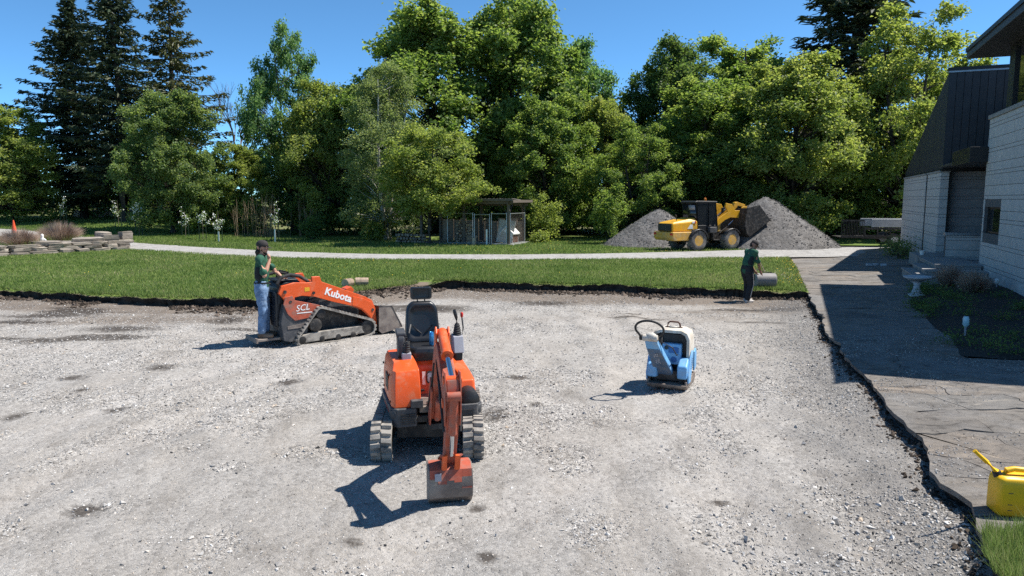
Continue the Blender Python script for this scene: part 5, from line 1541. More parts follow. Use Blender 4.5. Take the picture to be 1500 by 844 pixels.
for (x, y, z, sx, sy, sz) in ((-20.9, 37.3, 0.72, 1.0, 0.8, 0.28), (-21.5, 36.4, 0.66, 1.5, 0.7, 0.22), (-20.6, 38.2, 0.80, 0.7, 0.6, 0.40), (-21.9, 38.4, 0.80, 0.9, 0.6, 0.34), (-22.6, 34.7, 0.60, 1.6, 0.6, 0.20)):
    part(rock_mesh(rr.randrange(9999), sx, sy, sz), 'stone', 'bed_stone', bed, smooth=15).matrix_local = Matrix.Translation((x + 23, y - 34, z - 0.12)) @ Matrix.Rotation(rr.uniform(0.6, 1.2), 4, 'Z')
part(rock_mesh(77, 0.42, 0.36, 0.34), 'stone', 'cut_wood', bed, smooth=15).matrix_local = Matrix.Translation((-23.35 + 23, 31.9 - 34, 0.17))
# soil mound inside
gx_ = np.linspace(0, 1, 26); gy_ = np.linspace(0, 1, 20)
GU, GV = np.meshgrid(gx_, gy_)
ax, ay = A_.x + (B_.x - A_.x) * GU - 0.25, A_.y + (B_.y - A_.y) * GU
BXm = ax + GV * (-5.2 + 2.4 * GU); BYm = ay + GV * (5.5 - 3.0 * GU)
BZm = 0.40 + 0.10 * np.sin(np.pi * GV) * np.sin(np.pi * GU) + 0.06 * fbm(BXm * 1.2, BYm * 1.2, 231) - 0.42 * sstep(0.8, 1.0, GV)
idx = np.arange(GU.size).reshape(GU.shape)
q = np.stack([idx[:-1, :-1], idx[1:, :-1], idx[1:, 1:], idx[:-1, 1:]], -1).reshape(-1, 4)
link_mesh('bed_soil', np_mesh('bed_soil', np.stack([BXm + 23, BYm - 34, BZm], -1).reshape(-1, 3), q, [M['bed_soil']], True), None, bed)
ornamental(-23.6, 34.3, 0.62, 1.15, 0.95, 'dry pinkish grass tuft at the left end of the raised bed', 2600, 81)
ornamental(-23.7, 37.6, 0.66, 1.35, 1.15, 'larger dry grass tuft behind the white ornament on the raised bed', 3000, 82)
b = MB(); b.lathe([(0.11, 0), (0.12, 0.04), (0.07, 0.10), (0.10, 0.2), (0.09, 0.30), (0.055, 0.36), (0.075, 0.42), (0.06, 0.5), (0.02, 0.53)], n=14)
b.ell((0.10, 0, 0.24), (0.12, 0.05, 0.06), 8, 6, (0, 0.6, 0))
tag(part(b, 'garden_ornament', 'white_paint', None, smooth=60), 'white garden figure between the two dry grass tufts', 'ornament').location = (-23.5, 35.9, 0.60)
cone = empty('traffic_cone', (-31.6, 45.6, float(ground_z(-31.6, 45.6)) + 0.02), 0.3, 'orange traffic cone standing behind the raised bed', 'traffic cone')
M['cone'] = surf('cone_orange', (0.75, 0.09, 0.03), 0.6, var=0.1)
b = MB(); b.lathe([(0.17, 0.03), (0.035, 0.90), (0.02, 0.91)], n=20); part(b, 'cone_body', 'cone', cone)
b = MB(); b.bb(-0.21, 0.21, -0.21, 0.21, 0, 0.035); part(b, 'base', 'cone', cone, 0.01)
rub = empty('rubble_heap', (-36.0, 62.0, float(ground_z(-36, 62))), 0, 'heap of pale broken rocks below the dark spruces', 'rubble')
M['rubble'] = surf('pale_rubble', (0.42, 0.36, 0.31), 0.9, var=0.25, per_obj=0.3)
for i in range(34):
    x = rr.uniform(-1, 7.0); s_ = rr.uniform(0.25, 0.75)
    o = part(rock_mesh(500 + i, s_ * 1.3, s_, s_ * 0.8), 'rock', 'rubble', rub, smooth=30); o.location = (x, rr.uniform(-1, 1), s_ * 0.3 + rr.uniform(0, 0.45) * max(0, 1 - abs(x - 3) / 4)); o.rotation_euler = (rr.uniform(-.4, .4), rr.uniform(-.4, .4), rr.uniform(0, 6))

# ================================================================== STONE PILES
M['pile'] = gravel_material('screenings_pile', (0.05, 0.048, 0.047), (0.115, 0.110, 0.106), (0.19, 0.182, 0.175), (0.14, 0.128, 0.116), 16, 1.0)
M['pile_stone'] = attr_mat('crushed_pile_stone', [(0, (0.04, 0.04, 0.04)), (0.5, (0.125, 0.12, 0.115)), (0.9, (0.23, 0.22, 0.21)), (1, (0.34, 0.29, 0.24))], 0.9)
def pile(x, y, r, h, label, seed, elong=1.0, lean=0.0):
    z = 0.26
    root = empty('gravel_pile', (x, y, z), 0, label, 'gravel pile')
    n = 90; g = np.linspace(-1.15, 1.15, n)
    GX, GY = np.meshgrid(g * r * elong, g * r)
    rad = np.sqrt((GX / elong) ** 2 + GY ** 2) / r
    az = np.arctan2(GY, GX)
    rad = rad * (1 + 0.16 * fbm(np.cos(az) * 2 + 5, np.sin(az) * 2 + 5, seed))
    def hz(GX, GY, rad):
        return h * np.clip(1 - rad, 0, 1) ** 0.96 - 0.10 * np.exp(-(rad / 0.10) ** 2) + 0.10 * fbm(GX * 1.1, GY * 1.1, seed + 2) * (rad < 1) + 0.07 * fbm(GX * 5, GY * 5, seed + 4, 3) * (rad < 1.05) - 0.12 * (rad > 1.02)
    Zp = hz(GX, GY, rad)
    idx = np.arange(n * n).reshape(n, n)
    q = np.stack([idx[:-1, :-1], idx[:-1, 1:], idx[1:, 1:], idx[1:, :-1]], -1).reshape(-1, 4)
    zr = np.zeros(n * n)
    link_mesh('heap', np_mesh('heap', np.stack([GX, GY, Zp], -1).reshape(-1, 3), q, [M['pile']], True, {'damp': zr, 'soil': zr, 'loose': zr}), None, root)
    r_ = np.random.default_rng(seed); m = 7000
    a = r_.uniform(0, 6.283, m); q_ = np.sqrt(r_.random(m)) * 1.08
    px_, py_ = np.cos(a) * q_ * r * elong, np.sin(a) * q_ * r
    i = np.clip(((px_ / (r * elong) + 1.15) / 2.3 * (n - 1)).astype(int), 0, n - 1); j = np.clip(((py_ / r + 1.15) / 2.3 * (n - 1)).astype(int), 0, n - 1)
    o = stones('loose_stone', np.stack([px_, py_, np.maximum(Zp[j, i], 0)], -1), 0.04 + 0.09 * r_.random(m) ** 2.5, M['pile_stone'], np.clip(r_.normal(0.5, 0.25, m), 0, 1), parent=root, seed=seed)
    tag(o, kind='stuff')
pile(14.1, 40.2, 3.9, 2.85, 'large cone of grey crushed stone in front of the loader bucket', 401)
pile(8.3, 40.8, 3.0, 2.15, 'smaller grey stone pile behind the loader cab', 411, 1.05)

# ================================================================== TRAILER
tr = empty('utility_trailer', (20.2, 39.8, 0.30), R(-8), 'black utility trailer with barred tail gate half hidden by the house', 'trailer')
b = MB(); b.bb(-1.0, 3.2, -0.9, 0.9, 0.42, 0.52); part(b, 'deck', 'steel_dark', tr)
b = MB(); b.bb(-0.6, 3.2, -0.95, -0.88, 1.05, 1.48); b.bb(-0.6, 3.2, 0.88, 0.95, 1.05, 1.48); part(b, 'side_board', 'galv', tr, 0.01)
b = MB(); b.bb(-0.95, 3.2, -0.97, -0.90, 0.52, 0.62); b.bb(-0.95, 3.2, -0.97, -0.90, 0.92, 1.02)
for i in range(7): b.bb(-0.95 + i * 0.65, -0.89 + i * 0.65, -0.96, -0.91, 0.55, 1.05)
part(b, 'side_rail', 'steel_dark', tr)
gt = MB(); gt.bb(-2.15, -0.98, -0.97, -0.93, 0.50, 0.58); gt.bb(-2.15, -0.98, -0.97, -0.93, 1.36, 1.44)
for i in range(15): gt.bb(-2.15 + i * 0.082, -2.12 + i * 0.082, -0.96, -0.94, 0.55, 1.40)
part(gt, 'tail_gate', 'steel_dark', tr)
b = MB(); b.bb(-2.1, -1.0, -0.9, 0.9, 0.45, 0.5); part(b, 'ramp', 'steel_dark', tr)
for sy in (-0.86, 0.86):
    w = MB(); w.lathe([(0.20, -0.1), (0.33, -0.1), (0.36, -0.06), (0.36, 0.06), (0.33, 0.1), (0.20, 0.1)], (0.62, sy, 0.36), (0, 1, 0), 24, False); wo_ = part(w, 'wheel', 'rubber_dark', tr)
    w = MB(); w.lathe([(0.21, -0.09), (0.18, -0.05), (0.06, -0.06), (0.02, -0.08)], (0.62, sy, 0.36), (0, 1, 0), 20); part(w, 'rim', 'galv', wo_)
b = MB(); b.tube([(0.10, -0.93, 0.55), (0.2, -0.93, 0.78), (0.62, -0.93, 0.86), (1.04, -0.93, 0.78), (1.14, -0.93, 0.55)], 0.10, 6, flat=0.25); part(b, 'fender', 'steel_dark', tr)

# cut logs and a garden hose left on the lawn
for i, (x, y, rz, lab, L) in enumerate([(-4.86, 21.1, 1.2, 'cut log on the lawn edge, left of the pair, end grain showing', 0.30), (-4.50, 21.35, 0.2, 'cut log on the lawn edge, right and larger of the pair', 0.38)]):
    root = empty('cut_log', (x, y, float(ground_z(x, y)) + 0.13), rz, lab, 'log')
    b = MB(); b.cyl((-L / 2, 0, 0), (L / 2, 0, 0), 0.14, 0.13, 9); part(b, 'log_body', 'old_wood', root, 0.02)
    for sg in (-1, 1):
        b = MB(); b.cyl((sg * (L / 2 - 0.005), 0, 0), (sg * (L / 2 + 0.004), 0, 0), 0.125, 0.125, 14); part(b, 'end_grain', 'cut_wood', root)
b = MB(); b.tube([(-15.9 + 0.12 * i, 28.9 + 0.25 * math.sin(i * 0.7), 0.25) for i in range(16)], 0.02, 6)
tag(part(b, 'garden_hose', 'rubber_dark', None), 'short dark hose lying on the left part of the lawn', 'hose')

# ================================================================== MACHINES
def loop_outline(circles, n=14):
    """closed belt outline round a list of circles given counter-clockwise (x, z, r): convex hull of sampled points"""
    pts = []
    for (x, z, r) in circles:
        for i in range(40):
            t = 2 * math.pi * i / 40
            pts.append((x + r * math.cos(t), z + r * math.sin(t)))
    pts = sorted(set((round(a, 5), round(b, 5)) for a, b in pts))
    def cross(o, a, b): return (a[0] - o[0]) * (b[1] - o[1]) - (a[1] - o[1]) * (b[0] - o[0])
    lo = []
    for p in pts:
        while len(lo) >= 2 and cross(lo[-2], lo[-1], p) <= 0: lo.pop()
        lo.append(p)
    up = []
    for p in reversed(pts):
        while len(up) >= 2 and cross(up[-2], up[-1], p) <= 0: up.pop()
        up.append(p)
    return lo[:-1] + up[:-1]
def resample(poly, step):
    P_ = [Vector(p) for p in poly] + [Vector(poly[0])]
    L = [0.0]
    for a, b in zip(P_, P_[1:]): L.append(L[-1] + (b - a).length)
    n = max(8, int(L[-1] / step)); out = []
    j = 0
    for i in range(n):
        d = L[-1] * i / n
        while L[j + 1] < d: j += 1
        t = (d - L[j]) / max(1e-9, L[j + 1] - L[j]); out.append(P_[j].lerp(P_[j + 1], t))
    return out
def rubber_track(circles, y0, y1, lug_step=0.075, thick=0.028, lug=0.026, chevron=0.3, along='x'):
    """belt with moulded lugs in local x-z (x travel), width y0..y1; along='y' makes travel run along y"""
    mb = MB()
    o = resample(loop_outline(circles), 0.03)
    n = len(o)
    def nrm(i):
        t = o[(i + 1) % n] - o[i - 1]; t.normalize(); return Vector((t.y, -t.x)), t
    def P3(p, y): return (p.x, y, p.y) if along == 'x' else (y, p.x, p.y)
    V = []
    for i in range(n):
        nn, t = nrm(i)
        a = o[i]; c = o[i] - nn * thick
        V += [P3(a, y0), P3(a, y1), P3(c, y1), P3(c, y0)]
    F = []
    for i in range(n):
        j = (i + 1) % n
        for k in range(4): F.append((i * 4 + k, i * 4 + (k + 1) % 4, j * 4 + (k + 1) % 4, j * 4 + k))
    mb._add(V, F)
    L = resample(loop_outline(circles), lug_step)
    m = len(L); w = y1 - y0; ym = (y0 + y1) / 2
    for i in range(m):
        t = (L[(i + 1) % m] - L[i - 1]).normalized(); nn = Vector((t.y, -t.x))
        for half in (0, 1):
            ya, yb = (y0 + 0.005, ym - 0.006) if half == 0 else (ym + 0.006, y1 - 0.005)
            sh = t * (lug_step * 0.5 * (half))          # staggered halves
            vs_ = []
            for (h, k) in ((-0.004, 0.36), (lug, 0.25)):
                for (yy, sl) in ((ya, chevron * (0 if half else 1)), (yb, chevron * (1 if half else 0))):
                    for s in (-1, 1):
                        p = L[i] + sh + nn * h + t * (lug_step * (k * s + (sl - 0.5) * 0.35))
                        vs_.append(P3(p, yy))
            mb._add(vs_, [(0, 1, 3, 2), (4, 6, 7, 5), (0, 4, 5, 1), (1, 5, 7, 3), (3, 7, 6, 2), (2, 6, 4, 0)])
    return mb
def bellows(mb, p, d, r0, r1, h, n=5):
    prof = []
    for i in range(n):
        t0, t1 = i / n, (i + 0.5) / n
        prof += [((r0 + (r1 - r0) * t0), h * t0), ((r0 + (r1 - r0) * t0) * 0.80, h * t1)]
    prof.append((r1 * 0.8, h))
    mb.lathe(prof, p, d, 12)

# ---------------------------------------------------------------- mini excavator
exc = empty('mini_excavator', (-0.98, 8.30, float(lot_z(-0.98, 8.3)) - 0.01), R(4.5), 'orange mini excavator with black seat and arm resting its bucket on the gravel', 'excavator')
circ = [(-0.60, 0.215, 0.20), (0.60, 0.215, 0.20), (-0.38, 0.11, 0.10), (0.38, 0.11, 0.10), (0, 0.11, 0.10)]
for sx in (-1, 1):
    t = part(rubber_track(circ, sx * 0.50 - 0.115, sx * 0.50 + 0.115, 0.085, along='y', lug=0.03), 'track', 'rubber', exc, smooth=None)
    for (y, z, r) in ((-0.60, 0.215, 0.155), (0.60, 0.215, 0.155), (-0.30, 0.12, 0.07), (0, 0.12, 0.07), (0.30, 0.12, 0.07)):
        b = MB(); b.lathe([(r * 0.3, -0.085), (r, -0.075), (r, 0.075), (r * 0.3, 0.085)], (sx * 0.50, y, z), (1, 0, 0), 18); part(b, 'roller', 'steel_dark', t)
    b = MB(); b.bb(sx * 0.50 - 0.06, sx * 0.50 + 0.06, -0.5, 0.5, 0.16, 0.28); part(b, 'track_frame', 'steel_dark', t, 0.01)
b = MB(); b.bb(-0.39, 0.39, -0.28, 0.28, 0.20, 0.33); b.cyl((0, 0, 0.30), (0, 0, 0.40), 0.26, n=28); part(b, 'undercarriage', 'steel_dark', exc, 0.01)
bl = MB(); bl.prism([(-0.60, 0.04), (-0.57, 0.04), (-0.55, 0.16), (-0.57, 0.31), (-0.61, 0.31), (-0.59, 0.16)], 'x', -0.49, 0.49)
# dozer blade carried at the rear
bl = MB(); bl.prism([(0.86, 0.06), (0.90, 0.06), (0.88, 0.18), (0.90, 0.32), (0.86, 0.32), (0.84, 0.18)], 'x', -0.58, 0.58)
bl.bb(-0.34, -0.26, 0.30, 0.86, 0.14, 0.22); bl.bb(0.26, 0.34, 0.30, 0.86, 0.14, 0.22); part(bl, 'dozer_blade', 'orange_worn', exc, 0.006)
b = MB(); b.bb(-0.36, 0.36, -0.42, -0.28, 0.17, 0.33); part(b, 'front_crossmember', 'steel_dark', exc, 0.01)

up = empty('upper_structure', (0, 0, 0), R(11), parent=exc)
up.scale = (0.90, 1.0, 1.0)
def uo(mb, name, mat, bevel=0.012, smooth=40, parent=None): return part(mb, name, mat, parent or up, bevel, smooth)
# deck and dark skirt
outl = [(-0.56, -0.50), (-0.50, -0.56), (0.50, -0.56), (0.56, -0.50), (0.56, 0.40), (0.44, 0.62), (0.20, 0.72), (-0.20, 0.72), (-0.44, 0.62), (-0.56, 0.40)]
b = MB(); b.prism(outl, 'z', 0.40, 0.475); uo(b, 'deck', 'steel_dark')
sk = MB()
ring0 = [(x * 0.97, y * 0.97, 0.395) for x, y in outl]; ring1 = [(x * 1.02, y * 1.02, 0.46) for x, y in outl]; ring2 = [(x * 1.03, y * 1.03, 0.55) for x, y in outl]; ring3 = [(x * 0.97, y * 0.97, 0.57) for x, y in outl]
keepf = lambda i: True
n_ = len(outl)
allv = ring0 + ring1 + ring2 + ring3
ff = []
for k in range(3):
    for i in range(n_):
        if i == 1: continue       # front is open between the corners
        ff.append((k * n_ + i, k * n_ + (i + 1) % n_, (k + 1) * n_ + (i + 1) % n_, (k + 1) * n_ + i))
sk._add(allv, ff)
so = uo(sk, 'skirt', 'dark_grey', 0); mdf = so.modifiers.new('thick', 'SOLIDIFY'); mdf.thickness = 0.03
# front corner bumpers with ribbed vent
for sx in (-1, 1):
    b = MB(); b.prism([(sx * 0.575, -0.30), (sx * 0.575, -0.50), (sx * 0.50, -0.585), (sx * 0.26, -0.585), (sx * 0.24, -0.52), (sx * 0.24, -0.30)], 'z', 0.365, 0.575); uo(b, 'bumper', 'dark_grey')
    for i in range(5):
        b = MB(); b.bb(sx * 0.37 - 0.09, sx * 0.37 + 0.09, -0.594, -0.575, 0.40 + 0.026 * i, 0.413 + 0.026 * i); uo(b, 'vent_rib', 'black_plastic', 0.003)
b = MB(); b.bb(-0.33, -0.18, -0.60, -0.52, 0.575, 0.665); uo(b, 'foot_guard', 'dark_grey')
# left side cover (orange) with hatch
lc = MB()
lc.loft([[(-0.555, -0.47, 0.575), (-0.52, -0.545, 0.575), (-0.20, -0.545, 0.575), (-0.20, 0.45, 0.575), (-0.555, 0.40, 0.575)],
         [(-0.552, -0.46, 0.80), (-0.515, -0.525, 0.80), (-0.20, -0.525, 0.80), (-0.20, 0.45, 0.80), (-0.552, 0.40, 0.80)],
         [(-0.525, -0.38, 0.96), (-0.49, -0.44, 0.96), (-0.20, -0.44, 0.97), (-0.20, 0.45, 0.98), (-0.53, 0.38, 0.98)],
         [(-0.49, -0.24, 1.03), (-0.46, -0.27, 1.03), (-0.22, -0.27, 1.04), (-0.22, 0.40, 1.06), (-0.50, 0.34, 1.05)]])
left_cover = uo(lc, 'side_cover', 'orange', 0.012)
b = MB(); b.prism([(-0.47, -0.40), (-0.25, -0.42), (-0.25, -0.20), (-0.45, -0.18)], 'z', -0.012, 0.012); o = uo(b, 'hatch', 'orange', 0.01, parent=left_cover); o.matrix_local = Matrix.Translation((0, 0, 0.992)) @ Matrix.Rotation(R(20), 4, 'X') @ Matrix.Translation((0, 0.0, 0.10))
for i in range(4):
    b = MB(); b.bb(-0.562, -0.548, 0.05 - i * 0.07, 0.09 - i * 0.07, 0.68, 0.86); uo(b, 'louvre', 'black_plastic', 0.003, parent=left_cover)
for (y_, z_) in ((-0.40, 0.62), (0.34, 0.62), (0.34, 0.90), (-0.30, 0.90)):
    b = MB(); b.cyl((-0.548, y_, z_), (-0.566, y_, z_), 0.014, n=8); uo(b, 'cover_bolt', 'steel_dark', 0, parent=left_cover)
b = MB(); b.bb(-0.5795, -0.572, -0.38, 0.10, 0.495, 0.505); uo(b, 'skirt_stripe', 'red_plastic', 0, parent=left_cover)
# right cover
rc = MB()
rc.loft([[(0.555, -0.30, 0.575), (0.53, -0.36, 0.575), (0.34, -0.36, 0.575), (0.24, 0.45, 0.575), (0.555, 0.40, 0.575)],
         [(0.55, -0.24, 0.78), (0.52, -0.30, 0.78), (0.35, -0.30, 0.78), (0.24, 0.45, 0.80), (0.55, 0.38, 0.80)],
         [(0.52, -0.10, 0.84), (0.49, -0.14, 0.84), (0.36, -0.14, 0.84), (0.24, 0.42, 0.92), (0.50, 0.34, 0.92)]])
uo(rc, 'side_cover', 'orange', 0.02)
b = MB(); b.lathe([(0.07, -0.56), (0.115, -0.53), (0.125, -0.33), (0.10, -0.31)], (0.43, 0, 0.60), (0, 1, 0), 16); uo(b, 'front_fender', 'black_plastic', 0)
# engine hood and counterweight behind the seat
eh = MB()
eh.loft([[(-0.52, 0.36, 0.56), (0.52, 0.36, 0.56), (0.42, 0.64, 0.56), (0.18, 0.74, 0.56), (-0.18, 0.74, 0.56), (-0.42, 0.64, 0.56)],
         [(-0.50, 0.36, 0.92), (0.50, 0.36, 0.92), (0.40, 0.60, 0.90), (0.17, 0.69, 0.90), (-0.17, 0.69, 0.90), (-0.40, 0.60, 0.90)],
         [(-0.42, 0.34, 1.06), (0.42, 0.34, 1.06), (0.33, 0.50, 1.03), (0.14, 0.56, 1.03), (-0.14, 0.56, 1.03), (-0.33, 0.50, 1.03)]])
uo(eh, 'engine_hood', 'orange', 0.03)
# foot well: floor, orange riser, tread plate
b = MB(); b.bb(-0.22, 0.36, -0.54, 0.02, 0.50, 0.575); uo(b, 'floor_plate', 'steel_worn')
for i in range(5):
    b = MB(); b.bb(-0.18, 0.02, -0.50 + i * 0.055, -0.47 + i * 0.055, 0.576, 0.59); uo(b, 'tread_bar', 'steel_worn', 0.002)
b = MB(); b.prism([(-0.02, 0.50), (0.30, 0.50), (0.30, 0.99), (0.10, 0.99), (0.02, 0.90)], 'x', -0.22, 0.30); uo(b, 'seat_riser', 'orange', 0.02)
b = MB(); b.tube([(-0.17, -0.30, 0.575), (-0.17, -0.32, 0.68), (-0.17, -0.36, 0.71)], 0.012, 6); b.box((-0.17, -0.37, 0.715), (0.08, 0.04, 0.02)); uo(b, 'pedal', 'black_plastic', 0)
# work lamp
wl = MB(); wl.prism(rrect(-0.075, 0.075, -0.068, 0.068, 0.03), 'y', -0.09, 0.0); wlo = uo(wl, 'work_lamp', 'black_plastic', 0.008); wlo.location = (0.02, -0.07, 0.79); wlo.rotation_euler = (R(-8), 0, R(-6))
b = MB(); b.prism(rrect(-0.06, 0.06, -0.054, 0.054, 0.026), 'y', -0.094, -0.088); uo(b, 'lamp_lens', 'lens', 0.002, parent=wlo)
b = MB(); b.bb(-0.125, -0.085, -0.05, -0.04, -0.085, 0.065); uo(b, 'warning_label', 'white_paint', 0, parent=wlo)
# seat
seat = empty('seat', (-0.02, 0.20, 0.0), 0, parent=up)
cu = MB(); cu.loft([[(x, y, 1.01) for x, y in rrect(-0.205, 0.205, -0.22, 0.20, 0.07)], [(x * 1.06, y * 1.04, 1.05) for x, y in rrect(-0.205, 0.205, -0.22, 0.20, 0.07)],
                    [(x * 1.06, y * 1.04, 1.105) for x, y in rrect(-0.205, 0.205, -0.22, 0.20, 0.07)], [(x * 0.92, y * 0.92, 1.135) for x, y in rrect(-0.205, 0.205, -0.22, 0.20, 0.07)],
                    [(x * 0.6, y * 0.6, 1.128) for x, y in rrect(-0.205, 0.205, -0.22, 0.20, 0.07)]])
uo(cu, 'seat_cushion', 'vinyl', 0, 60, seat)
b = MB(); b.bb(-0.19, 0.19, -0.18, 0.18, 0.96, 1.015); uo(b, 'seat_base', 'black_plastic', 0.01, 35, seat)
bk = MB()
def back_ring(y, k, zc=1.37, hw=0.235, hh=0.245):
    pts = []
    for (x, z) in rrect(-hw * k, hw * k, -hh * k, hh * k, 0.10 * k, 5):
        w = 1 - 0.22 * max(0, (z / hh)) ** 1.5
        pts.append((x * w, y + (z) * 0.16, zc + z))
    return pts
bk.loft([back_ring(0.27, 0.90), back_ring(0.235, 1.0), back_ring(0.185, 1.0), back_ring(0.155, 0.95), back_ring(0.15, 0.82), back_ring(0.165, 0.76), back_ring(0.175, 0.5)])
uo(bk, 'backrest', 'vinyl', 0, 60, seat)
for (xa, xb) in ((-0.13, -0.02), (0.13, 0.02)):
    b = MB(); b.tube([(xa, 0.148, 1.33), ((xa + xb) / 2, 0.148, 1.275), (xb, 0.142, 1.235)], [0.006, 0.011, 0.006], 6); uo(b, 'stitch_ridge', 'vinyl', 0, 60, seat)
hd = MB(); hd.loft([[(x * k, y, 1.715 + z * k) for x, z in rrect(-0.145, 0.145, -0.075, 0.075, 0.035)] for (y, k) in ((0.31, 0.9), (0.285, 1.0), (0.235, 1.0), (0.222, 0.93), (0.222, 0.74), (0.235, 0.70), (0.238, 0.4))])
uo(hd, 'headrest', 'vinyl', 0, 50, seat)
for sx in (-0.05, 0.05):
    b = MB(); b.cyl((sx, 0.26, 1.58), (sx, 0.265, 1.68), 0.009, n=8); uo(b, 'headrest_post', 'steel_dark', 0, 35, seat)
for x_ in (-0.23, 0.23):
    b = MB(); b.bb(x_ - 0.015, x_ + 0.015, 0.10, 0.17, 1.10, 1.20); uo(b, 'belt_buckle', 'black_plastic', 0.006, 35, seat)
# left console with arm rest, lever and bellows
lcn = MB(); lcn.prism(rrect(-0.17, 0.17, 0, 0.30, 0.08), 'x', -0.045, 0.045); lcno = uo(lcn, 'control_console', 'dark_grey', 0.02); lcno.location = (-0.36, 0.06, 1.02); lcno.rotation_euler = (0, 0, R(-4))
b = MB(); b.prism([(-0.20, 0.0), (-0.07, 0.0), (-0.09, 0.11), (-0.19, 0.11)], 'x', -0.06, 0.06); o = uo(b, 'console_boot', 'grey_plastic', 0.012, parent=lcno); o.location = (0.06, -0.05, -0.02)
b = MB(); bellows(b, (0.06, -0.19, 0.09), (0.15, -0.1, 1), 0.05, 0.03, 0.13); o = uo(b, 'lever_bellows', 'rubber_dark', 0, parent=lcno)
b = MB(); b.tube([(0.08, -0.20, 0.20), (0.10, -0.15, 0.30), (0.13, -0.05, 0.38)], [0.014, 0.014, 0.02], 8); uo(b, 'control_lever', 'black_plastic', 0, parent=lcno)
b = MB(); b.prism(rrect(-0.15, 0.15, 0.25, 0.32, 0.03), 'x', -0.06, 0.06); o = uo(b, 'arm_rest', 'dark_grey', 0.015, parent=lcno)
# right console with joystick
rcn = MB(); rcn.prism([(-0.20, 0), (0.12, 0), (0.14, 0.26), (-0.02, 0.30), (-0.16, 0.28), (-0.22, 0.10)], 'x', -0.05, 0.05); rco = uo(rcn, 'control_console', 'black_plastic', 0.02); rco.location = (0.36, 0.02, 0.98)
b = MB(); b.prism([(-0.235, 0.10), (-0.17, 0.29), (-0.05, 0.31), (-0.05, 0.12)], 'x', -0.068, 0.068); uo(b, 'console_boot', 'grey_plastic', 0.012, parent=rco)
b = MB(); b.bb(-0.025, 0.025, -0.244, -0.236, 0.17, 0.22); o = uo(b, 'control_label', 'white_paint', 0, parent=rco); o.rotation_euler = (R(-19), 0, 0); o.location = (0, 0.035, 0.09)
b = MB(); bellows(b, (0, -0.10, 0.30), (0, 0, 1), 0.062, 0.034, 0.13); uo(b, 'joystick_bellows', 'rubber_dark', 0, parent=rco)
b = MB(); b.tube([(0, -0.10, 0.42), (-0.01, -0.105, 0.50), (-0.03, -0.11, 0.56), (-0.035, -0.10, 0.60)], [0.016, 0.02, 0.024, 0.018], 10); uo(b, 'joystick_grip', 'black_plastic', 0, parent=rco)
b = MB(); b.tube([(0.08, -0.02, 0.25), (0.10, -0.02, 0.36), (0.08, -0.03, 0.50)], 0.010, 8); lv = uo(b, 'dozer_lever', 'dark_grey', 0, parent=rco)
b = MB(); b.lathe([(0.012, 0), (0.02, 0.015), (0.02, 0.05), (0.012, 0.06)], (0.08, -0.03, 0.49), (0, 0, 1), 10); uo(b, 'lever_knob', 'red_plastic', 0, parent=rco)

# swing post and boom: the boom swings on its own pivot in front of the deck
sw = empty('boom_assembly', (0.09, -0.59, 0), R(7.0), parent=exc)
def bo(mb, name, mat, bevel=0.008, smooth=40, parent=None): return part(mb, name, mat, parent or sw, bevel, smooth)
b = MB(); b.cyl((0, 0.02, 0.36), (0, 0.02, 0.64), 0.075, n=16); b.bb(-0.10, 0.10, -0.14, 0.04, 0.36, 0.43); b.bb(-0.10, 0.10, -0.14, 0.04, 0.58, 0.64); bo(b, 'swing_post', 'steel_dark')
# boom side profile (forward is -y)
boom_prof = [(0.0, 0.50), (-0.12, 0.46), (-0.24, 0.58), (-0.46, 0.90), (-0.66, 1.18), (-0.80, 1.28), (-0.98, 1.25), (-1.28, 1.05), (-1.46, 0.96), (-1.54, 0.98), (-1.56, 1.07), (-1.50, 1.14),
             (-1.22, 1.30), (-1.00, 1.43), (-0.84, 1.48), (-0.68, 1.44), (-0.50, 1.28), (-0.30, 1.04), (-0.12, 0.82)]
b = MB(); b.prism(chaikin(boom_prof, 2), 'x', -0.068, 0.068); boom = bo(b, 'boom', 'orange_worn', 0.010)
for sx in (-1, 1):
    b = MB(); b.prism([(0.0, 0.44), (-0.16, 0.42), (-0.30, 0.60), (-0.48, 0.88), (-0.32, 1.00), (-0.10, 0.76)], 'x', sx * 0.080 - 0.010, sx * 0.080 + 0.010); bo(b, 'boom_foot_plate', 'orange_worn')
    b = MB(); b.prism([(-0.64, 1.38), (-0.84, 1.46), (-0.84, 1.56), (-0.78, 1.62), (-0.71, 1.57)], 'x', sx * 0.062 - 0.010, sx * 0.062 + 0.010); bo(b, 'cylinder_ear', 'orange')
# arm cylinder lies along the top of the boom
b = MB(); b.cyl((0, -0.77, 1.56), (0, -1.20, 1.42), 0.050, n=18); b.cyl((0, -1.18, 1.427), (0, -1.22, 1.413), 0.058, n=18); b.cyl((-0.075, -0.77, 1.56), (0.075, -0.77, 1.56), 0.030, n=12); bo(b, 'arm_cylinder', 'orange', 0.004)
b = MB(); b.cyl((0, -1.20, 1.42), (0, -1.60, 1.285), 0.024, n=12); bo(b, 'cylinder_rod', 'chrome', 0)
b = MB(); b.cyl((0, -0.16, 0.50), (0, -0.44, 0.78), 0.042, n=14); bo(b, 'boom_cylinder', 'orange_worn', 0)
b = MB(); b.cyl((0, -0.44, 0.78), (0, -0.68, 1.04), 0.022, n=10); bo(b, 'cylinder_rod', 'chrome', 0)
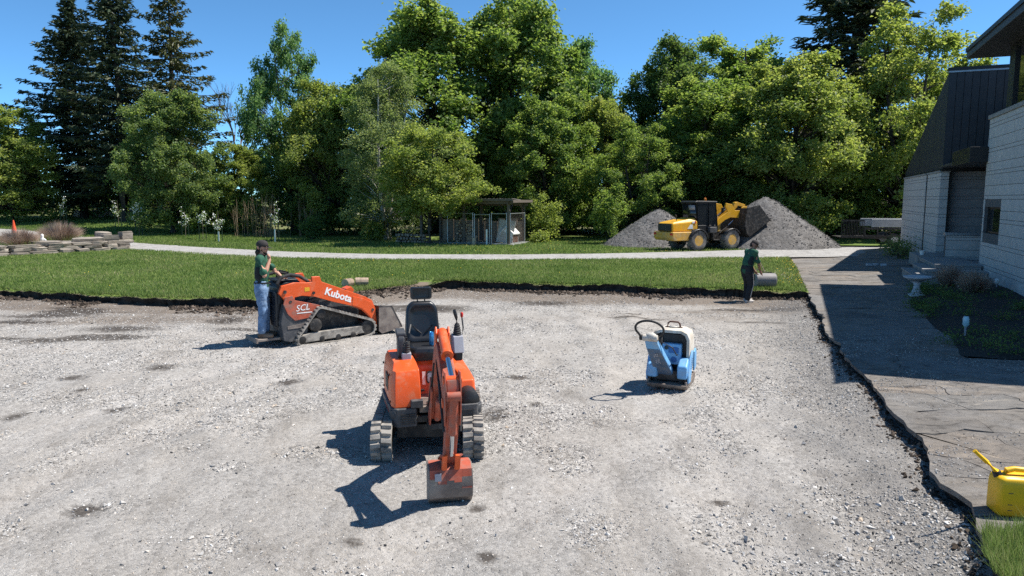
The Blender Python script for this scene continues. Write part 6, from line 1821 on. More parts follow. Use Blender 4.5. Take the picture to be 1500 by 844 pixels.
# dipper arm leans back toward the machine
dip = MB(); dip.prism(chaikin([(-1.57, 1.33), (-1.66, 1.28), (-1.66, 1.06), (-1.58, 0.84), (-1.36, 0.46), (-1.26, 0.30), (-1.19, 0.28), (-1.16, 0.35), (-1.26, 0.56), (-1.42, 0.88), (-1.47, 1.04), (-1.50, 1.26)], 1), 'x', -0.055, 0.055)
dipo = bo(dip, 'dipper_arm', 'orange_worn', 0.008)
for sx in (-1, 1):
    b = MB(); b.prism([(-1.55, 1.36), (-1.63, 1.36), (-1.68, 1.22), (-1.66, 1.02), (-1.58, 0.86), (-1.46, 0.92), (-1.49, 1.10)], 'x', sx * 0.066 - 0.007, sx * 0.066 + 0.007); bo(b, 'arm_side_plate', 'orange_worn', 0.003, parent=dipo)
for (hw_, yy_, zz_, rr_p) in ((0.085, -1.50, 1.05, 0.045), (0.085, -1.60, 1.285, 0.036), (0.08, -1.20, 0.335, 0.03)):
    b = MB(); b.cyl((-hw_, yy_, zz_), (hw_, yy_, zz_), rr_p, n=14); bo(b, 'pivot_pin', 'orange', 0.004)
# bucket cylinder runs down the camera side of the dipper
b = MB(); b.cyl((0.0, -1.70, 1.16), (0.0, -1.56, 0.78), 0.040, n=14); bc_ = bo(b, 'bucket_cylinder', 'orange_worn', 0.003)
b = MB(); b.cyl((-0.06, -1.70, 1.16), (0.06, -1.70, 1.16), 0.042, n=12); bo(b, 'cylinder_eye', 'orange_worn', 0.003, parent=bc_)
b = MB(); b.cyl((0, -1.56, 0.78), (0, -1.47, 0.55), 0.020, n=10); bo(b, 'cylinder_rod', 'chrome', 0)
for sx in (-1, 1):
    b = MB(); b.tube([(sx * 0.085, -1.27, 0.45), (sx * 0.085, -1.47, 0.55)], 0.024, 6, flat=0.5); bo(b, 'tipping_link', 'orange_worn', 0)
    b = MB(); b.tube([(sx * 0.06, -1.47, 0.55), (sx * 0.06, -1.40, 0.39)], 0.026, 6, flat=0.5); bo(b, 'bucket_link', 'orange', 0)
    b = MB(); b.tube([(sx * 0.064, -0.86, 1.30), (sx * 0.075, -1.15, 1.16), (sx * 0.085, -1.42, 1.02), (sx * 0.082, -1.52, 0.92), (sx * 0.075, -1.56, 0.80)], 0.012, 6); bo(b, 'hose', 'rubber_dark', 0)
b = MB(); b.tube([(-0.085, -0.10, 0.60), (-0.095, -0.26, 0.72), (-0.080, -0.46, 0.98), (-0.072, -0.66, 1.22)], 0.012, 6); bo(b, 'hose', 'rubber_dark', 0)
# bucket: back of the shell faces the camera
def BQ(P_): return [(y - 0.27, z + 0.025) for y, z in P_]
bprof_out = BQ([(-0.90, 0.38), (-1.06, 0.40), (-1.13, 0.36), (-1.165, 0.22), (-1.14, 0.10), (-1.05, 0.02), (-0.88, 0.0)])
bprof = bprof_out + BQ([(-0.88, 0.018), (-1.04, 0.040), (-1.12, 0.12), (-1.142, 0.22), (-1.11, 0.345), (-1.05, 0.38), (-0.90, 0.36)])
bk_ = MB(); bk_.prism(bprof, 'x', -0.195, 0.195); bucket = bo(bk_, 'bucket', 'steel_worn', 0.004)
for sx in (-1, 1):
    b = MB(); b.prism(bprof_out, 'x', sx * 0.197 - 0.007, sx * 0.197 + 0.007); bo(b, 'bucket_side', 'steel_worn', 0.003, parent=bucket)
pr_ = random.Random(6)
for (x0, x1, zc) in ((0.10, 0.193, 0.19), (0.03, 0.10, 0.25), (-0.04, 0.03, 0.27), (-0.12, -0.04, 0.24), (-0.193, -0.12, 0.29)):
    # old paint left on the upper shell, its lower edge worn away unevenly
    yb = -1.165 + (0.22 - zc) * (-0.06)
    b = MB(); b.prism(BQ([(-0.90, 0.383), (-1.062, 0.404), (-1.134, 0.363), (-1.169 + abs(zc - 0.22) * 0.12, zc), (-1.160 + abs(zc - 0.22) * 0.12, zc), (-1.126, 0.356), (-1.06, 0.395), (-0.90, 0.378)]), 'x', x0, x1); bo(b, 'bucket_paint', 'orange_worn', 0, parent=bucket)
for sx in (-0.07, 0.07):
    b = MB(); b.prism(BQ([(-0.89, 0.38), (-0.90, 0.30), (-0.96, 0.27), (-1.10, 0.36), (-1.125, 0.42), (-1.09, 0.44), (-1.02, 0.44), (-0.96, 0.39)]), 'x', sx - 0.012, sx + 0.012); bo(b, 'bucket_ear', 'orange_worn', 0.003, parent=bucket)
b = MB(); b.bb(-0.15, -0.09, -1.446, -1.434, 0.30, 0.37); bo(b, 'bucket_label', 'grey_plastic', 0, parent=bucket)

# drink can on the seat
can = empty('drink_can', (0, 0, 0), 0, 'tall blue drink can standing on the black excavator seat', 'can')
b = MB(); b.lathe([(0.024, 0), (0.029, 0.008), (0.029, 0.142), (0.0235, 0.156), (0.0235, 0.158), (0.021, 0.155)], n=20)
M['can_blue'] = surf('blue_can', (0.06, 0.30, 0.62), 0.25, metal=0.5, var=0.35, scale=30, bmp=0.0)
part(b, 'can_body', 'can_blue', can); b = MB(); b.cyl((0, 0, 0.150), (0, 0, 0.1545), 0.0215, n=20); part(b, 'lid', 'galv', can)
cw_ = Matrix.Translation(exc.location) @ Matrix.Rotation(R(4.5 + 11), 4, 'Z') @ Vector((0.05, 0.10, 1.133)); can.location = cw_

# ---------------------------------------------------------------- stand-on track loader
SK = (-3.90, 14.75)
ldr = empty('track_loader', (SK[0], SK[1], float(lot_z(*SK)) - 0.01), R(38), 'orange stand-on track loader with triangular tracks and front bucket', 'track loader')
def lo_(mb, name, mat, bevel=0.01, smooth=40, parent=None): return part(mb, name, mat, parent or ldr, bevel, smooth)
tri = [(-0.70, 0.13, 0.12), (-0.30, 0.62, 0.13), (0.70, 0.23, 0.18), (0.45, 0.12, 0.11), (-0.2, 0.12, 0.11)]
for sy in (-1, 1):
    t = lo_(rubber_track(tri, sy * 0.44 - 0.125, sy * 0.44 + 0.125, 0.075, lug=0.024, chevron=0.0), 'track', 'rubber', 0, None)
    b = MB(); b.prism([(-0.80, 0.10), (-0.72, 0.06), (0.66, 0.12), (0.80, 0.20), (0.78, 0.28), (0.1, 0.27), (-0.55, 0.25), (-0.80, 0.20)], 'y', sy * 0.44 - 0.09, sy * 0.44 + 0.09); lo_(b, 'track_frame', 'rubber', 0.015, parent=t)
    for (x, z, r) in ((-0.70, 0.13, 0.09), (-0.30, 0.62, 0.10), (0.70, 0.23, 0.15), (-0.3, 0.11, 0.07), (0.05, 0.11, 0.07), (0.38, 0.12, 0.07)):
        b = MB(); b.lathe([(r * 0.4, -0.10), (r, -0.085), (r, 0.085), (r * 0.4, 0.10)], (x, sy * 0.44, z), (0, 1, 0), 16); lo_(b, 'roller', 'steel_dark', 0, parent=t)
    b = MB(); b.lathe([(0.05, -0.12), (0.13, -0.10), (0.13, 0.10), (0.05, 0.12)], (-0.42, sy * 0.44, 0.40), (0, 1, 0), 16); lo_(b, 'drive_motor', 'steel_dark', 0.01, parent=t)
    b = MB(); b.bb(-0.80, 0.60, sy * 0.30 - 0.02, sy * 0.30 + 0.02, 0.2, 0.70); lo_(b, 'inner_guard', 'steel_dark')
b = MB(); b.bb(-0.95, 0.62, -0.29, 0.29, 0.22, 0.82); lo_(b, 'chassis', 'dark_grey')
# rear body with side panels
b = MB(); b.prism([(-1.05, 0.14), (-0.92, 0.10), (-0.60, 0.12), (-0.48, 0.62), (-0.42, 0.78), (-1.02, 0.86), (-1.10, 0.50)], 'y', -0.46, 0.46); lo_(b, 'rear_body', 'dark_grey', 0.015)
for sy in (-1, 1):
    b = MB(); b.prism([(-1.04, 0.86), (-0.96, 0.66), (-0.82, 0.52), (-0.44, 0.56), (-0.30, 0.78), (-0.42, 0.82), (-0.80, 0.92), (-0.86, 1.02), (-1.0, 1.0)], 'y', sy * 0.468 - 0.012, sy * 0.468 + 0.012); lo_(b, 'side_panel', 'orange_worn', 0.006)
    b = MB(); b.prism([(-0.97, 0.36), (-0.97, 0.42), (-0.55, 0.46), (-0.55, 0.37)], 'y', sy * 0.464 - 0.006, sy * 0.464 + 0.006); lo_(b, 'step_plate', 'steel_worn', 0.002)
    # loader arm
    arm = MB(); arm.prism([(-1.12, 1.08), (-1.06, 1.22), (-0.80, 1.27), (-0.52, 1.25), (-0.44, 1.26), (-0.44, 1.36), (-0.28, 1.36), (-0.24, 1.25), (0.30, 1.03), (0.68, 0.88), (0.86, 0.78), (0.93, 0.60), (0.96, 0.22), (0.88, 0.22), (0.80, 0.42), (0.62, 0.60), (0.40, 0.70), (0.0, 0.82), (-0.40, 0.96), (-0.66, 1.00), (-0.80, 0.98), (-0.84, 0.84), (-0.96, 0.84), (-1.02, 0.96)], 'y', sy * 0.43 - 0.035, sy * 0.43 + 0.035)
    ao = lo_(arm, 'loader_arm', 'orange', 0.008)
    b = MB(); b.prism([(0.40, 0.72), (0.62, 0.63), (0.80, 0.45), (0.86, 0.30), (0.90, 0.60), (0.84, 0.74), (0.66, 0.83), (0.42, 0.90)], 'y', sy * 0.468 - 0.006, sy * 0.468 + 0.006); lo_(b, 'arm_plate', 'orange', 0.004, parent=ao)
    for (x, z, r) in ((-1.0, 1.10, 0.035), (-0.42, 1.04, 0.03), (-0.90, 0.90, 0.03), (0.86, 0.58, 0.03)):
        b = MB(); b.cyl((x, sy * 0.46, z), (x, sy * 0.485, z), r, n=12); lo_(b, 'pivot_bolt', 'steel_dark', 0, parent=ao)
b = MB(); b.bb(-0.60, -0.50, -0.469, -0.4655, 1.08, 1.16); lo_(b, 'warning_label', 'yellow_paint', 0)
M['white_letter'] = surf('white_lettering', (0.82, 0.82, 0.80), 0.5, var=0.02, bmp=0)
text('brand_lettering', 'Kubota', 0.205, M['white_letter'], ldr, (-0.20, -0.4675, 1.00), (R(90), R(21), 0), 0.0015, shear=0.0, bold=0.006)
text('model_lettering', 'SCL', 0.17, M['white_letter'], ldr, (-0.80, -0.4825, 0.70), (R(90), R(-4), 0), 0.0015, shear=0.25, bold=0.0)
b = MB(); b.bb(-0.78, -0.47, -0.484, -0.4815, 0.655, 0.672); o = lo_(b, 'lettering_bar', 'white_letter', 0)
b = MB(); b.bb(-0.46, -0.36, -0.38, 0.38, 1.04, 1.14); b.bb(0.72, 0.80, -0.40, 0.40, 0.55, 0.68); lo_(b, 'arm_crossbar', 'orange')
# lift cylinders and engine hood between the arms
for sy in (-0.34, 0.34):
    b = MB(); b.cyl((-0.70, sy, 0.80), (-0.20, sy, 0.93), 0.045, n=12); lo_(b, 'lift_cylinder', 'steel_dark', 0)
    b = MB(); b.cyl((-0.20, sy, 0.93), (0.10, sy, 0.99), 0.022, n=10); lo_(b, 'cylinder_rod', 'chrome', 0)
b = MB(); b.prism([(-0.80, 0.80), (0.55, 0.70), (0.60, 0.80), (0.30, 0.92), (-0.30, 1.10), (-0.80, 1.16)], 'y', -0.28, 0.28); lo_(b, 'engine_hood', 'dark_grey', 0.03)
b = MB(); b.prism([(0.36, 0.80), (0.50, 0.76), (0.62, 0.98), (0.56, 1.06), (0.44, 1.02)], 'y', -0.12, 0.12); lo_(b, 'tilt_bracket', 'orange')
b = MB(); b.cyl((0.10, 0, 0.98), (0.45, 0, 0.95), 0.045, n=12); lo_(b, 'tilt_cylinder', 'steel_dark', 0)
# controls
b = MB(); b.prism([(-1.10, 0.84), (-0.90, 0.86), (-0.62, 1.22), (-0.66, 1.30), (-0.98, 1.28), (-1.08, 1.18)], 'y', -0.36, 0.36); lo_(b, 'control_tower', 'black_plastic', 0.03)
b = MB(); b.bb(-1.06, -0.66, -0.30, 0.30, 1.285, 1.325); lo_(b, 'instrument_panel', 'black_plastic', 0.015)
b = MB(); b.tube([(-1.06, -0.33, 1.14), (-1.10, -0.35, 1.26), (-1.02, -0.36, 1.38), (-0.84, -0.36, 1.42), (-0.66, -0.36, 1.38), (-0.50, -0.36, 1.28), (-0.44, -0.36, 1.18)], 0.035, 10); lo_(b, 'guard_hoop', 'rubber_dark', 0)
b = MB(); b.tube([(-1.06, 0.33, 1.14), (-1.10, 0.35, 1.26), (-1.02, 0.36, 1.38), (-0.84, 0.36, 1.42), (-0.66, 0.36, 1.38), (-0.50, 0.36, 1.28), (-0.44, 0.36, 1.18)], 0.035, 10); lo_(b, 'guard_hoop', 'rubber_dark', 0)
b = MB(); b.tube([(-0.90, -0.26, 1.32), (-0.84, -0.26, 1.46), (-0.84, 0.20, 1.46), (-0.90, 0.26, 1.32)], 0.016, 8); lo_(b, 'hand_bar', 'rubber_dark', 0)
b = MB(); b.tube([(-1.10, 0.0, 1.22), (-1.22, 0.0, 1.26), (-1.22, 0.28, 1.26), (-1.10, 0.30, 1.22)], 0.018, 8); lo_(b, 'control_bar', 'black_plastic', 0)
b = MB(); b.bb(-1.14, -1.03, -0.32, 0.32, 0.40, 1.10); lo_(b, 'knee_pad', 'vinyl', 0.03)
b = MB(); b.bb(-1.52, -1.06, -0.32, 0.32, 0.15, 0.20); b.bb(-1.54, -1.50, -0.32, 0.32, 0.12, 0.22); lo_(b, 'standing_platform', 'steel_worn')
# bucket
bp = [(0.97, 0.66), (0.95, 0.14), (1.02, 0.07), (1.52, 0.16), (1.50, 0.185), (1.04, 0.10), (0.985, 0.16), (1.0, 0.64)]
b = MB(); b.prism(bp, 'y', -0.55, 0.55); bkt = lo_(b, 'bucket', 'steel_dark', 0.004)
for sy in (-1, 1):
    b = MB(); b.prism([(0.965, 0.66), (0.95, 0.13), (1.02, 0.065), (1.52, 0.155), (1.26, 0.64)], 'y', sy * 0.555 - 0.008, sy * 0.555 + 0.008); lo_(b, 'bucket_side', 'steel_worn', 0.003, parent=bkt)
    b = MB(); b.tube([(0.97, sy * 0.557, 0.655), (1.26, sy * 0.557, 0.635), (1.50, sy * 0.557, 0.18)], 0.014, 4); lo_(b, 'bucket_rim', 'steel_dark', 0, parent=bkt)

# ---------------------------------------------------------------- plate compactor
cmp_ = empty('plate_compactor', (2.46, 10.82, float(lot_z(2.46, 10.82)) + 0.0), R(-24), 'blue and white plate compactor with black loop handle standing on the gravel', 'compactor')
def co_(mb, name, mat, bevel=0.01, smooth=40, parent=None): return part(mb, name, mat, parent or cmp_, bevel, smooth)
b = MB(); b.loft([[(x, y, z) for x, y in rrect(-0.30, 0.30, -a, a, 0.04)] for (z, a) in ((0.0, 0.30), (0.02, 0.35), (0.05, 0.385), (0.085, 0.40))]); co_(b, 'base_plate', 'steel_worn', 0.006)
for sx in (-1, 1):
    b = MB(); b.bb(sx * 0.285 - 0.014, sx * 0.285 + 0.014, -0.36, 0.38, 0.085, 0.135); co_(b, 'plate_rib', 'steel_worn', 0.005)
    for y in (-0.2, 0.22):
        b = MB(); b.cyl((sx * 0.20, y, 0.085), (sx * 0.20, y, 0.20), 0.05, 0.045, 12); co_(b, 'rubber_mount', 'rubber_dark', 0.005)
    # blue side housings
    b = MB(); b.prism([(-0.36, 0.17), (-0.10, 0.13), (0.02, 0.22), (0.02, 0.44), (-0.20, 0.46), (-0.36, 0.36)], 'x', sx * 0.225 - 0.075, sx * 0.225 + 0.075); co_(b, 'belt_housing', 'blue_paint', 0.03)
    b = MB(); b.prism([(-0.30, 0.10), (-0.14, 0.10), (0.02, 0.50), (-0.02, 0.56), (-0.20, 0.46), (-0.33, 0.22)], 'x', sx * 0.31 - 0.012, sx * 0.31 + 0.012); co_(b, 'side_plate', 'blue_paint', 0.005)
    b = MB(); b.prism([(0.18, 0.20), (0.34, 0.24), (0.34, 0.46), (0.27, 0.54), (0.16, 0.50)], 'x', sx * 0.305 - 0.012, sx * 0.305 + 0.012); co_(b, 'side_plate', 'blue_paint', 0.005)
# white hood: open toward the operator
hood_o = [(-0.29, 0.26), (-0.29, 0.74), (-0.25, 0.83), (-0.16, 0.87), (0.16, 0.87), (0.25, 0.83), (0.29, 0.74), (0.29, 0.26)]
hood_i = [(-0.245, 0.26), (-0.245, 0.72), (-0.215, 0.79), (-0.15, 0.82), (0.15, 0.82), (0.215, 0.79), (0.245, 0.72), (0.245, 0.26)]
h_ = MB()
def HR(prof, y, k=1.0, dz=0.0): return [(x * k, y, 0.26 + (z - 0.26) * k + dz) for x, z in prof]
rings = [HR(hood_i, -0.05), HR(hood_i, -0.14), HR(hood_o, -0.14, 0.985), HR(hood_o, -0.11), HR(hood_o, 0.24), HR(hood_o, 0.34, 0.94), HR(hood_o, 0.38, 0.80)]
n_ = 8; vv = [p for r in rings for p in r]; ff = []
for j in range(len(rings) - 1):
    for i in range(n_ - 1): ff.append((j * n_ + i, j * n_ + i + 1, (j + 1) * n_ + i + 1, (j + 1) * n_ + i))
ff.append(tuple(range((len(rings) - 1) * n_, len(rings) * n_)))
h_._add(vv, ff); ho = co_(h_, 'hood', 'white_worn', 0.0, 50)
b = MB(); b.bb(-0.243, 0.243, -0.04, 0.30, 0.25, 0.80); co_(b, 'engine', 'black_plastic', 0.02)
b = MB(); b.bb(-0.26, 0.26, -0.24, 0.26, 0.10, 0.27); co_(b, 'exciter', 'steel_dark', 0.02)
b = MB(); b.bb(-0.12, 0.17, -0.16, -0.045, 0.34, 0.66); eng = co_(b, 'engine_cover', 'blue_paint', 0.02)
M['blue_dark'] = surf('dark_blue_paint', (0.03, 0.12, 0.32), 0.5, var=0.15)
b = MB(); b.bb(-0.02, 0.13, -0.172, -0.158, 0.52, 0.61); co_(b, 'air_filter', 'blue_dark', 0.008, parent=eng)
b = MB(); b.cyl((0.06, -0.17, 0.42), (0.06, -0.155, 0.42), 0.045, n=16); b.cyl((-0.06, -0.17, 0.44), (-0.06, -0.155, 0.44), 0.03, n=14); co_(b, 'recoil_starter', 'blue_dark', 0.004, parent=eng)
b = MB(); b.tube([(-0.10, 0.10, 0.865), (-0.09, 0.10, 0.93), (-0.06, 0.10, 0.955), (0.06, 0.10, 0.955), (0.09, 0.10, 0.93), (0.10, 0.10, 0.865)], 0.014, 8); b.bb(-0.13, 0.13, 0.07, 0.13, 0.862, 0.878); co_(b, 'lifting_hoop', 'rust', 0.0)
b = MB(); b.ell((0, 0.08, 0.885), (0.07, 0.05, 0.02)); co_(b, 'fuel_cap', 'white_worn', 0)
# handle arm leaning out to the operator side
a0, a1 = Vector((-0.06, -0.20, 0.22)), Vector((-0.17, -0.70, 0.80))
arm = MB(); d = (a1 - a0)
def arm_ring(t, w, th):
    c_ = a0 + d * t; s_ = Vector((1, 0, 0)); nn = d.normalized().cross(s_).normalized()
    return [tuple(c_ + s_ * (w * sx) + nn * (th * sz)) for sx, sz in ((-1, -1), (1, -1), (1, 1), (-1, 1))]
arm.loft([arm_ring(0, 0.135, 0.035), arm_ring(0.25, 0.13, 0.05), arm_ring(0.85, 0.10, 0.045), arm_ring(1.0, 0.085, 0.035)]); armo = co_(arm, 'handle_arm', 'blue_paint', 0.012)
M['blue_dirty_shade'] = surf('grimy_shaded_blue', (0.075, 0.13, 0.21), 0.7, var=0.3, dust=0.45, dust_scale=12, dust_col=(0.16, 0.15, 0.14))  # grime on the arm's front, with its shade painted in as darker blue
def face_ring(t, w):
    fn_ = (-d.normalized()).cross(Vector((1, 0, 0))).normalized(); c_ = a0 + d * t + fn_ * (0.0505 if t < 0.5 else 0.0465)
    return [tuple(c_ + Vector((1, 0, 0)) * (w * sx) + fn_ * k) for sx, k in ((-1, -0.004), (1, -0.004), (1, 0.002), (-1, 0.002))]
pf = MB(); pf.loft([face_ring(0.02, 0.125), face_ring(0.30, 0.118), face_ring(0.80, 0.092)]); co_(pf, 'arm_face_shade_grime', 'blue_dirty_shade', 0, parent=armo)
# worn painted letters on the arm
nn = d.normalized().cross(Vector((1, 0, 0))).normalized()
mt = Matrix((Vector((d.normalized())), Vector((-1, 0, 0)), d.normalized().cross(Vector((-1, 0, 0))))).transposed().to_4x4()
fl = Matrix((-d.normalized(), Vector((1, 0, 0)), (-d.normalized()).cross(Vector((1, 0, 0))))).transposed().to_4x4()
b = MB(); b.cyl((a1.x - 0.12, a1.y - 0.01, a1.z + 0.03), (a1.x + 0.10, a1.y - 0.01, a1.z + 0.03), 0.05, n=14); b.ell((a1.x, a1.y, a1.z + 0.05), (0.09, 0.06, 0.06)); co_(b, 'handle_head', 'white_worn', 0.01)
for sx in (-1, 1):
    b = MB(); b.cyl((a1.x + sx * 0.125, a1.y - 0.01, a1.z + 0.03), (a1.x + sx * 0.165, a1.y - 0.01, a1.z + 0.03), 0.042, n=12); co_(b, 'damper', 'rubber_dark', 0.006)
lp = []
for i in range(21):
    t = R(-35 + 250 * i / 20)
    lp.append((a1.x + 0.205 * math.cos(t), a1.y - 0.11 - 0.10 * math.sin(t) * 0.8, a1.z + 0.10 + 0.135 * (math.sin(t) + 0.57)))
lp = [(a1.x + 0.14, a1.y - 0.01, a1.z + 0.03)] + lp + [(a1.x - 0.14, a1.y - 0.01, a1.z + 0.03)]
b = MB(); b.tube(lp, 0.0165, 10); co_(b, 'loop_handle', 'rubber_dark', 0)
b = MB(); b.tube([(a1.x + 0.07, a1.y + 0.03, a1.z + 0.02), (0.10, -0.46, 0.66), (0.13, -0.30, 0.52), (0.12, -0.17, 0.50)], 0.009, 6); co_(b, 'throttle_cable', 'rubber_dark', 0)
b = MB(); b.tube([(a1.x - 0.06, a1.y + 0.03, a1.z + 0.02), (-0.17, -0.44, 0.60), (-0.16, -0.28, 0.40), (-0.14, -0.20, 0.30)], 0.011, 6); co_(b, 'hydraulic_hose', 'rubber_dark', 0)
for sx in (-1, 1):
    for y in (-0.30, 0.0, 0.30):
        b = MB(); b.cyl((sx * 0.27, y, 0.135), (sx * 0.27, y, 0.155), 0.016, n=6); co_(b, 'bolt', 'rust', 0)
b = MB(); b.cyl((-0.05, -0.172, 0.60), (-0.05, -0.195, 0.60), 0.03, n=12); co_(b, 'oil_cap', 'black_plastic', 0, parent=eng)
b = MB(); b.bb(-0.245, -0.13, -0.10, 0.1, 0.45, 0.75); co_(b, 'muffler', 'rust', 0.03)
M['grey_letter'] = surf('worn_grey_lettering', (0.36, 0.38, 0.42), 0.7, var=0.3, scale=40)
tx_ = text('arm_lettering', 'RL7IIS', 0.10, M['grey_letter'], armo, (0, 0, 0), (0, 0, 0), 0.001, 'CENTER')
fn = (-d.normalized()).cross(Vector((1, 0, 0))).normalized()
tx_.matrix_local = Matrix.Translation(a0 + d * 0.52 + fn * 0.0545 + Vector((-0.035, 0, 0))) @ fl
for k in range(6):
    b = MB(); b.bb(sx * 0 + 0.3225, 0.3255, -0.10 - 0.012 * k, -0.06 - 0.014 * k, 0.44 - 0.028 * k, 0.452 - 0.028 * k); co_(b, 'side_lettering', 'blue_dark', 0)

# ---------------------------------------------------------------- wheel loader by the piles
wl_ = empty('wheel_loader', (9.96, 37.25, 0.29), R(25.7), 'yellow wheel loader with black cab and raised bucket at the stone piles', 'wheel loader')
def w_(mb, name, mat, bevel=0.015, smooth=40, parent=None): return part(mb, name, mat, parent or wl_, bevel, smooth)
def big_wheel(x, y):
    t = MB(); s = 1 if y > 0 else -1
    t.lathe([(0.27, -0.17), (0.40, -0.19), (0.485, -0.165), (0.50, -0.10), (0.50, 0.10), (0.485, 0.165), (0.40, 0.19), (0.27, 0.17)], (x, y, 0.5), (0, 1, 0), 36, False)
    for i in range(22):
        a = 2 * math.pi * i / 22
        for half in (-1, 1):
            aa = a + (math.pi / 22 if half > 0 else 0)
            c0 = Vector((x + 0.505 * math.cos(aa), y + half * 0.09, 0.5 + 0.505 * math.sin(aa)))
            t.box(c0, (0.05, 0.17, 0.055), (0, -aa, half * 0.5))
    o = w_(t, 'wheel', 'tyre', 0, 35)
    r = MB(); r.lathe([(0.285, s * 0.17), (0.28, s * 0.10), (0.20, s * 0.03), (0.15, s * 0.03), (0.13, s * 0.13), (0.10, s * 0.15), (0.02, s * 0.15)], (x, y, 0.5), (0, 1, 0), 28); w_(r, 'rim', 'yellow_dusty', 0, 35, o)
    for i in range(6):
        a = 2 * math.pi * i / 6; b = MB(); b.cyl((x + 0.17 * math.cos(a), y + s * 0.03, 0.5 + 0.17 * math.sin(a)), (x + 0.17 * math.cos(a), y + s * 0.06, 0.5 + 0.17 * math.sin(a)), 0.018, n=6); w_(b, 'wheel_nut', 'steel_dark', 0, None, o)
for x in (-1.085, 1.085):
    for y in (-0.75, 0.75): big_wheel(x, y)
b = MB(); b.bb(-2.2, 0.0, -0.45, 0.45, 0.50, 0.95); b.bb(0.25, 1.9, -0.35, 0.35, 0.45, 0.95); b.bb(-1.2, -0.95, -0.6, 0.6, 0.4, 0.6); b.bb(0.95, 1.2, -0.6, 0.6, 0.4, 0.6); b.cyl((0.12, 0, 0.42), (0.12, 0, 0.95), 0.13, n=12); w_(b, 'chassis', 'steel_dark')
hd = MB(); hd.loft([[(-2.50, -0.62, 0.95), (-0.95, -0.62, 0.95), (-0.95, 0.62, 0.95), (-2.50, 0.62, 0.95)], [(-2.52, -0.60, 1.34), (-0.95, -0.60, 1.45), (-0.95, 0.60, 1.45), (-2.52, 0.60, 1.34)], [(-2.40, -0.50, 1.42), (-1.05, -0.46, 1.64), (-1.05, 0.46, 1.64), (-2.40, 0.50, 1.42)]])
hood_ = w_(hd, 'engine_hood', 'yellow_paint', 0.05)
b = MB(); b.bb(-2.56, -2.50, -0.52, 0.52, 0.98, 1.34); gr = w_(b, 'grille', 'black_plastic', 0.02)
for i in range(6):
    b = MB(); b.bb(-2.575, -2.555, -0.48, 0.48, 1.02 + 0.05 * i, 1.035 + 0.05 * i); w_(b, 'grille_bar', 'dark_grey', 0, None, gr)
b = MB(); b.prism([(-2.62, 0.66), (-2.50, 0.50), (-1.62, 0.50), (-1.50, 0.72), (-1.35, 0.94), (-2.62, 0.94)], 'y', -0.78, 0.78); w_(b, 'counterweight', 'yellow_dusty', 0.04)
for y in (-0.66, 0.66):
    b = MB(); b.bb(-2.64, -2.60, y - 0.10, y + 0.10, 0.78, 0.88); w_(b, 'tail_lamp', 'red_plastic', 0.01)
b = MB(); b.prism([(-1.60, 1.08), (-1.25, 1.08), (-1.28, 1.30), (-1.42, 1.30)], 'y', -0.626, -0.612); w_(b, 'decal_panel', 'white_paint', 0, None, hood_)
b = MB(); b.bb(-1.30, -1.10, -0.622, -0.604, 1.36, 1.46); w_(b, 'decal_panel', 'white_paint', 0, None, hood_)
b = MB(); b.prism([(-1.16, 1.34), (-1.08, 1.34), (-1.08, 1.48), (-1.12, 1.48)], 'y', -0.628, -0.612); w_(b, 'decal_stripe', 'red_plastic', 0, None, hood_)
b = MB(); b.tube([(-1.95, -0.2, 1.40), (-1.98, -0.2, 1.72), (-2.04, -0.2, 1.80)], 0.03, 8); w_(b, 'exhaust', 'steel_dark', 0)
# cab
cab = empty('cab', (0, 0, 0), 0, parent=wl_)
b = MB(); b.bb(-0.92, 0.40, -0.58, 0.58, 0.85, 1.25); w_(b, 'cab_base', 'black_plastic', 0.02, 35, cab)
for (x, y, xt) in ((-0.90, -0.56, -1.0), (-0.90, 0.56, -1.0), (0.36, -0.56, 0.22), (0.36, 0.56, 0.22), (-0.22, -0.58, -0.26), (-0.22, 0.58, -0.26)):
    b = MB(); b.tube([(x, y, 1.2), (xt, y * 0.97, 2.36)], 0.045, 4); w_(b, 'cab_post', 'trim_black', 0, 35, cab)
b = MB(); b.prism([(-1.12, 2.36), (0.34, 2.36), (0.30, 2.46), (-1.0, 2.48), (-1.12, 2.44)], 'y', -0.60, 0.60); rf_ = w_(b, 'cab_roof', 'black_plastic', 0.03, 35, cab)
for (y0, nm) in ((-0.565, 'l'), (0.565, 'r')):
    b = MB(); b.prism([(-0.88, 1.24), (0.34, 1.24), (0.22, 2.36), (-0.96, 2.36)], 'y', y0 - 0.004, y0 + 0.004); w_(b, 'cab_window', 'glass_dark', 0, 35, cab)
b = MB(); b._add([(-0.93, -0.52, 1.25), (-0.93, 0.52, 1.25), (-1.02, 0.50, 2.36), (-1.02, -0.50, 2.36)], [(0, 1, 2, 3)]); rw = w_(b, 'rear_window', 'glass_dark', 0, 35, cab); s_ = rw.modifiers.new('t', 'SOLIDIFY'); s_.thickness = 0.008
b = MB(); b._add([(0.37, -0.52, 1.25), (0.37, 0.52, 1.25), (0.25, 0.50, 2.36), (0.25, -0.50, 2.36)], [(0, 1, 2, 3)]); rw = w_(b, 'windscreen', 'glass_dark', 0, 35, cab); s_ = rw.modifiers.new('t', 'SOLIDIFY'); s_.thickness = 0.008
b = MB(); b._add([(-1.025, -0.46, 2.02), (-1.025, 0.02, 2.02), (-1.045, 0.02, 2.26), (-1.045, -0.46, 2.26)], [(0, 1, 2, 3)]); st = w_(b, 'window_sticker', 'grey_plastic', 0, 35, cab); s_ = st.modifiers.new('t', 'SOLIDIFY'); s_.thickness = 0.006
b = MB(); b.lathe([(0.06, 0), (0.065, 0.02), (0.055, 0.13), (0.03, 0.15)], (-0.30, -0.35, 2.475), (0, 0, 1), 14)
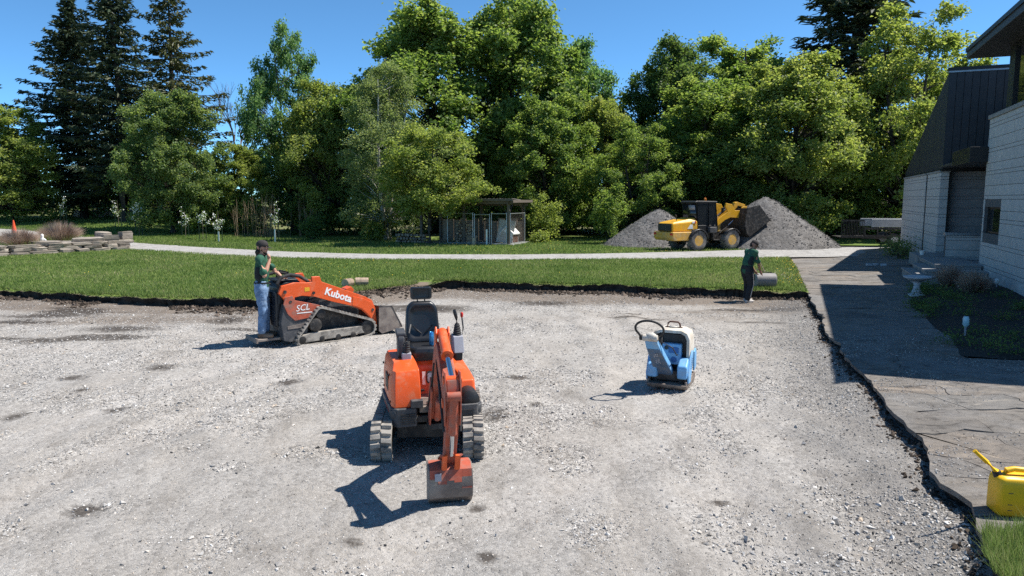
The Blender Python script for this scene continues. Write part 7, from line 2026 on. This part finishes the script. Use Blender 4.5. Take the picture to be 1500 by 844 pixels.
M['beacon'] = surf('amber_beacon', (0.70, 0.20, 0.02), 0.25); w_(b, 'beacon', 'beacon', 0, 35, rf_)
b = MB(); b.bb(-0.30, 0.15, -0.80, -0.60, 0.86, 1.16); w_(b, 'fuel_tank', 'dark_grey', 0.03)
b = MB(); b.bb(-0.10, 0.30, -0.86, -0.62, 0.48, 0.53); b.bb(-0.10, -0.06, -0.84, -0.64, 0.5, 0.9); w_(b, 'step', 'steel_dark', 0.005)
b = MB(); b.tube([(0.34, -0.60, 2.0), (0.50, -0.72, 2.1), (0.52, -0.74, 1.9)], 0.015, 6); b.box((0.52, -0.74, 2.0), (0.04, 0.16, 0.26)); w_(b, 'mirror', 'black_plastic', 0.005, 35, cab)
for x in (-1.085, 1.085):
    for y in (-0.75, 0.75):
        b = MB(); pts = [(x + 0.58 * math.cos(R(a)), y, 0.5 + 0.58 * math.sin(R(a))) for a in range(10 if x < 0 else 30, 171 if x < 0 else 151, 20)]
        vv = [(p[0], y + s, p[2]) for p in pts for s in (-0.22, 0.22)]; k = len(pts)
        b._add(vv, [(2 * i, 2 * i + 1, 2 * i + 3, 2 * i + 2) for i in range(k - 1)]); f_ = w_(b, 'fender', 'black_plastic', 0); s_ = f_.modifiers.new('t', 'SOLIDIFY'); s_.thickness = 0.03
# lift arms, tilt linkage, bucket
b = MB(); b.prism([(0.35, 0.9), (0.75, 0.9), (0.80, 1.55), (0.55, 1.70), (0.40, 1.45)], 'y', -0.36, 0.36); w_(b, 'loader_tower', 'yellow_dusty')
for y in (-0.40, 0.40):
    b = MB(); b.prism([(0.35, 1.28), (0.45, 1.16), (1.0, 1.50), (1.35, 1.62), (1.95, 1.58), (2.25, 1.74), (2.40, 2.02), (2.46, 2.20), (2.22, 2.20), (1.98, 1.98), (1.62, 1.98), (1.42, 2.30), (1.02, 2.36), (0.98, 2.22), (1.14, 1.92), (0.62, 1.62)], 'y', y - 0.05, y + 0.05); w_(b, 'lift_arm', 'yellow_paint')
    b = MB(); b.cyl((0.75, y * 0.8, 0.80), (1.30, y * 0.8, 1.20), 0.055, n=12); w_(b, 'lift_cylinder', 'steel_dark', 0)
    b = MB(); b.cyl((1.30, y * 0.8, 1.20), (1.62, y * 0.8, 1.45), 0.03, n=10); w_(b, 'cylinder_rod', 'chrome', 0)
b = MB(); b.prism([(1.75, 2.02), (1.95, 2.40), (2.10, 2.42), (2.65, 2.28), (2.62, 2.16), (2.15, 2.22), (1.98, 2.0)], 'y', -0.09, 0.09); w_(b, 'tilt_lever', 'yellow_paint')
b = MB(); b.cyl((0.75, 0, 1.62), (1.35, 0, 2.02), 0.06, n=12); b.cyl((1.35, 0, 2.02), (1.85, 0, 2.2), 0.03, n=10); w_(b, 'tilt_cylinder', 'steel_dark', 0)
shell = [(2.02, 2.10), (1.90, 1.75), (1.86, 1.20), (2.0, 0.78), (2.20, 0.62), (3.62, 1.46)]
inner = [(3.60, 1.49), (2.22, 0.67), (2.04, 0.82), (1.90, 1.22), (1.94, 1.74), (2.05, 2.10)]
b = MB(); b.prism(shell + inner, 'y', -0.95, 0.95); bk2 = w_(b, 'bucket', 'steel_dark', 0)
for y in (-0.955, 0.955):
    b = MB(); b.prism([(2.02, 2.12), (1.90, 1.75), (1.86, 1.20), (2.0, 0.78), (2.20, 0.62), (3.62, 1.46), (2.80, 2.26)], 'y', y - 0.012, y + 0.012); w_(b, 'bucket_side', 'steel_dark', 0.005, 35, bk2)
b = MB(); b.bb(-0.02, 0.02, -0.99, 0.99, -0.06, 0.06); o = w_(b, 'cutting_edge', 'steel_worn', 0, 35, bk2); o.location = (3.62, 0, 1.46); o.rotation_euler = (0, R(-30), 0)
b = MB(); b.prism([(2.08, 1.9), (2.1, 1.3), (2.3, 0.8), (3.5, 1.46), (3.1, 1.9), (2.6, 2.05)], 'y', -0.93, 0.93); w_(b, 'stone_load', 'pile', 0.08, 40, bk2)

# ================================================================== PEOPLE
M['skin'] = surf('skin', (0.42, 0.22, 0.15), 0.5, var=0.08, bmp=0.05)
M['skin_dark'] = surf('tanned_skin', (0.30, 0.155, 0.105), 0.5, var=0.1, bmp=0.05)
M['shirt_green'] = surf('dark_green_polo', (0.020, 0.085, 0.050), 0.85, var=0.2, scale=9, bmp=0.25, bscale=60)
M['shirt_black'] = surf('black_panel_cloth', (0.012, 0.015, 0.017), 0.85, var=0.2, bmp=0.2)
M['denim'] = surf('washed_denim', (0.13, 0.21, 0.34), 0.9, var=0.35, scale=6, dust=0.30, dust_scale=5, dust_col=(0.32, 0.40, 0.50), bmp=0.3, bscale=50)
M['boot'] = surf('brown_work_boot', (0.13, 0.085, 0.055), 0.85, var=0.3, dust=0.4, dust_col=(0.26, 0.22, 0.18))
M['cap'] = surf('dark_cap', (0.030, 0.026, 0.026), 0.85, var=0.25)
M['hair'] = surf('dark_hair', (0.018, 0.013, 0.010), 0.7, var=0.3, bmp=0.5, bscale=90)
M['pants_black'] = surf('black_work_trousers', (0.017, 0.018, 0.020), 0.85, var=0.25, bmp=0.3)
M['shoe_pale'] = surf('dusty_pale_shoe', (0.48, 0.45, 0.42), 0.8, var=0.2)
M['grey_stripe'] = surf('grey_piping', (0.30, 0.30, 0.31), 0.7)

def body(name, mats, parent, chains, ells=(), voxel=0.010, smooth_it=5, noise_amp=0.0, loc=(0, 0, 0)):
    """one continuous skin grown over tapered limbs"""
    mb = MB()
    for (pts, rad) in chains:
        P_ = [Vector(p) for p in pts]
        mb.tube(P_, list(rad), 12)
        for p, r in zip(P_, rad): mb.ell(p, (r, r, r), 12, 8)
    for (c_, r_, rot) in ells: mb.ell(c_, r_, 16, 10, rot)
    me = bpy.data.meshes.new(name); me.from_pydata(mb.v, [], mb.f)
    me.materials.append(M[mats])
    o = link_mesh(name, me, None, parent, loc)
    r = o.modifiers.new('grow', 'REMESH'); r.mode = 'VOXEL'; r.voxel_size = voxel; r.use_smooth_shade = True
    s = o.modifiers.new('soften', 'SMOOTH'); s.factor = 0.5; s.iterations = smooth_it
    if noise_amp:
        tex = bpy.data.textures.new(name + '_folds', 'CLOUDS'); tex.noise_scale = 0.07
        d = o.modifiers.new('folds', 'DISPLACE'); d.texture = tex; d.strength = noise_amp; d.mid_level = 0.5; d.texture_coords = 'LOCAL'
    return o

def finger_chains(wrist, d_fwd, d_side, d_down, curl, r=0.0085, L=0.075):
    """four fingers and a thumb from a palm; d_fwd along the hand, d_side toward the thumb, d_down palm side"""
    w = Vector(wrist); f = Vector(d_fwd).normalized(); s = Vector(d_side).normalized(); n = Vector(d_down).normalized()
    ch = [([w, w + f * 0.045, w + f * 0.088], (0.024, 0.034, 0.032))]
    for i, (off, ln) in enumerate(((0.027, 0.95), (0.009, 1.05), (-0.009, 1.0), (-0.027, 0.8))):
        k0 = w + f * 0.082 + s * off
        a1_ = f * math.cos(curl * 0.5) + n * math.sin(curl * 0.5); a2_ = f * math.cos(curl * 1.2) + n * math.sin(curl * 1.2); a3_ = f * math.cos(curl * 1.9) + n * math.sin(curl * 1.9)
        p1 = k0 + a1_ * L * 0.45 * ln; p2 = p1 + a2_ * L * 0.32 * ln; p3 = p2 + a3_ * L * 0.26 * ln
        ch.append(([k0, p1, p2, p3], (r * 1.1, r, r * 0.95, r * 0.8)))
    t0 = w + f * 0.03 + s * 0.026
    t1 = t0 + (s * 0.7 + f * 0.5 + n * 0.3) * 0.038; t2 = t1 + (s * 0.15 + f * 0.8 + n * 0.5) * 0.034
    ch.append(([t0, t1, t2], (r * 1.35, r * 1.2, r)))
    return ch

def head_parts(c, fwd, r=1.0):
    """chains and ellipsoids of a head centred at c looking along fwd (unit, roughly horizontal)"""
    f = Vector(fwd).normalized(); up_ = Vector((0, 0, 1)); s = up_.cross(f).normalized(); up_ = f.cross(s)
    c = Vector(c)
    yaw = math.atan2(f.y, f.x); pitch = -math.asin(max(-1, min(1, f.z)))
    rot = (0, pitch, yaw)
    P = lambda a, b_, h: c + f * a + s * b_ + up_ * h
    ells = [(P(-0.005, 0, 0.03), (0.098, 0.076, 0.098), rot), (P(0.022, 0, -0.045), (0.070, 0.060, 0.075), rot), (P(0.06, 0, -0.090), (0.030, 0.032, 0.026), rot),
            (P(0.095, 0, -0.012), (0.018, 0.013, 0.030), rot), (P(0.108, 0, -0.028), (0.016, 0.016, 0.012), rot),
            (P(0.084, 0, -0.062), (0.014, 0.026, 0.008), rot), (P(0.083, 0, -0.074), (0.012, 0.022, 0.008), rot),
            (P(0.082, 0, 0.028), (0.018, 0.060, 0.012), rot)]
    for b_ in (-1, 1):
        ells += [(P(-0.005, b_ * 0.076, -0.01), (0.022, 0.010, 0.032), rot), (P(0.082, b_ * 0.032, 0.008), (0.012, 0.014, 0.011), rot), (P(0.055, b_ * 0.042, -0.03), (0.03, 0.024, 0.028), rot)]
    return ells, P, rot

def cap_parts(parent, P, rot, mat):
    mb = MB(); mt = Euler(rot).to_matrix()
    prof = [(0.108, 0.022), (0.112, 0.05), (0.104, 0.085), (0.08, 0.118), (0.045, 0.135), (0.0015, 0.140)]
    vs_ = []
    n = 20
    for (r, h) in prof:
        for i in range(n):
            t = 2 * math.pi * i / n; vs_.append(P(r * math.cos(t) - 0.005, r * 0.80 * math.sin(t), h + 0.005))
    mb._add(vs_, [(j * n + i, j * n + (i + 1) % n, (j + 1) * n + (i + 1) % n, (j + 1) * n + i) for j in range(len(prof) - 1) for i in range(n)])
    o = part(mb, 'cap', mat, parent, 0, 50)
    s_ = o.modifiers.new('t', 'SOLIDIFY'); s_.thickness = 0.004
    br = MB(); vs_ = []
    for k in range(9):
        t = R(-62 + 124 * k / 8)
        vs_ += [P(0.104 * math.cos(t) - 0.005, 0.083 * math.sin(t), 0.030), P(0.104 * math.cos(t) + 0.072 * max(0.0, math.cos(t)) ** 0.6, 0.083 * math.sin(t) * 1.02, 0.018)]
    br._add(vs_, [(2 * k, 2 * k + 1, 2 * k + 3, 2 * k + 2) for k in range(8)])
    b_ = part(br, 'cap_brim', mat, parent, 0, 50); s_ = b_.modifiers.new('t', 'SOLIDIFY'); s_.thickness = 0.006
def eyes(parent, P):
    for b_ in (-1, 1):
        m = MB(); m.ell(P(0.089, b_ * 0.032, 0.008), (0.009, 0.011, 0.009), 10, 8); part(m, 'eye', 'white_paint', parent, 0, 60)
        m = MB(); m.ell(P(0.0965, b_ * 0.032, 0.007), (0.003, 0.0055, 0.0055), 8, 6); part(m, 'iris', 'hair', parent, 0, 60)

def torso_rings(zs):
    pass

# ---- man on the loader platform: hand at his mouth, other hand on the control bar (faces local +x)
pw = ldr.matrix_basis @ Vector((-1.31, -0.10, 0.205))
man = empty('person', (pw.x, pw.y, pw.z), R(12), 'standing man in dark green shirt, jeans and cap, one hand raised to his mouth', 'person')
sh_r, sh_l = Vector((0.0, -0.185, 1.46)), Vector((0.02, 0.185, 1.46))
el_r, wr_r = Vector((0.08, -0.235, 1.17)), Vector((0.165, -0.075, 1.45))
el_l, wr_l = Vector((0.20, 0.26, 1.22)), Vector((0.36, 0.20, 1.06))
hells, HP, hrot = head_parts((0.035, -0.01, 1.665), Vector((0.97, -0.18, -0.10)))
fing = finger_chains(wr_r, (-0.30, 0.35, 0.88), (0.5, -0.7, 0.2), (-0.55, 0.45, -0.2), 1.15)
fing2 = finger_chains(wr_l, (0.80, -0.20, -0.25), (0.2, -0.9, 0.1), (0, 0, -1), 0.9)
chains = [([(0, 0, 0.98), (0, 0, 1.12), (0.01, 0, 1.30), (0.0, 0, 1.42)], (0.095, 0.090, 0.095, 0.075)),
          ([(0.0, 0, 1.42), (0.012, -0.004, 1.50), (0.02, -0.006, 1.58)], (0.075, 0.058, 0.055)),
          ([sh_l, sh_r], (0.045, 0.045)),
          ([sh_r, sh_r.lerp(el_r, 0.6), el_r], (0.044, 0.044, 0.043)), ([el_r, el_r.lerp(wr_r, 0.35), wr_r], (0.043, 0.042, 0.027)),
          ([sh_l, sh_l.lerp(el_l, 0.6), el_l], (0.044, 0.044, 0.043)), ([el_l, el_l.lerp(wr_l, 0.35), wr_l], (0.043, 0.042, 0.027)),
          ([(0, -0.08, 0.93), (0.01, -0.10, 0.52), (-0.02, -0.11, 0.10)], (0.080, 0.055, 0.042)),
          ([(0, 0.08, 0.93), (0.02, 0.11, 0.52), (0.02, 0.12, 0.10)], (0.080, 0.055, 0.042))] + fing + fing2
body('body', 'skin', man, chains, hells, 0.0075, 4)
shirt = body('shirt', 'shirt_green', man, [
    ([(0.0, -0.045, 0.98), (0.0, -0.05, 1.12), (0.015, -0.06, 1.28), (0.005, -0.075, 1.42)], (0.125, 0.122, 0.128, 0.095)),
    ([(0.0, 0.045, 0.98), (0.0, 0.05, 1.12), (0.015, 0.06, 1.28), (0.005, 0.075, 1.42)], (0.125, 0.122, 0.128, 0.095)),
    ([sh_l, (0, 0, 1.48), sh_r], (0.075, 0.085, 0.075)),
    ([sh_r, sh_r.lerp(el_r, 0.80)], (0.078, 0.072)), ([sh_l, sh_l.lerp(el_l, 0.72)], (0.078, 0.072))], (), 0.012, 5, 0.018)
b = MB(); b.lathe([(0.066, 0.0), (0.075, 0.03), (0.070, 0.055), (0.058, 0.055)], (0.008, 0, 1.49), (0.15, 0, 1), 16, False); part(b, 'collar', 'shirt_black', man, 0, 60)
body('side_panel', 'shirt_black', man, [([(-0.015, -0.085, 1.0), (-0.02, -0.095, 1.15), (-0.01, -0.10, 1.28)], (0.096, 0.094, 0.088))], (), 0.012, 5, 0.01)
jeans = body('jeans', 'denim', man, [
    ([(-0.01, -0.06, 0.99), (-0.01, -0.085, 0.90), (0.015, -0.105, 0.52), (-0.02, -0.115, 0.13)], (0.125, 0.125, 0.088, 0.078)),
    ([(-0.01, 0.06, 0.99), (-0.01, 0.085, 0.90), (0.03, 0.115, 0.52), (0.02, 0.125, 0.13)], (0.125, 0.125, 0.088, 0.078))], (), 0.012, 5, 0.022)
b = MB(); b.lathe([(0.150, -0.018), (0.153, 0.0), (0.150, 0.018)], (-0.005, 0, 1.02), (0, 0, 1), 24, False); bt = part(b, 'belt', 'shirt_black', man, 0, 60); bt.scale = (0.90, 1.22, 1); bt.location = (0, 0, 0.0)
for (x, y) in ((-0.02, -0.115), (0.02, 0.125)):
    body('boot', 'boot', man, [([(x - 0.03, y, 0.055), (x + 0.06, y, 0.05), (x + 0.17, y - 0.015, 0.040)], (0.055, 0.050, 0.040)), ([(x, y, 0.06), (x - 0.005, y, 0.20)], (0.056, 0.062))], [((x + 0.06, y, 0.012), (0.15, 0.052, 0.018), (0, 0, 0))], 0.010, 3)
body('hair', 'hair', man, [([HP(-0.075, 0.03, -0.02), HP(-0.085, 0.0, -0.09), HP(-0.075, 0, -0.15)], (0.045, 0.045, 0.03)), ([HP(-0.02, -0.066, 0.02), HP(-0.05, -0.055, -0.08)], (0.026, 0.026)), ([HP(-0.02, 0.066, 0.02), HP(-0.05, 0.055, -0.08)], (0.026, 0.026))], [], 0.009, 3, 0.01)
body('beard', 'hair', man, [([HP(0.01, -0.058, -0.045), HP(0.05, -0.036, -0.085), HP(0.075, 0, -0.098), HP(0.05, 0.036, -0.085), HP(0.01, 0.058, -0.045)], (0.014, 0.018, 0.022, 0.018, 0.014))], [], 0.008, 2, 0.006)
cap_parts(man, HP, hrot, 'cap'); eyes(man, HP)
man.scale = (1.05, 1.05, 1.05)

# ---- man at the far edge, stooping slightly over the lawn roller (faces local +x)
MX, MY = 6.55, 19.85
man2 = empty('person', (MX, MY, float(lot_z(MX, MY))), R(22), 'man in dark green shirt and black trousers bending toward the lawn roller', 'person')
sh_r, sh_l = Vector((0.10, -0.185, 1.40)), Vector((0.12, 0.185, 1.40))
el_r, wr_r = Vector((0.20, -0.20, 1.10)), Vector((0.36, -0.10, 0.86))
el_l, wr_l = Vector((0.22, 0.23, 1.11)), Vector((0.38, 0.16, 0.86))
hells, HP, hrot = head_parts((0.20, 0.0, 1.585), Vector((0.86, -0.10, -0.50)))
fing = finger_chains(wr_r, (0.55, 0.1, -0.75), (0.3, 0.9, 0.1), (0.4, 0.2, -0.3), 0.8) + finger_chains(wr_l, (0.55, -0.1, -0.75), (0.3, -0.9, 0.1), (0.4, -0.2, -0.3), 0.8)
chains = [([(0, 0, 0.95), (0.02, 0, 1.10), (0.07, 0, 1.28), (0.10, 0, 1.38)], (0.095, 0.090, 0.095, 0.075)), ([(0.10, 0, 1.38), (0.15, 0, 1.47), (0.18, 0, 1.52)], (0.07, 0.056, 0.055)), ([sh_l, sh_r], (0.045, 0.045)),
          ([sh_r, sh_r.lerp(el_r, 0.6), el_r], (0.044, 0.044, 0.043)), ([el_r, el_r.lerp(wr_r, 0.35), wr_r], (0.043, 0.042, 0.027)), ([sh_l, sh_l.lerp(el_l, 0.6), el_l], (0.044, 0.044, 0.043)), ([el_l, el_l.lerp(wr_l, 0.35), wr_l], (0.043, 0.042, 0.027)),
          ([(0, -0.09, 0.93), (0.04, -0.11, 0.50), (-0.06, -0.12, 0.10)], (0.080, 0.055, 0.042)), ([(0, 0.09, 0.93), (0.10, 0.11, 0.52), (0.10, 0.13, 0.10)], (0.080, 0.055, 0.042))] + fing
body('body', 'skin_dark', man2, chains, hells, 0.0085, 4)
body('shirt', 'shirt_green', man2, [
    ([(-0.005, -0.045, 0.90), (0.01, -0.05, 1.08), (0.07, -0.06, 1.24), (0.10, -0.075, 1.37)], (0.135, 0.13, 0.13, 0.098)),
    ([(-0.005, 0.045, 0.90), (0.01, 0.05, 1.08), (0.07, 0.06, 1.24), (0.10, 0.075, 1.37)], (0.135, 0.13, 0.13, 0.098)),
    ([sh_l, (0.10, 0, 1.42), sh_r], (0.076, 0.085, 0.076)), ([sh_r, sh_r.lerp(el_r, 0.85)], (0.08, 0.072)), ([sh_l, sh_l.lerp(el_l, 0.85)], (0.08, 0.072))], (), 0.012, 5, 0.018)
body('side_panel', 'shirt_black', man2, [([(-0.02, -0.085, 0.95), (-0.005, -0.09, 1.10), (0.045, -0.095, 1.24)], (0.102, 0.100, 0.094))], (), 0.012, 5, 0.01)
body('trousers', 'pants_black', man2, [
    ([(-0.01, -0.06, 0.96), (-0.01, -0.085, 0.88), (0.04, -0.11, 0.50), (-0.06, -0.125, 0.12)], (0.13, 0.125, 0.092, 0.08)),
    ([(-0.01, 0.06, 0.96), (-0.01, 0.085, 0.88), (0.10, 0.11, 0.52), (0.10, 0.13, 0.12)], (0.13, 0.125, 0.092, 0.08))], (), 0.012, 5, 0.022)
b = MB(); b.tube([(0.02, -0.205, 0.84), (0.06, -0.20, 0.52), (-0.04, -0.205, 0.16)], 0.010, 6); part(b, 'trouser_stripe', 'grey_stripe', man2)
for (x, y) in ((-0.06, -0.125), (0.10, 0.13)):
    body('shoe', 'shoe_pale', man2, [([(x - 0.03, y, 0.05), (x + 0.06, y, 0.045), (x + 0.17, y - 0.01, 0.035)], (0.05, 0.047, 0.036))], [((x + 0.06, y, 0.012), (0.145, 0.05, 0.016), (0, 0, 0))], 0.010, 3)
body('hair', 'hair', man2, [([HP(-0.08, 0.03, 0.0), HP(-0.085, 0.0, -0.06)], (0.04, 0.04))], [], 0.010, 3)
cap_parts(man2, HP, hrot, 'cap'); eyes(man2, HP)
b = MB(); b.tube([HP(-0.02, 0, 0.13), HP(-0.03, 0, 0.17), HP(-0.03, 0, 0.22)], [0.018, 0.014, 0.006], 8); part(b, 'cap_tassel', 'cap', man2, 0, 60)

# ---- lawn roller
rol = empty('lawn_roller', (7.40, 20.82, float(ground_z(7.4, 20.8)) + 0.02), R(-4), 'grey drum lawn roller with a long handle on the lawn edge', 'lawn roller')
M['drum'] = surf('grey_drum', (0.22, 0.205, 0.20), 0.55, var=0.15, dust=0.3, bmp=0.05)
b = MB(); b.lathe([(0.02, -0.29), (0.19, -0.29), (0.208, -0.27), (0.21, -0.1), (0.213, 0.0), (0.21, 0.1), (0.208, 0.27), (0.19, 0.29), (0.02, 0.29)], (0, 0, 0.21), (1, 0, 0), 32); part(b, 'drum', 'drum', rol, 0, 40)
b = MB(); b.tube([(-0.31, 0, 0.21), (-0.31, 0.10, 0.40), (-0.18, 0.22, 0.52), (0.02, 0.30, 0.42), (0.22, 0.22, 0.42), (0.31, 0.10, 0.36), (0.31, 0, 0.21)], 0.014, 8); part(b, 'yoke', 'steel_dark', rol)
b = MB(); b.tube([(0.06, 0.29, 0.42), (-0.10, 0.42, 0.80), (-0.24, 0.52, 1.16)], 0.016, 8); part(b, 'handle', 'wood_grey', rol)

# ================================================================== FUEL CAN
M['can_yellow'] = surf('yellow_plastic', (0.78, 0.44, 0.012), 0.42, var=0.06, bmp=0.04, dust=0.05, dust_scale=9, dust_col=(0.45, 0.33, 0.12))
fc = empty('fuel_can', (4.27, 5.83, float(patio_z(4.27, 5.83)) + 0.012), R(-10), 'yellow plastic fuel can with long spout at the right edge', 'fuel can')
b = MB(); rings = []
for (z, k, sx) in ((0.0, 0.94, 0), (0.015, 1.0, 0), (0.22, 1.0, 0), (0.27, 0.985, 0), (0.305, 0.94, 0), (0.325, 0.84, 0)):
    rings.append([(x * k, y * (k if z > 0.22 else k), z) for x, y in rrect(-0.175, 0.175, -0.115, 0.115, 0.045, 5)])
b.loft(rings); fb = part(b, 'can_body', 'can_yellow', fc, 0, 80)
b = MB(); b.tube([(-0.11, 0, 0.31), (-0.075, 0, 0.362), (-0.02, 0, 0.378), (0.08, 0, 0.372), (0.13, 0, 0.345), (0.155, 0, 0.29)], [0.030, 0.027, 0.023, 0.023, 0.026, 0.032], 10); part(b, 'carry_handle', 'can_yellow', fc, 0, 60)
b = MB(); b.cyl((-0.135, 0, 0.305), (-0.158, 0, 0.352), 0.036, 0.032, 14); part(b, 'spout_collar', 'black_plastic', fc, 0.004)
b = MB(); b.tube([(-0.152, 0, 0.345), (-0.24, -0.01, 0.43), (-0.325, -0.02, 0.505), (-0.345, -0.02, 0.525)], [0.025, 0.019, 0.015, 0.018], 12); part(b, 'spout', 'can_yellow', fc, 0, 60)
for i, (x, z) in enumerate(((-0.10, 0.05), (-0.10, 0.10), (-0.10, 0.20))):
    b = MB(); b.bb(x, x + 0.035, -0.1165, -0.113, z, z + 0.006); part(b, 'moulded_mark', 'dark_grey', fb)
